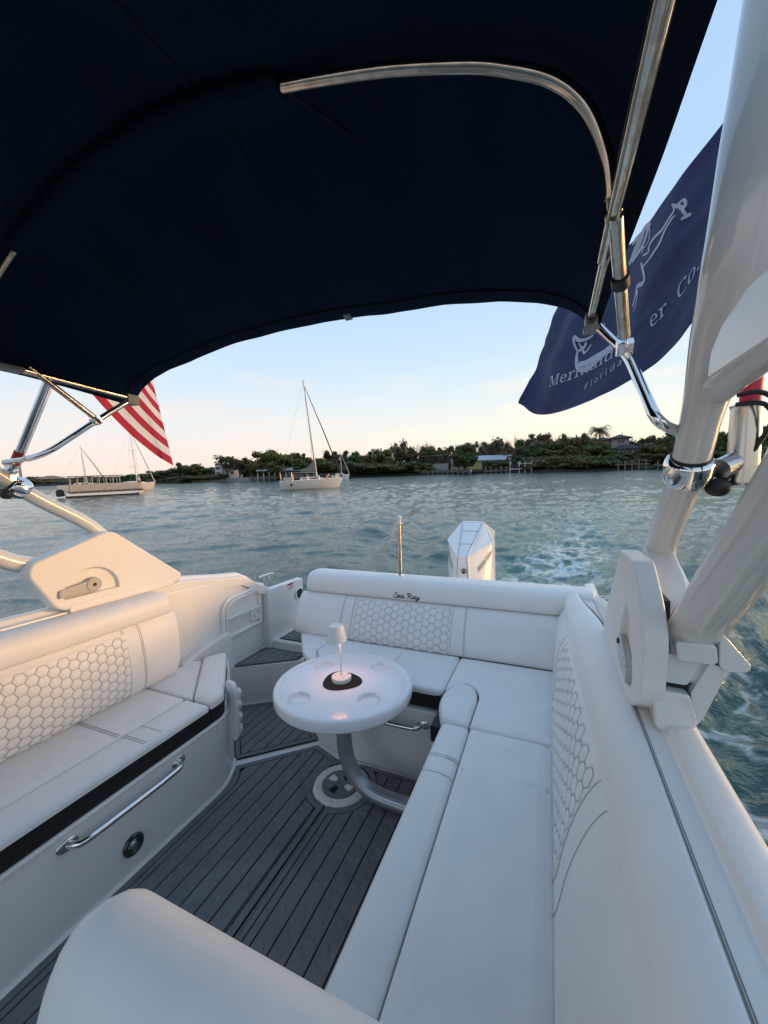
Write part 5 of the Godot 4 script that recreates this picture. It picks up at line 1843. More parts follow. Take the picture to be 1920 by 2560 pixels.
	om.light_color = Color(1.0, 0.62, 0.48)
	om.light_energy = 0.02
	om.light_size = 0.03
	om.spot_angle = 70.0
	om.spot_attenuation = 0.6
	om.spot_range = 6.0
	om.spot_attenuation = 1.0
	om.shadow_enabled = true
	l.add_child(om)
	om.position = Vector3(-0.004, 0.782 - 0.564, -0.003)
	om.rotation = Vector3(-PI * 0.5, 0, 0)

func build_small_things() -> void:
	# stern light pole on the headrest
	var t := thing("stern_light", "slim steel pole light standing on the aft headrest", "pole light", Vector3(-0.975, 0.91, -2.52))
	var tf := Transform3D(Basis.IDENTITY, Vector3(-0.975, 0, -2.52))
	var mb := MB.new()
	lathe(mb, v2([0.0, 0.924, 0.030, 0.923, 0.033, 0.919, 0.033, 0.905]), tf, 24)
	obj("pole_base", mb, mats["chrome"], t)
	mb = MB.new()
	lathe(mb, v2([0.0145, 0.92, 0.0145, 1.085, 0.0155, 1.087, 0.0155, 1.095, 0.0140, 1.097, 0.0140, 1.103, 0.0155, 1.105, 0.0155, 1.113, 0.013, 1.115, 0.0125, 1.285, 0.0, 1.285]), tf, 24)
	obj("pole", mb, mats["steel_tube"], t)
	mb = MB.new()
	lathe(mb, v2([0.0, 1.282, 0.019, 1.283, 0.021, 1.287, 0.020, 1.292, 0.013, 1.298, 0.013, 1.322, 0.020, 1.325, 0.0205, 1.334, 0.013, 1.338, 0.009, 1.342, 0.0, 1.343]), tf, 24)
	obj("lamp_cap", mb, mats["white_plastic"], t)
	# moulded white holder on the end of the starboard bench
	t = thing("wall_holder", "white moulded plastic holder on the end of the left bench", "holder", Vector3(-1.555, 0.2, -1.50))
	mb = MB.new()
	var zs := -1.515
	prism(mb, round_poly(v2([-1.60, 0.215, -1.545, 0.205, -1.528, 0.24, -1.532, 0.48, -1.55, 0.525, -1.60, 0.53]), 0.012, 3), zs - 0.012, zs + 0.012, FACING, 0.005, 2)
	for k in 4:
		var y := 0.26 + k * 0.066
		prism(mb, round_poly(v2([-1.54, y - 0.03, -1.530, y - 0.016, -1.525 + 0.003 * (k % 2), y + 0.010, -1.54, y + 0.034]), 0.008, 3), zs - 0.026, zs - 0.004, FACING, 0.004, 2)
	obj("holder_body", mb, mats["white_plastic"], t)
	# cleat on the starboard quarter
	t = thing("mooring_cleat", "chrome mooring cleat on the left gunwale near the stern", "cleat", Vector3(-2.18, 0.92, -2.42))
	mb = MB.new()
	tube(mb, v3([-2.16, 0.835, -2.42, -2.16, 0.842, -2.48, -2.16, 0.842, -2.54, -2.16, 0.835, -2.60]), 0.010, 10)
	box(mb, Vector3(-2.17, 0.795, -2.55), Vector3(-2.15, 0.84, -2.53), 0.004)
	box(mb, Vector3(-2.17, 0.795, -2.49), Vector3(-2.15, 0.84, -2.47), 0.004)
	obj("cleat_horn", mb, mats["chrome"], t)

# ---------------------------------------------------------------- water
var wn := FastNoiseLite.new()
var wn2 := FastNoiseLite.new()
var fn := FastNoiseLite.new()

var TRAINS: Array[Vector4] = []
func make_trains() -> void:
	var rt := RandomNumberGenerator.new()
	rt.seed = 12
	var lam := 3.1
	for i in 14:
		var a := -1.85 + rt.randf_range(-0.75, 0.75)
		var k := TAU / lam
		TRAINS.push_back(Vector4(cos(a) * k, sin(a) * k, 0.0074 * pow(lam, 0.95), rt.randf() * TAU))
		lam *= 0.83

func wake_l(x: float, z: float) -> float:       # distance across the wake's curved centre line
	var d := maxf(-z - 3.2, 0.0)
	return x - (-0.75 + 0.14 * d + 0.0015 * d * d)

func water_h(x: float, z: float) -> float:
	var r := Vector2(x, z).length()
	var fade := 1.0 / (1.0 + r * r / 9000.0)
	var h := 0.0
	# wind sea: short crested wave trains with drifting phase
	var warp := 2.6 * wn.get_noise_2d(x * 0.16, z * 0.16)
	var gust := 0.75 + 0.6 * wn2.get_noise_2d(x * 0.07, z * 0.12)
	var n := TRAINS.size() if r < 60.0 else 7
	for i in n:
		var t: Vector4 = TRAINS[i]
		h += t.z * sin(t.x * x + t.y * z + t.w + warp * (0.6 + 0.13 * i))
	h *= gust
	h += 0.020 * wn.get_noise_2d(x * 0.9, z * 1.3)
	if r < 25.0: h += 0.012 * gust * wn2.get_noise_2d(x * 4.0 + 40.0, z * 5.5)
	var d := -z - 3.2
	if d > -2.0:
		var l := wake_l(x, z)
		var dd := maxf(d, 0.0)
		# diverging waves on either side
		var arm := 1.3 + 0.42 * dd
		var q := absf(l) - arm
		h += 0.13 * exp(-pow(q / (0.9 + 0.05 * dd), 2.0)) * cos(q * 4.2) * exp(-dd / 40.0) * smoothstep(-2.0, 2.0, d)
		q = absf(l) - arm * 0.62
		h += 0.06 * exp(-pow(q / (0.8 + 0.04 * dd), 2.0)) * cos(q * 5.5 + dd * 0.8) * exp(-dd / 30.0) * smoothstep(-1.0, 3.0, d)
		var turb := exp(-pow(l / (1.0 + 0.10 * dd), 2.0)) * exp(-dd / 30.0) * smoothstep(-0.5, 1.0, d)
		h += turb * (0.07 * wn.get_noise_2d(x * 3.1, z * 2.3 + 7.0) + 0.03 * wn2.get_noise_2d(x * 5.0, z * 5.0))
	if x > 0.3 and x < 5.0 and z < 1.0 and z > -9.0:
		var e := smoothstep(0.3, 0.9, x) * smoothstep(5.0, 2.0, x) * smoothstep(-9.0, -5.0, z) * smoothstep(1.0, 0.0, z)
		h += e * (0.10 * wn.get_noise_2d(x * 2.4 + z * 0.9, z * 1.5) + 0.03 * wn2.get_noise_2d(x * 4.0, z * 3.0))
	return h * fade

func foam_at(x: float, z: float) -> float:
	var d := -z - 3.2
	var f := 0.0
	if d > -0.2 and d < 40.0:
		var l := wake_l(x, z)
		var w := 0.75 + 0.085 * d
		var m := exp(-pow((l - 0.2) / w, 2.0)) * (0.32 + 0.95 * exp(-d / 8.0))
		m += 0.55 * exp(-pow((absf(l) - 0.9 - 0.2 * d) / 0.5, 2.0)) * exp(-d / 5.0)
		f = maxf(f, m * smoothstep(-0.2, 0.4, d))
	if x > 0.3 and x < 6.0 and z < 1.5 and z > -12.0:
		var q := x - (0.95 + 0.16 * maxf(-z - 1.5, 0.0))
		var m2 := exp(-pow(q / 0.75, 2.0)) * smoothstep(-11.0, -4.0, z) * 0.60
		f = maxf(f, m2)
	if f < 0.03: return 0.0
	var n := 1.0 - absf(fn.get_noise_2d(x * 1.0 + 0.4 * fn.get_noise_2d(x * 0.6, z * 0.6 + 31.0), z * 0.75)) * 2.6
	var p := 0.5 + 0.5 * wn.get_noise_2d(x * 1.1 + 11.0, z * 0.8)
	return clampf(smoothstep(1.16, 1.85, n + f * 0.76 + p * 0.48 * f), 0.0, 1.0)

func build_water() -> void:
	wn.seed = 31; wn.frequency = 0.42; wn.fractal_octaves = 4; wn.fractal_gain = 0.5; wn.fractal_lacunarity = 2.1
	wn2.seed = 47; wn2.frequency = 0.55; wn2.fractal_octaves = 3; wn2.fractal_gain = 0.55
	fn.seed = 77; fn.frequency = 1.1; fn.fractal_octaves = 4; fn.fractal_gain = 0.6
	make_trains()
	var c := Vector2(-0.6, -0.6)
	var ang := PackedFloat32Array()
	var front := 900
	for i in front: ang.push_back(-PI * 0.5 - 0.41 - 1.75 + 3.5 * i / front)
	var a1 := -PI * 0.5 - 0.41 + 1.75
	for i in 70: ang.push_back(a1 + (TAU - 3.5) * i / 70.0)
	var na := ang.size()
	var rad := PackedFloat32Array()
	var r := 1.35
	while r < 2600.0:
		rad.push_back(r)
		r *= 1.0098 if r < 160.0 else (1.04 if r < 500.0 else 1.3)
	var nr := rad.size()
	var vs := PackedVector3Array(); vs.resize(na * nr)
	var ns := PackedVector3Array(); ns.resize(na * nr)
	var cs := PackedColorArray(); cs.resize(na * nr)
	var deep := Color(0.003, 0.042, 0.031)
	var churn := Color(0.028, 0.135, 0.098)
	var white := Color(0.62, 0.66, 0.66)
	for i in nr:
		var rr := rad[i]
		var near := rr < 75.0
		for k in na:
			var x := c.x + cos(ang[k]) * rr
			var z := c.y + sin(ang[k]) * rr
			var h := water_h(x, z) if rr < 180.0 else 0.0
			var col := deep
			if near:
				var d := -z - 3.2
				if d > -0.5:
					var l := wake_l(x, z)
					var t := exp(-pow(l / (1.3 + 0.16 * d), 2.0)) * exp(-d / 34.0)
					col = col.lerp(churn, t)
				var f := foam_at(x, z)
				if f > 0.0:
					col = col.lerp(white, f)
					h += 0.008 * f
			vs[i * na + k] = Vector3(x, h, z)
			cs[i * na + k] = col
	for i in nr:
		for k in na:
			var a := vs[i * na + (k + 1) % na] - vs[i * na + (k - 1 + na) % na]
			var b := vs[mini(i + 1, nr - 1) * na + k] - vs[maxi(i - 1, 0) * na + k]
			var n := a.cross(b)
			if n.y < 0.0: n = -n
			ns[i * na + k] = n.normalized()
	var ix := PackedInt32Array(); ix.resize((nr - 1) * na * 6)
	var o := 0
	for i in nr - 1:
		for k in na:
			var k2 := (k + 1) % na
			var p0 := i * na + k
			var p1 := i * na + k2
			var p2 := (i + 1) * na + k2
			var p3 := (i + 1) * na + k
			ix[o] = p0; ix[o + 1] = p2; ix[o + 2] = p1
			ix[o + 3] = p0; ix[o + 4] = p3; ix[o + 5] = p2
			o += 6
	var arr := []
	arr.resize(Mesh.ARRAY_MAX)
	arr[Mesh.ARRAY_VERTEX] = vs
	arr[Mesh.ARRAY_NORMAL] = ns
	arr[Mesh.ARRAY_COLOR] = cs
	arr[Mesh.ARRAY_INDEX] = ix
	var m := ArrayMesh.new()
	m.add_surface_from_arrays(Mesh.PRIMITIVE_TRIANGLES, arr)
	var w := MeshInstance3D.new()
	w.name = "water"
	w.mesh = m
	var wm := StandardMaterial3D.new()
	wm.albedo_color = Color(1, 1, 1)
	wm.vertex_color_use_as_albedo = true
	wm.roughness = 0.05
	wm.metallic_specular = 0.5
	wm.normal_enabled = true
	wm.normal_texture = noise_tex(61, 0.035, 512, true, 7.0, 4)
	wm.normal_scale = 0.6
	wm.uv1_triplanar = true
	wm.uv1_world_triplanar = true
	wm.uv1_scale = Vector3(0.8, 0.8, 1.2)
	w.material_override = wm
	add_child(w)
	struct(w)

# ---------------------------------------------------------------- land
var SHORE := PackedVector2Array()
func build_shore() -> void:
	SHORE = v2([-2500, -300, -900, -140, -420, -95, -260, -74, -180, -72, -150, -73, -130, -76, -114, -77, -101, -75, -90, -73, -85, -73.5, -79, -78, -72, -80, -66, -83, -60, -87, -53.3, -93, -46, -95.5, -35.4, -99, -25, -99, -17.3, -98, -12.4, -98.5, 2.6, -96.5, 17.3, -96.5, 27, -95, 50, -90, 130, -78, 420, -60, 900, -100, 2500, -200])
	var mb := MB.new()
	var rows := [[0.0, -0.6], [0.05, 0.25], [1.2, 0.55], [4.0, 0.75], [14.0, 0.95], [60.0, 1.2], [400.0, 1.4], [2600.0, 1.5]]
	var pts := []
	for i in SHORE.size():
		var line := []
		var p := SHORE[i]
		var out := Vector2(0, -1) if absf(p.x) < 60.0 else Vector2(signf(p.x) * 0.4, -1).normalized()
		for q in rows: line.push_back(Vector3(p.x + out.x * q[0], q[1], p.y + out.y * q[0]))
		pts.push_back(line)
	for i in pts.size() - 1:
		for j in rows.size() - 1:
			mb.quad(pts[i][j], pts[i + 1][j], pts[i + 1][j + 1], pts[i][j + 1])
	mb.face(0, Vector3.UP)
	var gm := mat("ground", lin(0.055, 0.060, 0.032), 0.95)
	tint(gm, ramp_tex(71, 0.02, Color(0.55, 0.55, 0.5), Color(1, 1, 1), 256, 5), 0.12)
	var land := obj("ground", mb, gm, self, 30.0)
	struct(land)
	# pale sea wall in front of the grey trees
	mb = MB.new()
	for s in [[Vector2(-85.5, -73.2), Vector2(-79, -77.6)], [Vector2(-79, -77.6), Vector2(-72, -79.6)], [Vector2(-72, -79.6), Vector2(-66.5, -82.4)]]:
		var a: Vector2 = s[0]
		var b: Vector2 = s[1]
		var d := (b - a)
		boxt(mb, Vector3(d.length() + 0.1, 0.9, 0.35), Transform3D(Basis(Vector3.UP, -d.angle()), Vector3((a.x + b.x) * 0.5, 0.45, (a.y + b.y) * 0.5)))
	var sw := obj("sea_wall", mb, mat("concrete", lin(0.34, 0.32, 0.29), 0.9), self, 20.0)
	sw.set_meta("label", "low pale concrete sea wall left of the boathouse"); sw.set_meta("category", "wall")
	build_trees()
	build_houses()
	build_docks()

func leaf_mesh(kind: String, seed_: int) -> ArrayMesh:
	var r := RandomNumberGenerator.new()
	r.seed = seed_
	var vs := PackedVector3Array()
	var ns := PackedVector3Array()
	var cs := PackedColorArray()
	var lobes := []
	var count := 3600
	var size := 0.030
	var low := 0.28
	var asp := 1.2
	match kind:
		"bush", "small":
			low = 0.02; size = 0.028; count = 3800; asp = 2.5 if kind == "bush" else 4.0
			for i in 13: lobes.push_back([Vector3(r.randf_range(-0.36, 0.36), r.randf_range(0.10, 0.74), r.randf_range(-0.36, 0.36)), r.randf_range(0.14, 0.26)])
		"pine":
			low = 0.10; size = 0.030; count = 2400; asp = 0.8
			for i in 16:
				var y := r.randf_range(0.18, 1.0)
				var a := r.randf() * TAU
				lobes.push_back([Vector3(cos(a) * 0.36 * (1.05 - y), y * 0.95, sin(a) * 0.36 * (1.05 - y)), r.randf_range(0.06, 0.14)])
		"grey":
			size = 0.024; count = 1300; low = 0.35
			for i in 16: lobes.push_back([Vector3(r.randf_range(-0.40, 0.40), r.randf_range(0.50, 0.95), r.randf_range(-0.40, 0.40)), r.randf_range(0.08, 0.16)])
		_:
			for i in 14:
				var a := r.randf() * TAU
				var q := sqrt(r.randf()) * 0.33
				lobes.push_back([Vector3(cos(a) * q, r.randf_range(0.34, 0.86), sin(a) * q), r.randf_range(0.12, 0.22)])
	for i in count:
		var lb = lobes[r.randi() % lobes.size()]
		var d := Vector3(r.randfn(), r.randfn(), r.randfn()).normalized()
		var p: Vector3 = lb[0] + d * lb[1] * pow(r.randf(), 0.35) * Vector3(1.1, 0.85, 1.1)
		if p.y < low * 0.7: p.y = low * 0.7 + r.randf() * 0.08
		if r.randf() < 0.06: p += d * 0.07
		var a := Vector3(r.randfn(), r.randfn(), r.randfn()).normalized()
		var b := a.cross(d).normalized()
		var s := size * r.randf_range(0.55, 1.35)
		var n := a.cross(b).normalized()
		if n.dot(d) < 0.0:
			n = -n
			b = -b
		var t := r.randf()
		var col := Color(0.040, 0.064, 0.020).lerp(Color(0.135, 0.150, 0.045), t)
		match kind:
			"gold": col = Color(0.065, 0.085, 0.018).lerp(Color(0.22, 0.20, 0.03), t * t)
			"grey": col = Color(0.13, 0.105, 0.075).lerp(Color(0.08, 0.085, 0.04), t)
			"pine": col = Color(0.040, 0.048, 0.028).lerp(Color(0.080, 0.075, 0.040), t)
			_:
				if r.randf() < 0.10: col = Color(0.13, 0.095, 0.045)
		# leaves keep their shape when the crown is stretched to a tree's height and width
		a.y *= asp; b.y *= asp
		var q := [p - a * s - b * s * 0.6, p + a * s - b * s * 0.6, p + a * s * 0.7 + b * s * 0.6, p - a * s * 0.7 + b * s * 0.6]
		for e in [0, 2, 1, 0, 3, 2]:
			vs.push_back(q[e]); ns.push_back((n + d).normalized()); cs.push_back(col)
	var arr := []
	arr.resize(Mesh.ARRAY_MAX)
	arr[Mesh.ARRAY_VERTEX] = vs; arr[Mesh.ARRAY_NORMAL] = ns; arr[Mesh.ARRAY_COLOR] = cs
	var m := ArrayMesh.new()
	m.add_surface_from_arrays(Mesh.PRIMITIVE_TRIANGLES, arr)
	return m

func branch_mesh(kind: String, seed_: int) -> ArrayMesh:
	var r := RandomNumberGenerator.new()
	r.seed = seed_
	var mb := MB.new()
	if kind == "palm":
		tube(mb, v3([0, 0, 0, 0.03, 0.3, 0.01, 0.05, 0.6, 0.0, 0.04, 0.82, 0.0]), [0.028, 0.022, 0.019, 0.02], 7)
		return mb.mesh(60.0, Vector3.ZERO)
	if kind == "pine":
		tube(mb, v3([0, 0, 0, 0.01, 0.5, 0, 0, 0.98, 0]), [0.03, 0.018, 0.004], 6)
		return mb.mesh(60.0, Vector3.ZERO)
	var fork := 0.30 if kind != "bush" and kind != "small" else 0.10
	tube(mb, v3([0, 0, 0, r.randf_range(-0.03, 0.03), fork * 0.6, 0.01, 0.0, fork, 0.0]), [0.034, 0.028, 0.024], 7)
	var n := 7 if kind != "bare" else 11
	for i in n:
		var a := TAU * i / n + r.randf()
		var top := Vector3(cos(a) * r.randf_range(0.10, 0.38), r.randf_range(0.55, 0.95), sin(a) * r.randf_range(0.10, 0.38))
		var mid := Vector3(top.x * 0.35, lerpf(fork, top.y, 0.55), top.z * 0.35) + Vector3(r.randf_range(-0.04, 0.04), 0, r.randf_range(-0.04, 0.04))
		tube(mb, PackedVector3Array([Vector3(0, fork * 0.9, 0), mid, top]), [0.018, 0.011, 0.003], 5)
		if kind == "bare" or kind == "grey":
			for j in 7:
				var t := r.randf_range(0.35, 0.95)
				var b0 := mid.lerp(top, t)
				var d := Vector3(r.randfn() * 0.6, absf(r.randfn()) + 0.5, r.randfn() * 0.6).normalized()
				tube(mb, PackedVector3Array([b0, b0 + d * 0.08 + Vector3(0, 0.01, 0), b0 + d * r.randf_range(0.12, 0.22)]), [0.006, 0.0045, 0.002], 4)
	return mb.mesh(60.0, Vector3.ZERO)

func palm_crown(seed_: int) -> ArrayMesh:
	var r := RandomNumberGenerator.new()
	r.seed = seed_
	var mb := MB.new()
	mb.use_col = true
	for i in 30:
		var a := TAU * i / 30.0 + r.randf_range(-0.15, 0.15)
		var rise := r.randf_range(-0.10, 0.20)
		var l := r.randf_range(0.30, 0.42)
		var dir := Vector3(cos(a), 0, sin(a))
		var side := Vector3(-sin(a), 0, cos(a))
		mb.cur = Color(0.03, 0.05, 0.016).lerp(Color(0.09, 0.085, 0.03), r.randf())
		var prev := Vector3(0.04, 0.82, 0)
		for k in range(1, 9):
			var t := k / 8.0
			var p := Vector3(0.04, 0.82, 0) + dir * l * sin(t * 1.35) + Vector3(0, rise * sin(t * PI * 0.7) - 0.20 * t * t, 0)
			var w := 0.085 * sin(PI * (0.12 + 0.86 * t))
			for e in [-1.0, 1.0]:
				for h in 2:
					var q0 := prev.lerp(p, h * 0.5)
					var q1 := prev.lerp(p, h * 0.5 + 0.35)
					var tip: Vector3 = q1 + side * e * w + dir * 0.02 + Vector3(0, -0.035, 0)
					mb.tri(q0, q1, tip)
			prev = p
	return mb.mesh(0.0, Vector3.ZERO)

const ORDINAL := ["first", "second", "third", "fourth", "fifth", "sixth", "seventh", "eighth", "ninth", "tenth", "eleventh", "twelfth", "thirteenth", "fourteenth", "fifteenth", "sixteenth", "seventeenth", "eighteenth", "nineteenth", "twentieth"]
func zone_of(x: float) -> String:
	var where := "on the far left shore"
	if x > -110.0 and x < -88.0: where = "on the dark point"
	elif x > -88.0 and x < -70.5: where = "along the sea wall"
	elif x > -70.5 and x < -58.0: where = "behind the boathouse"
	elif x >= -58.0 and x < -36.0: where = "right of the white sailboat"
	elif x >= -36.0 and x < -24.0: where = "by the brown ruin"
	elif x >= -24.0 and x < -10.5: where = "by the yellow house"
	elif x >= -10.5 and x < 8.5: where = "behind the boat lift"
	elif x >= 8.5 and x < 19.5: where = "before the tall grey house"
	elif x >= 19.5: where = "beside the right tower leg"
	return where

func build_trees() -> void:
	var leafm := StandardMaterial3D.new()
	leafm.resource_name = "foliage"
	leafm.vertex_color_use_as_albedo = true
	leafm.roughness = 0.75
	leafm.backlight_enabled = true
	leafm.backlight = lin(0.08, 0.10, 0.03)
	leafm.cull_mode = BaseMaterial3D.CULL_DISABLED
	leafm.albedo_color = Color(0.92, 0.92, 0.92)
	var tints := [leafm]
	for c in [Color(1.0, 0.86, 0.70), Color(0.80, 0.88, 0.74)]:
		var lm: StandardMaterial3D = leafm.duplicate()
		lm.albedo_color = c
		tints.push_back(lm)
	var bark := mat("bark", lin(0.10, 0.085, 0.065), 0.9)
	var pale := mat("pale_bark", lin(0.22, 0.17, 0.14), 0.9)
	var words := {"small": "low dark tree", "broad": "dark leafy tree", "pine": "tall wispy pine", "bush": "dense waterside shrub", "grey": "sparse grey brown tree", "gold": "large yellow green tree", "bare": "leafless pale tree", "palm": "tall palm"}
	var crowns := {}
	var limbs := {}
	for k in words:
		crowns[k] = []
		limbs[k] = []
		for i in 3:
			limbs[k].push_back(branch_mesh(k, 400 + i * 17 + k.length()))
			if k == "palm": crowns[k].push_back(palm_crown(90 + i))
			elif k != "bare": crowns[k].push_back(leaf_mesh(k, 200 + i * 31 + k.length() * 3))
	var n := 0
	# a looser second row that breaks the skyline behind the belt
	var rb := RandomNumberGenerator.new()
	rb.seed = 2024
	var mixed := ["broad", "pine", "grey", "broad", "bare", "grey", "pine"]
	for i in 34:
		var x := -56.0 + i * 2.9 + rb.randf_range(-1.0, 1.0)
		TREES[mixed[i % 7]].append_array([x, -122.0 - rb.randf() * 5.0 if x > -40.0 else -108.0 - rb.randf() * 5.0, rb.randf_range(6.4, 9.6), rb.randf_range(4.5, 7.5)])
	for k in TREES:
		var a: Array = TREES[k]
		for i in range(0, a.size(), 4):
			var x: float = a[i]
			var z: float = a[i + 1]
			var h: float = a[i + 2]
			var w: float = a[i + 3]
			var where := zone_of(x)
			if x > 10.8 and x < 20.6 and z > -112.0 and k != "palm": h *= 0.74
			var zone: String = k + where
			var place := 1
			var of_kind := 0
			for j in range(0, a.size(), 4):
				if zone_of(a[j]) == where:
					of_kind += 1
					if a[j] < x or (a[j] == x and j < i): place += 1
			var lab: String = words[k] + " " + where
			if of_kind > 1: lab = "%s %s from the left %s" % [ORDINAL[mini(place - 1, 19)], words[k], where]
			var called: String = {"small": "low_tree", "broad": "leafy_tree", "pine": "pine_tree", "bush": "shrub", "grey": "sparse_tree", "gold": "leafy_tree", "bare": "bare_tree", "palm": "palm_tree"}[k]
			var t := thing(called, lab, "shrub" if k == "bush" else ("palm" if k == "palm" else "tree"), Vector3(x, 0.5, z), false, "trees and shrubs along the far shore")
			t.rotation.y = fmod(n * 2.399, TAU)
			var v := n % 3
			var sw := w * 0.5 * (1.0 if k != "bush" else 1.05) * 2.0
			if k == "palm": sw = h * 0.75
			inst("trunk", limbs[k][v], pale if k == "bare" or k == "grey" else bark, t, Transform3D(Basis.from_scale(Vector3(sw, h, sw)), Vector3.ZERO))
			if crowns[k].size() > 0:
				inst("crown", crowns[k][v], tints[(n / 3 + n) % 3], t, Transform3D(Basis.from_scale(Vector3(sw, h, sw)), Vector3.ZERO))
			n += 1
	# low green bank of mangrove on the point, and dense wood further back
	var st := MultiMeshInstance3D.new()
	st.name = "mangrove_thicket"
	var mm := MultiMesh.new()
	mm.transform_format = MultiMesh.TRANSFORM_3D
	mm.mesh = crowns["bush"][1]
	var rr := RandomNumberGenerator.new()
	rr.seed = 99
	var tfs := []
	for i in SHORE.size() - 1:
		if SHORE[i].x < -420.0 or SHORE[i].x > 400.0: continue
		var a := SHORE[i]
		var b := SHORE[i + 1]
		var steps := int(a.distance_to(b) / 3.0) + 1
		for s in steps:
			var p := a.lerp(b, (s + rr.randf()) / steps)
			for row in 3:
				var back := 14.0 + row * 9.0 + rr.randf() * 6.0
				var h := rr.randf_range(2.6, 4.8)
				var bare_ground := p.x > -40.0 and p.x < -8.0
				if bare_ground: back += 12.0
				if p.x < -108.0: h *= 0.55
				if p.x > -101.0 and p.x < -86.0: h *= 0.8
				tfs.push_back(Transform3D(Basis(Vector3.UP, rr.randf() * TAU).scaled(Vector3(9, h, 9)), Vector3(p.x, 0.4, p.y - back)))
			if (p.x > -104.0 and p.x < -86.5) or (p.x > 30.0) or (p.x < -108.0):
				tfs.push_back(Transform3D(Basis(Vector3.UP, rr.randf() * TAU).scaled(Vector3(6, rr.randf_range(1.2, 2.0), 6)), Vector3(p.x, 0.1, p.y - 2.5 - rr.randf() * 3.0)))
	mm.instance_count = tfs.size()
	for i in tfs.size(): mm.set_instance_transform(i, tfs[i])
	st.multimesh = mm
	st.material_override = leafm
	add_child(st)
	st.set_meta("kind", "stuff")
	st.set_meta("label", "dense green thicket filling the far shore between the trees")
	st.set_meta("category", "thicket")

# ---------------------------------------------------------------- houses
func hip_roof(mb: MB, lo: Vector3, hi: Vector3, ridge: float) -> void:
	var s := mb.start()
	var h := hi.y
	var y := lo.y
	var w := minf(hi.x - lo.x, hi.z - lo.z) * 0.5
	var along_x := (hi.x - lo.x) > (hi.z - lo.z)
	var a := Vector3(lo.x + w, h, (lo.z + hi.z) * 0.5) if along_x else Vector3((lo.x + hi.x) * 0.5, h, lo.z + w)
	var b := Vector3(hi.x - w, h, (lo.z + hi.z) * 0.5) if along_x else Vector3((lo.x + hi.x) * 0.5, h, hi.z - w)
	var c := [Vector3(lo.x, y, lo.z), Vector3(hi.x, y, lo.z), Vector3(hi.x, y, hi.z), Vector3(lo.x, y, hi.z)]
	if along_x:
		mb.quad(c[0], c[1], b, a); mb.quad(c[2], c[3], a, b); mb.tri(c[1], c[2], b); mb.tri(c[3], c[0], a)
	else:
		mb.quad(c[1], c[2], b, a); mb.quad(c[3], c[0], a, b); mb.tri(c[0], c[1], a); mb.tri(c[2], c[3], b)
	mb.quad(c[3], c[2], c[1], c[0])
	mb.close(s)
	box(mb, Vector3(lo.x, y - 0.22, lo.z), Vector3(hi.x, y - 0.01, hi.z), 0.0)

func window(parent: Node3D, c: Vector3, w: float, h: float, facing: float, frame: Material, bars := 1) -> void:
	var b := Basis(Vector3.UP, facing)
	var mb := MB.new()
	var t := 0.10
	boxt(mb, Vector3(w + 2 * t, t, 0.10), Transform3D(b, c + b * Vector3(0, h * 0.5 + t * 0.5, 0.03)))
	boxt(mb, Vector3(w + 2 * t, t, 0.10), Transform3D(b, c + b * Vector3(0, -h * 0.5 - t * 0.5, 0.03)))
	for e in [-1.0, 1.0]: boxt(mb, Vector3(t, h, 0.09), Transform3D(b, c + b * Vector3(e * (w * 0.5 + t * 0.5), 0, 0.03)))
	for i in bars: boxt(mb, Vector3(0.06, h, 0.07), Transform3D(b, c + b * Vector3(-w * 0.5 + w * (i + 1) / (bars + 1.0), 0, 0.03)))
	var f := obj("window", mb, frame, parent, 0.0)
	mb = MB.new()
	boxt(mb, Vector3(w, h, 0.03), Transform3D(b, c + b * Vector3(0, 0, 0.012)))
	obj("pane", mb, mats["dark_glass"], f, 0.0)

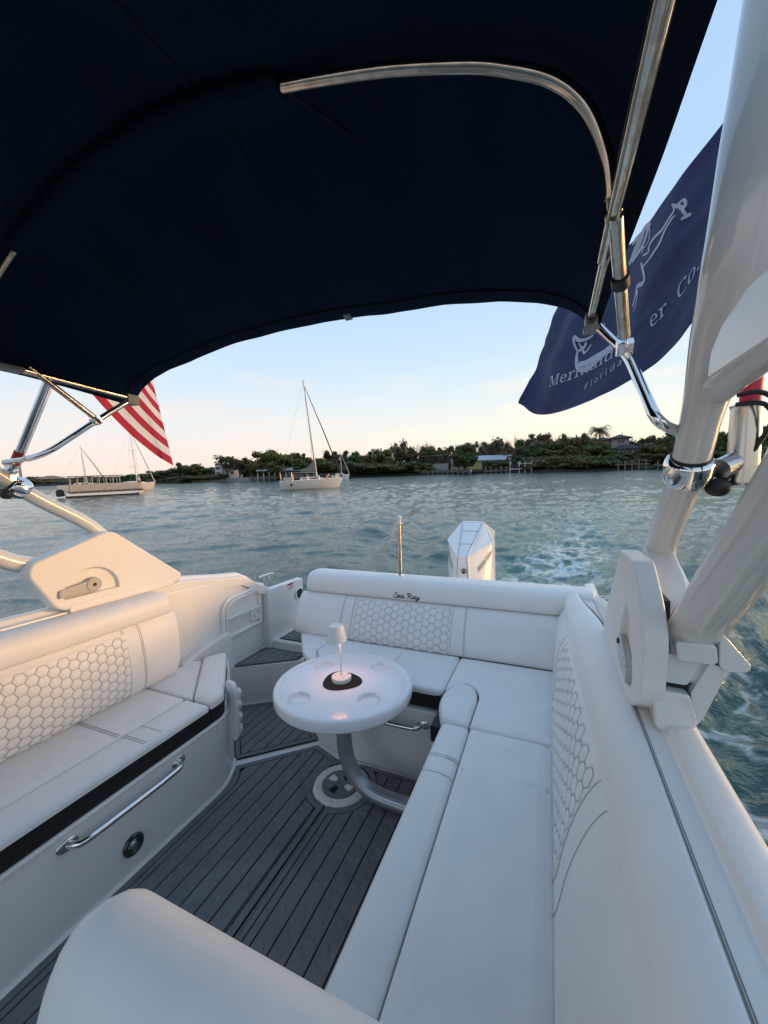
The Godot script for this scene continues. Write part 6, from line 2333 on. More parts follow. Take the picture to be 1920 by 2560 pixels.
func build_houses() -> void:
	var beige := mat("stucco_beige", lin(0.34, 0.30, 0.25), 0.9)
	var shingle := mat("roof_shingle", lin(0.055, 0.055, 0.058), 0.9)
	var trim := mat("house_trim", lin(0.52, 0.49, 0.45), 0.7)
	# two storey grey house with hip roofs
	var t := thing("hip_roof_house", "two storey grey house with hip roofs above the trees on the right", "house", Vector3(16, 1, -121), false)
	var mb := MB.new()
	box(mb, Vector3(14.6, 1.0, -124), Vector3(18.6, 7.9, -118.8), 0.0)
	box(mb, Vector3(11.3, 1.0, -124.5), Vector3(14.6, 7.6, -120.2), 0.0)
	box(mb, Vector3(15.6, 1.0, -118.8), Vector3(20.0, 5.0, -116.8), 0.0)
	obj("wall", mb, beige, t, 0.0)
	mb = MB.new()
	hip_roof(mb, Vector3(14.0, 7.95, -124.6), Vector3(19.3, 8.9, -118.0), 0.0)
	hip_roof(mb, Vector3(10.8, 7.65, -125.0), Vector3(15.0, 8.5, -119.6), 0.0)
	hip_roof(mb, Vector3(14.6, 5.05, -119.8), Vector3(20.9, 6.1, -116.0), 0.0)
	obj("roof", mb, shingle, t, 0.0)
	for w in [[Vector3(16.7, 7.0, -118.8), 1.6, 0.9, 0.0], [Vector3(12.4, 6.7, -120.2), 0.9, 0.7, 0.0], [Vector3(13.7, 6.7, -120.2), 0.7, 0.7, 0.0], [Vector3(16.4, 3.6, -116.8), 0.8, 1.6, 0.0], [Vector3(18.3, 3.6, -116.8), 0.8, 1.6, 0.0], [Vector3(18.6, 6.9, -121.0), 1.0, 1.2, PI * 0.5], [Vector3(20.0, 3.6, -117.8), 0.7, 1.6, PI * 0.5]]:
		window(t, w[0], w[1], w[2], w[3], trim)
	mb = MB.new()
	for x in [15.7, 17.3, 19.1, 19.9]: box(mb, Vector3(x - 0.13, 1.0, -116.6), Vector3(x + 0.13, 5.0, -116.34), 0.0)
	obj("porch_column", mb, trim, t, 0.0)
	# low white roof beside it
	t = thing("white_roof_house", "low house with a white metal roof right of the grey house", "house", Vector3(24, 1, -124), false)
	mb = MB.new()
	box(mb, Vector3(20.6, 1.0, -127), Vector3(27.0, 5.0, -121), 0.0)
	obj("wall", mb, trim, t, 0.0)
	mb = MB.new()
	hip_roof(mb, Vector3(20.0, 5.05, -127.6), Vector3(27.8, 6.6, -120.4), 0.0)
	obj("roof", mb, mat("roof_white", lin(0.45, 0.46, 0.50), 0.5), t, 0.0)
	# yellow bungalow
	var yel := mat("stucco_yellow", lin(0.62, 0.54, 0.22), 0.9)
	var metal := mat("roof_metal", lin(0.40, 0.42, 0.48), 0.45)
	t = thing("yellow_house", "low pale yellow bungalow with a light metal roof behind the pier", "house", Vector3(-17, 1, -113), false)
	mb = MB.new()
	box(mb, Vector3(-22.0, 0.8, -118), Vector3(-11.8, 3.3, -111.6), 0.0)
	obj("wall", mb, yel, t, 0.0)
	mb = MB.new()
	prism(mb, v2([-110.9, 3.25, -110.9, 3.42, -114.6, 4.75, -118.6, 3.42, -118.6, 3.25]), -22.4, -11.2, SIDEWAYS, 0.0)
	var rf := obj("roof", mb, metal, t, 0.0)
	mb = MB.new()
	box(mb, Vector3(-12.3, 4.0, -115.2), Vector3(-11.3, 5.6, -114.2), 0.0)
	obj("chimney", mb, mat("brick_red", lin(0.22, 0.11, 0.08), 0.9), rf, 0.0)
	window(t, Vector3(-20.6, 2.2, -111.6), 1.1, 0.9, 0.0, yel, 1)
	mb = MB.new()
	box(mb, Vector3(-18.0, 0.9, -111.62), Vector3(-15.6, 2.95, -111.54), 0.0)
	var dr := obj("sliding_door", mb, trim, t, 0.0)
	mb = MB.new()
	for x in [-17.3, -16.2]: box(mb, Vector3(x - 0.48, 1.0, -111.53), Vector3(x + 0.48, 2.85, -111.50), 0.0)
	obj("pane", mb, mats["dark_glass"], dr, 0.0)
	t = thing("white_bungalow", "low white house right of the yellow bungalow, half hidden by trees", "house", Vector3(-8.5, 1, -115), false)
	mb = MB.new()
	box(mb, Vector3(-11.0, 0.8, -119), Vector3(-6.2, 4.2, -113), 0.0)
	obj("wall", mb, trim, t, 0.0)
	mb = MB.new()
	prism(mb, v2([-112.6, 4.2, -112.6, 4.35, -116, 5.0, -119.4, 4.35, -119.4, 4.2]), -11.3, -5.9, SIDEWAYS, 0.0)
	obj("roof", mb, metal, t, 0.0)
	window(t, Vector3(-8.4, 3.0, -113.0), 1.6, 1.0, 0.0, trim)
	# gutted timber building
	var wood := mat("weathered_wood", lin(0.085, 0.062, 0.050), 0.95)
	t = thing("ruined_building", "roofless brown timber building above a grey concrete wall", "ruin", Vector3(-32, 1, -112), false)
	mb = MB.new()
	box(mb, Vector3(-36.5, 0.6, -112.2), Vector3(-31.5, 2.6, -111.8), 0.0)
	box(mb, Vector3(-31.5, 0.6, -111.9), Vector3(-27.2, 2.9, -111.5), 0.0)
	obj("concrete_wall", mb, mats["concrete"], t, 0.0)
	mb = MB.new()
	box(mb, Vector3(-36.5, 2.6, -116.5), Vector3(-27.5, 5.0, -116.2), 0.0)
	obj("back_wall", mb, wood, t, 0.0)
	for i in 11:
		mb = MB.new()
		var x := -36.4 + i * 0.86
		box(mb, Vector3(x - 0.11, 2.6, -112.1), Vector3(x + 0.11, 5.1 + 0.2 * sin(i * 2.3), -111.9), 0.0)
		obj("post", mb, wood, t, 0.0)
	for i in 5:
		mb = MB.new()
		var y := 2.9 + i * 0.5
		box(mb, Vector3(-36.5, y - 0.06, -112.16), Vector3(-28.0 - 0.8 * (i % 2), y + 0.06, -112.11), 0.0)
		obj("rail", mb, wood, t, 0.0)
	mb = MB.new()
	boxt(mb, Vector3(9.2, 0.12, 0.8), Transform3D(Basis(Vector3(0, 0, 1), 0.03), Vector3(-32.0, 5.28, -112.0)))
	obj("broken_eave", mb, mat("old_eave", lin(0.30, 0.26, 0.23), 0.9), t, 0.0)
	t = thing("pink_wall_house", "pale pink blank wall between the ruin and the fat tree", "house", Vector3(-25, 1, -113), false)
	mb = MB.new()
	prism(mb, v2([-26.8, 0.6, -23.0, 0.6, -23.0, 5.6, -25.2, 5.7, -26.8, 4.4]), -118.0, -112.5, FACING, 0.0)
	obj("wall", mb, mat("stucco_pink", lin(0.42, 0.31, 0.27), 0.9), t, 0.0)
	# modern white house behind the grey trees
	var white := mat("stucco_white", lin(0.62, 0.61, 0.60), 0.8)
	t = thing("balcony_house", "modern white house with balconies behind the grey tree", "house", Vector3(-83, 1, -82), false)
	mb = MB.new()
	box(mb, Vector3(-87.2, 0.8, -87), Vector3(-81.4, 1.6, -82.2), 0.0)
	box(mb, Vector3(-86.9, 1.6, -86), Vector3(-84.4, 4.6, -82.4), 0.0)
	box(mb, Vector3(-84.4, 1.6, -86), Vector3(-81.6, 4.2, -84.0), 0.0)
	for y in [2.8, 4.1]: box(mb, Vector3(-84.4, y, -84.0), Vector3(-81.2, y + 0.16, -82.0), 0.0)
	for x in [-83.2, -81.4]: box(mb, Vector3(x - 0.12, 0.8, -82.3), Vector3(x + 0.12, 4.2, -82.06), 0.0)
	obj("wall", mb, white, t, 0.0)
	for y in [2.2, 3.6]:
		window(t, Vector3(-85.7, y, -82.4), 1.6, 0.8, 0.0, white)
		window(t, Vector3(-82.7, y, -84.0), 1.5, 0.8, 0.0, white)
	# far left houses
	for q in [[Vector3(-166, 0.4, -82), 8.0, "cream house with a hip roof on the far left shore"], [Vector3(-118, 0.4, -88), 7.0, "pale house behind the pontoon boat's rail"], [Vector3(-186, 0.4, -90), 6.0, "cream house at the left edge beside the tower leg"]]:
		t = thing("shore_house", q[2], "house", q[0], false)
		base_of[t] = Vector3.ZERO
		mb = MB.new()
		var w: float = q[1]
		box(mb, Vector3(-w * 0.5, 0, -3), Vector3(w * 0.5, 1.9, 3), 0.0)
		obj("wall", mb, mat("stucco_cream", lin(0.50, 0.42, 0.30), 0.9), t, 0.0)
		mb = MB.new()
		hip_roof(mb, Vector3(-w * 0.5 - 0.4, 1.95, -3.4), Vector3(w * 0.5 + 0.4, 3.0, 3.4), 0.0)
		obj("roof", mb, mat("roof_tan", lin(0.26, 0.20, 0.15), 0.9), t, 0.0)
		for i in 3: window(t, Vector3(-w * 0.3 + i * w * 0.3, 1.0, 3.0), 0.9, 0.7, 0.0, trim)
		t.rotation.y = 0.9

# ---------------------------------------------------------------- docks
func pile(mb: MB, x: float, z: float, y1: float, r := 0.14) -> void:
	tube(mb, PackedVector3Array([Vector3(x, -1.0, z), Vector3(x, y1, z)]), r, 7)

func pier(label: String, a: Vector2, b: Vector2, w: float, deck: float, n: int, top: float) -> Node3D:
	var wood := mat("dock_wood", lin(0.16, 0.135, 0.105), 0.95)
	var t := thing("wooden_pier", label, "pier", Vector3((a.x + b.x) * 0.5, 0, (a.y + b.y) * 0.5), false)
	var d := b - a
	var ang := -d.angle()
	var mid := (a + b) * 0.5
	var mb := MB.new()
	boxt(mb, Vector3(d.length(), 0.10, w), Transform3D(Basis(Vector3.UP, ang), Vector3(mid.x, deck, mid.y)))
	for e in [-0.45, 0.45]:
		boxt(mb, Vector3(d.length(), 0.18, 0.09), Transform3D(Basis(Vector3.UP, ang), Vector3(mid.x, deck - 0.145, mid.y) + Basis(Vector3.UP, ang) * Vector3(0, 0, w * e)))
	obj("deck", mb, wood, t, 0.0)
	var off := Basis(Vector3.UP, ang) * Vector3(0, 0, w * 0.5 + 0.08)
	for i in n:
		var p := a.lerp(b, (i + 0.5) / n)
		for e in [-1.0, 1.0]:
			mb = MB.new()
			pile(mb, p.x + off.x * e, p.y + off.z * e, top - 0.18 * ((i * 7) % 3))
			obj("pile", mb, wood, t, 30.0)
	return t

func build_docks() -> void:
	pier("long low wooden pier in front of the ruin and the yellow house", Vector2(-33.0, -100.6), Vector2(-17.6, -96.4), 1.4, 0.75, 11, 1.45)
	pier("short low dock between the pier and the boat lift", Vector2(-15.2, -97.4), Vector2(-9.4, -98.4), 1.4, 0.65, 5, 1.7)
	pier("tall wooden dock in front of the right shore trees", Vector2(12.6, -96.2), Vector2(18.6, -95.2), 1.6, 1.25, 5, 2.2)
	pier("dock beside the boathouse left of the white sailboat", Vector2(-70.5, -77.6), Vector2(-57.6, -82.6), 1.5, 0.75, 9, 1.5)
	pier("low dock at the right edge behind the rod holder", Vector2(19.5, -96.4), Vector2(27.0, -95.0), 1.4, 1.0, 5, 1.8)
	# boathouse
	var t := thing("boathouse", "open boathouse with a pale grey roof on white posts", "boathouse", Vector3(-64.5, 0, -81.5), false)
	var dir := Vector3(0.93, 0, -0.37)
	var ang := atan2(0.37, 0.93)
	var b := Basis(Vector3.UP, ang)
	var c := Vector3(-64.8, 0, -81.8)
	base_of[t] = Vector3(-64.5, 0, -81.5)
	var mb := MB.new()
	var pr := v2([-2.9, 2.35, -2.9, 2.5, 0, 3.55, 2.9, 2.5, 2.9, 2.35])
	prism(mb, pr, -4.6, 4.6, Transform3D(b, c) * Transform3D(Vector3(0, 0, 1), Vector3(0, 1, 0), Vector3(1, 0, 0), Vector3.ZERO), 0.0)
	obj("roof", mb, mat("roof_grey", lin(0.42, 0.42, 0.47), 0.6), t, 0.0)
	for i in 7:
		for e in [-2.6, 2.6]:
			mb = MB.new()
			boxt(mb, Vector3(0.2, 3.0, 0.2), Transform3D(b, c + b * Vector3(-4.3 + i * 1.43, 0.9, e)))
			obj("post", mb, mats["house_trim"], t, 0.0)
	mb = MB.new()
	boxt(mb, Vector3(9.0, 2.2, 0.1), Transform3D(b, c + b * Vector3(0, 1.3, -2.45)))
	obj("back_wall", mb, mats["concrete"], t, 0.0)
	# boat lift with its small boat
	t = thing("boat_lift", "white post boat lift with dark canopy by the dark tree belt", "boat lift", Vector3(-6.6, 0, -99), false)
	for x in [-9.0, -6.9, -5.6, -4.2]:
		for z in [-100.4, -97.6]:
			mb = MB.new()
			pile(mb, x, z, 2.7, 0.10)
			obj("post", mb, mats["house_trim"], t, 30.0)
	mb = MB.new()
	for z in [-100.4, -97.6]: box(mb, Vector3(-9.1, 0.75, z - 0.1), Vector3(-4.1, 0.95, z + 0.1), 0.0)
	box(mb, Vector3(-6.2, 2.0, -97.68), Vector3(-4.1, 2.16, -97.52), 0.0)
	obj("beam", mb, mats["house_trim"], t, 0.0)
	mb = MB.new()
	prism(mb, round_poly(v2([-8.8, 3.15, -8.4, 3.4, -6.9, 3.45, -6.4, 3.15]), 0.1, 3), -100.0, -98.0, FACING, 0.03, 2)
	obj("canopy", mb, mats["navy_canvas"], t)
	t = thing("lifted_boat", "small dark runabout hanging in the boat lift", "boat", Vector3(-6.8, 0.95, -99), false)
	base_of[t] = Vector3.ZERO
	mb = MB.new()
	hull(mb, 4.2, 1.7, 0.9, 1.1, 0.0)
	obj("hull", mb, mat("hull_dark", lin(0.05, 0.06, 0.08), 0.4), t, 40.0)
	mb = MB.new()
	box(mb, Vector3(-0.5, 0.9, -0.6), Vector3(0.3, 1.35, 0.6), 0.05)
	obj("console", mb, mats["hull_white"], t)
	t = thing("dock_boat", "small black boat tied at the end of the long pier", "boat", Vector3(-16.3, 0.0, -95.8), false)
	base_of[t] = Vector3.ZERO
	mb = MB.new()
	hull(mb, 3.0, 1.3, 0.55, 0.7, -0.1)
	obj("hull", mb, mats["black_rubber"], t, 40.0)
	mb = MB.new()
	box(mb, Vector3(-1.7, 0.1, -0.2), Vector3(-1.4, 0.95, 0.2), 0.05)
	obj("motor", mb, mats["hull_white"], t)

# ---------------------------------------------------------------- boats at anchor
# hull along +x (bow), stern at -len / 2
func hull(mb: MB, len_: float, beam: float, y0: float, y1: float, draft: float) -> void:
	var st := 18
	var f := func(a: float, b: float) -> Vector3:
		var t := a
		var half := beam * 0.5 * (0.80 + 0.45 * sin(PI * (0.12 + 0.62 * t)) - 0.25) * pow(maxf(0.0, 1.0 - pow(t, 3.4)), 0.8)
		var sheer := lerpf(y0, y1, t * t)
		var s := b * 2.0 - 1.0
		var q := absf(s)
		var y := lerpf(draft - 0.25, sheer, pow(q, 1.4))
		var rake := 0.10 * len_ * t * pow(q, 1.2)
		return Vector3(-len_ * 0.5 + t * len_ * 0.93 + rake, y, signf(s) * half * pow(q, 0.55))
	sheet(mb, f, st, 20, Vector3(0, -1, 0))
	sheet(mb, func(a: float, b: float) -> Vector3:
		var p: Vector3 = f.call(a, 0.0)
		return Vector3(p.x, p.y - 0.02 + 0.05 * (1.0 - pow(2.0 * b - 1.0, 2.0)), lerpf(p.z, -p.z, b)), st, 6, Vector3(0, 1, 0))
	sheet(mb, func(a: float, b: float) -> Vector3:
		var p: Vector3 = f.call(0.0, b)
		return Vector3(p.x, lerpf(p.y, y0, a), p.z), 2, 20, Vector3(-1, 0, 0))

func sailboat(label: String, at: Vector3, heading: float, len_: float, mast: float, rake: float, jib: Color, full: bool) -> void:
	var t := thing("sailboat", label, "sailboat", at, false, "" if full else "sailboats at anchor behind the pontoon boat")
	base_of[t] = Vector3.ZERO
	t.rotation.y = heading
	var mb := MB.new()
	hull(mb, len_, len_ * 0.30, 0.95, 1.12, 0.0)
	obj("hull", mb, mats["hull_white"], t, 50.0)
	mb = MB.new()
	prism(mb, round_poly(v2([-len_ * 0.18, 0.95, -len_ * 0.16, 1.28, len_ * 0.06, 1.36, len_ * 0.30, 1.06]), 0.08, 3), -len_ * 0.085, len_ * 0.085, FACING, 0.05, 3)
	var cab := obj("cabin", mb, mats["hull_white"], t)
	mb = MB.new()
	for e in [-1.0, 1.0]:
		box(mb, Vector3(-len_ * 0.02, 1.12, e * len_ * 0.086 - 0.012), Vector3(len_ * 0.12, 1.24, e * len_ * 0.086 + 0.012), 0.008)
		box(mb, Vector3(-len_ * 0.13, 1.12, e * len_ * 0.086 - 0.012), Vector3(-len_ * 0.08, 1.22, e * len_ * 0.086 + 0.012), 0.008)
	obj("cabin_window", mb, mats["dark_glass"], cab)
	var mx := len_ * 0.10
	var base := Vector3(mx, 1.2, 0)
	var top := Vector3(mx - rake, mast, 0)
	mb = MB.new()
	tube(mb, PackedVector3Array([base, base.lerp(top, 0.5), top]), [0.10, 0.09, 0.055] if full else [0.065, 0.06, 0.04], 8)
	box(mb, top + Vector3(-0.2, 0, -0.03), top + Vector3(0.16, 0.06, 0.03), 0.0)
	var ms := obj("mast", mb, mat("mast_white", lin(0.62, 0.58, 0.54), 0.35), t)
	mb = MB.new()
	for f in [0.29, 0.60]:
		var p := base.lerp(top, f)
		for e in [-1.0, 1.0]: tube(mb, PackedVector3Array([p, p + Vector3(-0.12, 0.02, e * 0.65)]), 0.02, 5)
	obj("spreader", mb, mats["mast_white"], ms)
	mb = MB.new()
	var bow := Vector3(len_ * 0.51, 1.2, 0)
	tube(mb, PackedVector3Array([bow, bow.lerp(top, 0.5), base.lerp(top, 0.96)]), [0.085, 0.06, 0.03], 7)
	var jm := mat("furled_jib_%s" % jib.to_html(), jib, 0.8)
	obj("furled_jib", mb, jm, t)
	mb = MB.new()
	var w := 0.008
	for e in [-1.0, 1.0]:
		var foot := Vector3(mx - 0.3, 1.05, e * len_ * 0.14)
		tube(mb, PackedVector3Array([foot, base.lerp(top, 0.60) + Vector3(-0.12, 0.02, e * 0.65), base.lerp(top, 0.97)]), w, 4)
		tube(mb, PackedVector3Array([foot, base.lerp(top, 0.29) + Vector3(-0.12, 0.02, e * 0.65), base.lerp(top, 0.6)]), w, 4)
	tube(mb, PackedVector3Array([Vector3(-len_ * 0.49, 1.0, 0), top]), w, 4)
	obj("rigging", mb, mats["grey_letters"], t)
	if not full: return
	# boom under a grey sail cover
	mb = MB.new()
	var cov := PackedVector2Array([Vector2(mx - 0.02, 1.86), Vector2(mx - 0.22, 3.55)])
	for k in 9:
		var f := k / 8.0
		cov.push_back(Vector2(mx - 0.34 - f * len_ * 0.37, 2.12 + 1.05 * exp(-f * 5.0)))
	cov.push_back(Vector2(mx - len_ * 0.42, 1.90))
	prism(mb, cov, -0.17, 0.17, FACING, 0.07, 3)
	obj("sail_cover", mb, mat("sail_cover_grey", lin(0.17, 0.165, 0.155), 0.9), t)
	mb = MB.new()
	tube(mb, PackedVector3Array([Vector3(mx, 1.85, 0), Vector3(mx - len_ * 0.45, 1.85, 0)]), 0.06, 8)
	obj("boom", mb, mats["mast_white"], t)
	# dark sunshade over the cockpit
	mb = MB.new()
	sheet(mb, func(a: float, b: float) -> Vector3: return Vector3(lerpf(-len_ * 0.50, -len_ * 0.16, a), 1.95 + 0.12 * sin(PI * b) + 0.05 * sin(PI * a), lerpf(-0.75, 0.75, b)), 10, 8, Vector3.UP)
	sheet(mb, func(a: float, b: float) -> Vector3: return Vector3(lerpf(-len_ * 0.50, -len_ * 0.16, a), 1.90 + 0.12 * sin(PI * b) + 0.05 * sin(PI * a), lerpf(-0.75, 0.75, b)), 10, 8, Vector3.DOWN)
	obj("sunshade", mb, mats["navy_canvas"], t)
	mb = MB.new()
	for x in [-0.48, -0.30]:
		for e in [-0.6, 0.6]: tube(mb, PackedVector3Array([Vector3(len_ * x, 0.95, e), Vector3(len_ * x, 1.97, e)]), 0.018, 5)
	var px := [-0.47, -0.28, -0.05, 0.12, 0.28, 0.42]
	for e in [-1.0, 1.0]:
		var rail := PackedVector3Array()
		for x in px:
			var z: float = e * len_ * 0.135 * (1.0 - pow(maxf(x, 0.0) * 1.9, 3.0))
			tube(mb, PackedVector3Array([Vector3(len_ * x, 1.0, z), Vector3(len_ * x, 1.58, z)]), 0.012, 5)
			rail.push_back(Vector3(len_ * x, 1.58, z))
		tube(mb, rail, 0.008, 4)
		rail = PackedVector3Array()
		for x in px: rail.push_back(Vector3(len_ * x, 1.32, e * len_ * 0.135 * (1.0 - pow(maxf(x, 0.0) * 1.9, 3.0))))
		tube(mb, rail, 0.006, 4)
	tube(mb, PackedVector3Array([Vector3(len_ * 0.42, 1.6, -0.5), Vector3(len_ * 0.52, 1.65, 0), Vector3(len_ * 0.42, 1.6, 0.5)]), 0.014, 5)
	obj("guard_rail", mb, mats["steel_tube"], t)
	mb = MB.new()
	box(mb, Vector3(-len_ * 0.44, 0.9, 0.2), Vector3(-len_ * 0.30, 1.35, 0.75), 0.08, 3)
	box(mb, Vector3(-len_ * 0.34, 0.45, len_ * 0.125), Vector3(-len_ * 0.31, 0.75, len_ * 0.145), 0.02)
	obj("cockpit_gear", mb, mat("gear_cream", lin(0.48, 0.42, 0.36), 0.8), t)
	mb = MB.new()
	ball(mb, Vector3(-len_ * 0.315, 0.52, len_ * 0.150), Vector3(0.14, 0.14, 0.10), 6)
	obj("fender", mb, mats["black_rubber"], t)
	letters(t, "lettering", "SUMMER SEA", false, false, func(x: float, y: float) -> Vector3:
		return Vector3(len_ * 0.355 + x * len_ * 0.075, 0.86 + y * 0.10, len_ * 0.128 - x * 0.12), mats["grey_letters"])

func build_far_boats() -> void:
	# white sloop in mid picture
	sailboat("white sailboat with grey sail cover and dark furled jib, in mid picture", Vector3(-25.2, 0, -37.6), 0.672, 7.0, 11.9, 0.95, lin(0.012, 0.016, 0.03), true)
	sailboat("sailboat with a dark forestay, leftmost mast above the pontoon boat roof", Vector3(-69.9, 0, -38.8), 1.03, 6.4, 7.2, 0.35, lin(0.05, 0.05, 0.06), false)
	sailboat("white sailboat with a pale furled jib, its bow showing right of the pontoon boat", Vector3(-56.1, 0, -37.8), 1.63, 7.0, 9.0, 0.4, lin(0.55, 0.50, 0.46), false)
	sailboat("small distant sailboat right of the white sailboat's bow", Vector3(-38.6, 0, -68.0), 0.3, 3.6, 5.6, 0.2, lin(0.5, 0.5, 0.5), false)
	# pontoon party boat
	var a := Vector3(-47.5, 0, -24.6)
	var b := Vector3(-44.4, 0, -30.9)
	var d := b - a
	var t := thing("pontoon_boat", "long flat pontoon boat with a roof on white posts and mesh rails", "pontoon boat", (a + b) * 0.5, false)
	base_of[t] = Vector3.ZERO
	t.rotation.y = -atan2(d.z, d.x)
	var L := d.length()
	var wht: StandardMaterial3D = mats["hull_white"]
	var mb := MB.new()
	for e in [-1.05, 1.05]:
		tube(mb, v3([-L * 0.5, 0.20, e, L * 0.36, 0.22, e, L * 0.45, 0.22, e, L * 0.5, 0.36, e]), [0.34, 0.34, 0.28, 0.10], 14, 0.85)
	obj("float_tube", mb, wht, t, 50.0)
	mb = MB.new()
	for e in [-1.05, 1.05]:
		tube(mb, v3([-L * 0.5, 0.0, e * 1.02, L * 0.43, 0.03, e * 1.02]), [0.33, 0.30], 12)
	obj("boot_stripe", mb, mats["black_rubber"], t, 50.0)
	mb = MB.new()
	box(mb, Vector3(-L * 0.46, 0.46, -1.35), Vector3(L * 0.5, 0.60, 1.35), 0.03)
	obj("deck", mb, mat("deck_dark", lin(0.10, 0.09, 0.085), 0.8), t)
	var post := mat("post_white", lin(0.50, 0.46, 0.42), 0.6)
	for i in 8:
		for e in [-1.25, 1.25]:
			mb = MB.new()
			var x := -L * 0.43 + i * L * 0.088
			box(mb, Vector3(x - 0.035, 0.6, e - 0.035), Vector3(x + 0.035, 2.20, e + 0.035), 0.0)
			obj("roof_post", mb, post, t, 0.0)
	mb = MB.new()
	box(mb, Vector3(-L * 0.46, 2.20, -1.4), Vector3(L * 0.22, 2.27, 1.4), 0.02)
	obj("roof", mb, mat("awning_grey", lin(0.16, 0.155, 0.16), 0.8), t)
	var meshm := StandardMaterial3D.new()
	meshm.resource_name = "rail_mesh"
	meshm.albedo_color = Color(0.80, 0.75, 0.70, 0.62)
	meshm.transparency = BaseMaterial3D.TRANSPARENCY_ALPHA
	meshm.roughness = 0.8
	for e in [-1.3, 1.3]:
		for i in 6:
			mb = MB.new()
			var x0 := -L * 0.44 + i * L * 0.155
			box(mb, Vector3(x0 + 0.03, 0.66, e - 0.012), Vector3(x0 + L * 0.155 - 0.03, 1.30, e + 0.012), 0.0)
			obj("rail_panel", mb, meshm, t, 0.0)
			mb = MB.new()
			box(mb, Vector3(x0 - 0.03, 0.6, e - 0.03), Vector3(x0 + 0.03, 1.36, e + 0.03), 0.0)
			obj("rail_post", mb, post, t, 0.0)
		mb = MB.new()
		box(mb, Vector3(-L * 0.45, 1.32, e - 0.025), Vector3(L * 0.49, 1.37, e + 0.025), 0.0)
		obj("hand_rail", mb, post, t, 0.0)
	for e in [-0.45, 0.45]:
		mb = MB.new()
		prism(mb, round_poly(v2([-L * 0.5 - 0.75, 0.15, -L * 0.5 - 0.80, 0.75, -L * 0.5 - 0.5, 0.95, -L * 0.5 - 0.12, 0.85, -L * 0.5 - 0.05, 0.2]), 0.14, 4), e - 0.24, e + 0.24, FACING, 0.07, 3)
		obj("outboard", mb, mats["black_rubber"], t)
	# seats with a few dark bundles inside
	mb = MB.new()
	for i in 5: box(mb, Vector3(-L * 0.38 + i * 1.25, 0.62, -0.9), Vector3(-L * 0.38 + i * 1.25 + 0.9, 1.08, -0.35), 0.06)
	obj("seat", mb, mat("seat_blue", lin(0.05, 0.07, 0.14), 0.7), t)
	person(t.transform * Vector3(L * 0.455, 0.60, 0.75), t.rotation.y + 1.2)

# smooth-minimum field of tapered capsules, meshed as surface nets
func flesh(mb: MB, bones: Array, cell: float, k := 0.04) -> void:
	var lo := Vector3(1e9, 1e9, 1e9)
	var hi := -lo
	for b in bones:
		var r: float = maxf(b[2], b[3]) + cell * 2.0
		lo = lo.min(b[0] - Vector3.ONE * r).min(b[1] - Vector3.ONE * r)
		hi = hi.max(b[0] + Vector3.ONE * r).max(b[1] + Vector3.ONE * r)
	var n := Vector3i(((hi - lo) / cell).ceil()) + Vector3i.ONE
	var f := PackedFloat32Array(); f.resize(n.x * n.y * n.z)
	for z in n.z:
		for y in n.y:
			for x in n.x:
				var p := lo + Vector3(x, y, z) * cell
				var s := 0.0
				for b in bones:
					var d: Vector3 = b[1] - b[0]
					var t := clampf((p - b[0]).dot(d) / maxf(d.length_squared(), 1e-9), 0.0, 1.0)
					var q: float = p.distance_to(b[0] + d * t) - lerpf(b[2], b[3], t)
					s += exp(-q / (k * 0.35))
				f[(z * n.y + y) * n.x + x] = -log(maxf(s, 1e-30)) * k * 0.35
	var vid := {}
	var at := func(x: int, y: int, z: int) -> float: return f[(z * n.y + y) * n.x + x]
	for z in n.z - 1:
		for y in n.y - 1:
			for x in n.x - 1:
				var acc := Vector3.ZERO
				var c := 0
				for e in [[0, 0, 0, 1, 0, 0], [0, 1, 0, 1, 1, 0], [0, 0, 1, 1, 0, 1], [0, 1, 1, 1, 1, 1], [0, 0, 0, 0, 1, 0], [1, 0, 0, 1, 1, 0], [0, 0, 1, 0, 1, 1], [1, 0, 1, 1, 1, 1], [0, 0, 0, 0, 0, 1], [1, 0, 0, 1, 0, 1], [0, 1, 0, 0, 1, 1], [1, 1, 0, 1, 1, 1]]:
					var v0: float = at.call(x + e[0], y + e[1], z + e[2])
					var v1: float = at.call(x + e[3], y + e[4], z + e[5])
					if (v0 < 0.0) != (v1 < 0.0):
						acc += Vector3(x + e[0], y + e[1], z + e[2]).lerp(Vector3(x + e[3], y + e[4], z + e[5]), v0 / (v0 - v1))
						c += 1
				if c > 0: vid[Vector3i(x, y, z)] = lo + acc / c * cell
	for q in vid:
		var x: int = q.x
		var y: int = q.y
		var z: int = q.z
		var v: float = at.call(x, y, z)
		for ax in 3:
			var o := Vector3i.ZERO
			o[ax] = 1
			var a1 := Vector3i.ZERO
			a1[(ax + 1) % 3] = 1
			var a2 := Vector3i.ZERO
			a2[(ax + 2) % 3] = 1
			var w: float = at.call(x + o.x, y + o.y, z + o.z)
			if (v < 0.0) == (w < 0.0): continue
			if not (vid.has(q - a1) and vid.has(q - a2) and vid.has(q - a1 - a2)): continue
			if v < 0.0: mb.quad(vid[q - a1 - a2], vid[q - a2], vid[q], vid[q - a1])
			else: mb.quad(vid[q - a1 - a2], vid[q - a1], vid[q], vid[q - a2])

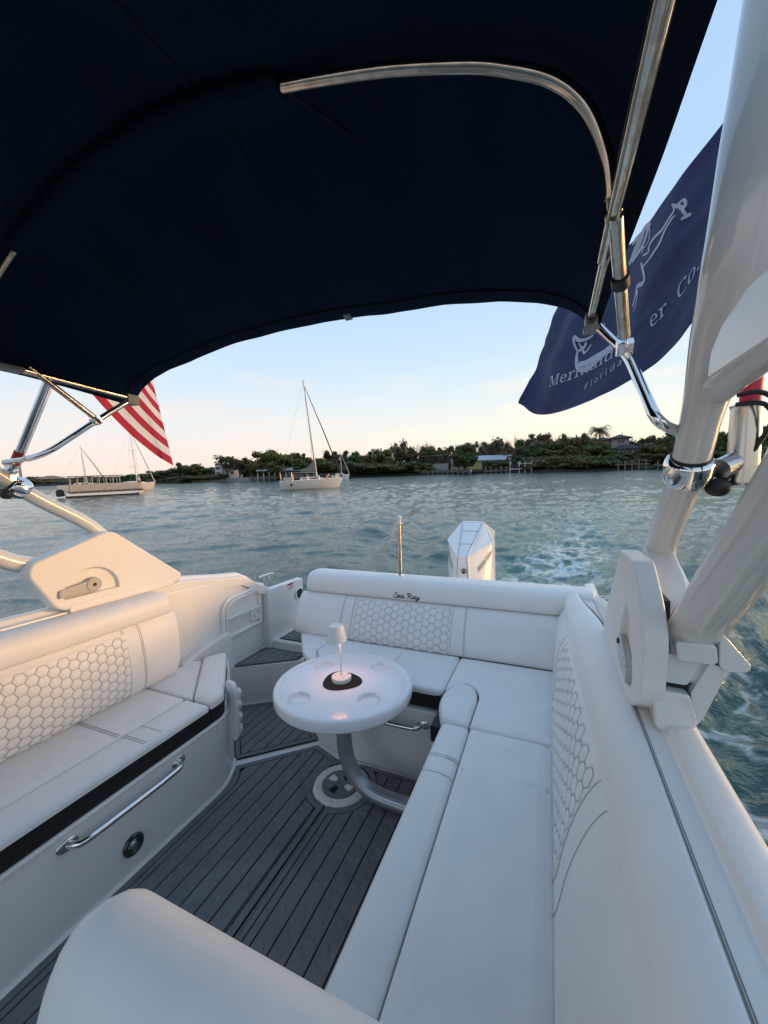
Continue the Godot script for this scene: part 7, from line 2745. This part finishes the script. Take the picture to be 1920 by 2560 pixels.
func person(at: Vector3, turn: float) -> void:
	var t := thing("person", "person in a pale shirt standing at the pontoon boat's bow", "person", at, false)
	base_of[t] = Vector3.ZERO
	t.rotation.y = turn
	var mb := MB.new()
	var V := func(x: float, y: float, z: float) -> Vector3: return Vector3(x, y, z)
	# legs, trunk, arms and head as one body, about 1.35 m tall to the crown as it leans on the rail
	flesh(mb, [
		[Vector3(-0.09, 0.04, 0), Vector3(-0.10, 0.42, 0.01), 0.045, 0.058], [Vector3(-0.10, 0.42, 0.01), Vector3(-0.09, 0.76, 0), 0.062, 0.082],
		[Vector3(0.10, 0.04, 0.03), Vector3(0.10, 0.42, 0.03), 0.045, 0.058], [Vector3(0.10, 0.42, 0.03), Vector3(0.09, 0.76, 0), 0.062, 0.082],
		[Vector3(-0.09, 0.03, 0.0), Vector3(-0.10, 0.03, 0.14), 0.04, 0.035], [Vector3(0.10, 0.03, 0.03), Vector3(0.12, 0.03, 0.17), 0.04, 0.035],
		[Vector3(0, 0.80, 0), Vector3(0, 1.0, 0.01), 0.13, 0.125], [Vector3(0, 1.0, 0.01), Vector3(0, 1.20, 0.0), 0.13, 0.135],
		[Vector3(-0.16, 1.24, 0), Vector3(0.16, 1.24, 0), 0.07, 0.07], [Vector3(0, 1.25, 0), Vector3(0, 1.36, 0.01), 0.06, 0.055],
		[Vector3(-0.19, 1.22, 0), Vector3(-0.25, 0.98, 0.02), 0.05, 0.042], [Vector3(-0.25, 0.98, 0.02), Vector3(-0.20, 0.80, 0.16), 0.04, 0.032],
		[Vector3(0.19, 1.22, 0), Vector3(0.25, 0.98, 0.02), 0.05, 0.042], [Vector3(0.25, 0.98, 0.02), Vector3(0.20, 0.80, 0.16), 0.04, 0.032],
		[Vector3(-0.20, 0.79, 0.17), Vector3(-0.19, 0.76, 0.24), 0.034, 0.022], [Vector3(0.20, 0.79, 0.17), Vector3(0.19, 0.76, 0.24), 0.034, 0.022]], 0.026, 0.03)
	flesh(mb, [[Vector3(0, 1.42, 0.03), Vector3(0, 1.51, 0.01), 0.072, 0.09], [Vector3(0, 1.44, 0.10), Vector3(0, 1.47, 0.095), 0.018, 0.012]], 0.012, 0.02)
	obj("body", mb, mat("skin", lin(0.32, 0.19, 0.13), 0.6), t, 60.0)
	mb = MB.new()
	flesh(mb, [[Vector3(0, 0.86, 0), Vector3(0, 1.0, 0.01), 0.148, 0.142], [Vector3(0, 1.0, 0.01), Vector3(0, 1.20, 0.0), 0.145, 0.15], [Vector3(-0.17, 1.235, 0), Vector3(0.17, 1.235, 0), 0.08, 0.08], [Vector3(-0.19, 1.22, 0), Vector3(-0.235, 1.04, 0.01), 0.064, 0.062], [Vector3(0.19, 1.22, 0), Vector3(0.235, 1.04, 0.01), 0.064, 0.062]], 0.024, 0.03)
	obj("shirt", mb, mat("shirt_pale", lin(0.55, 0.52, 0.50), 0.9), t, 60.0)
	mb = MB.new()
	flesh(mb, [[Vector3(0, 0.80, 0), Vector3(0, 0.90, 0), 0.148, 0.15], [Vector3(-0.10, 0.50, 0.01), Vector3(-0.09, 0.78, 0), 0.085, 0.10], [Vector3(0.10, 0.50, 0.02), Vector3(0.09, 0.78, 0), 0.085, 0.10]], 0.024, 0.03)
	obj("shorts", mb, mat("shorts_dark", lin(0.06, 0.06, 0.08), 0.9), t, 60.0)
	mb = MB.new()
	flesh(mb, [[Vector3(0, 1.525, -0.012), Vector3(0, 1.50, -0.03), 0.088, 0.08]], 0.014, 0.02)
	obj("cap", mb, mats["shirt_pale"], t, 60.0)

var TREES := {
	"small": [-172.1, -80.4, 2.9, 9, -166.8, -79.9, 2.4, 8, -179.6, -88.0, 2.8, 9, -160.8, -81.0, 1.9, 9, -155.5, -80.3, 1.7, 8, -163.7, -74.8, 2.0, 8, -164.2, -73.7, 2.4, 10, -150.3, -79.5, 1.5, 8, -153.6, -83.9, 1.5, 10, -148.0, -83.6, 1.5, 10, -142.5, -83.2, 1.5, 9, -141.0, -85.7, 1.5, 10, -135.2, -85.6, 1.5, 9, -129.7, -84.8, 1.9, 8, -124.5, -83.6, 2.8, 8, -119.1, -82.7, 2.5, 9, -113.8, -81.5, 2.3, 8],
	"broad": [-102.8, -76.3, 3.2, 6, -100.0, -76.6, 3.1, 7, -99.0, -78.0, 3.6, 6, -97.0, -80.5, 4.3, 8, -94.0, -80.9, 4.8, 8, -92.9, -82.1, 3.6, 8, -90.4, -82.0, 3.2, 6, -77.2, -75.5, 1.7, 3.5, -75.7, -82.5, 5.3, 6, -72.9, -82.3, 4.8, 7, -66.0, -80.4, 4.3, 7, -63.3, -86.3, 6.0, 6, -59.2, -84.3, 5.0, 8, -58.6, -88.3, 5.3, 8, -56.8, -89.5, 4.7, 8, -54.3, -89.9, 3.9, 9, -52.2, -98.0, 5.6, 8, -49.6, -98.2, 5.5, 8, -47.6, -99.1, 5.7, 8, -44.5, -102.8, 7.0, 8, -35.6, -116.7, 7.6, 7, -32.5, -116.6, 6.8, 8, -30.8, -117.0, 6.8, 7, -39.5, -114.4, 7.1, 6, -21.1, -102.9, 7.6, 8, -21.9, -101.7, 5.3, 6, -20.0, -102.1, 4.8, 6, -17.5, -120.7, 7.1, 5, -18.8, -119.5, 5.4, 6, -11.5, -117.4, 6.1, 8, -6.9, -115.8, 8.8, 5, -5.9, -109.8, 6.3, 8, -3.9, -105.9, 6.3, 9, -1.7, -108.0, 7.2, 9, 1.0, -106.0, 6.9, 9, 3.0, -112.0, 8.9, 4, 4.7, -107.9, 7.9, 8, 6.4, -107.8, 7.9, 7, 3.5, -103.9, 5.5, 9, 6.9, -104.8, 5.6, 9, 8.3, -107.7, 7.5, 7, 9.7, -104.6, 6.1, 9, 11.5, -104.4, 5.8, 9, 13.7, -105.1, 5.1, 9, 21.8, -123.1, 6.9, 6, 20.7, -110.1, 4.9, 8, 22.2, -109.8, 5.7, 9, 23.9, -107.4, 5.3, 9, 25.6, -107.0, 6.9, 8, 21.0, -101.9, 3.0, 8, 28.2, -108.4, 7.3, 9, 30.3, -105.7, 7.4, 10, 35.1, -102.1, 6.8, 10, 37.5, -103.4, 7.8, 9, 39.1, -102.8, 7.7, 9, 41.2, -102.0, 8.3, 10, 45.2, -98.1, 7.6, 11],
	"pine": [-97.7, -79.6, 5.5, 5, -60.3, -84.7, 6.6, 4, -59.2, -85.5, 6.0, 4, -56.2, -92.2, 7.3, 6, -54.5, -93.2, 7.0, 6, -53.6, -98.3, 6.8, 6, 23.0, -121.8, 7.7, 4, 24.4, -121.6, 8.0, 4],
	"bush": [-87.2, -73.5, 1.5, 9, -85.1, -74.4, 1.7, 9, -83.5, -76.1, 1.5, 9, -81.4, -76.9, 1.5, 6, -50.1, -95.7, 4.4, 9, -46.6, -96.3, 3.8, 10, -43.6, -97.7, 3.4, 10, -40.8, -100.0, 3.8, 10, -37.8, -101.2, 3.2, 10, -34.8, -102.2, 3.3, 9, -32.8, -101.9, 2.5, 6, -14.1, -104.0, 3.1, 5, -12.5, -104.3, 2.7, 6, -11.1, -103.4, 3.2, 6, -6.9, -102.8, 3.7, 8, -3.7, -101.9, 3.5, 9, -1.1, -101.0, 3.9, 9, 1.6, -101.0, 3.7, 10, 4.3, -100.9, 3.6, 10, 7.1, -100.8, 3.5, 10, 9.6, -100.5, 3.8, 10, 12.0, -100.3, 3.0, 9, 14.2, -101.0, 2.7, 7, 17.3, -104.6, 3.3, 5, 18.7, -105.3, 3.7, 6, 34.9, -95.8, 3.7, 10, 29.4, -97.7, 3.3, 10],
	"grey": [-80.6, -80.6, 6.2, 10, -77.8, -81.9, 5.8, 8, -54.5, -95.5, 5.8, 8, -48.5, -105.4, 5.6, 7, -43.6, -109.6, 6.9, 8, -41.9, -112.4, 7.8, 8, -39.9, -111.1, 7.0, 7, -14.7, -120.1, 9.0, 9, -3.4, -111.9, 9.3, 8],
	"gold": [-68.2, -81.1, 7.1, 9, -66.2, -82.8, 7.1, 9, -63.8, -84.6, 7.5, 9, -63.8, -82.1, 5.7, 8],
	"bare": [-38.0, -113.8, 8.5, 6, -36.9, -116.3, 8.7, 5, -34.5, -117.0, 9.5, 6, -17.1, -119.8, 8.5, 7, -9.9, -119.6, 9.3, 9, -1.1, -116.0, 9.4, 8, 0.6, -116.0, 9.2, 9],
	"palm": [-25.7, -104.9, 7.4, 7, -20.9, -116.1, 6.1, 4, 10.5, -109.5, 10.9, 8],
}
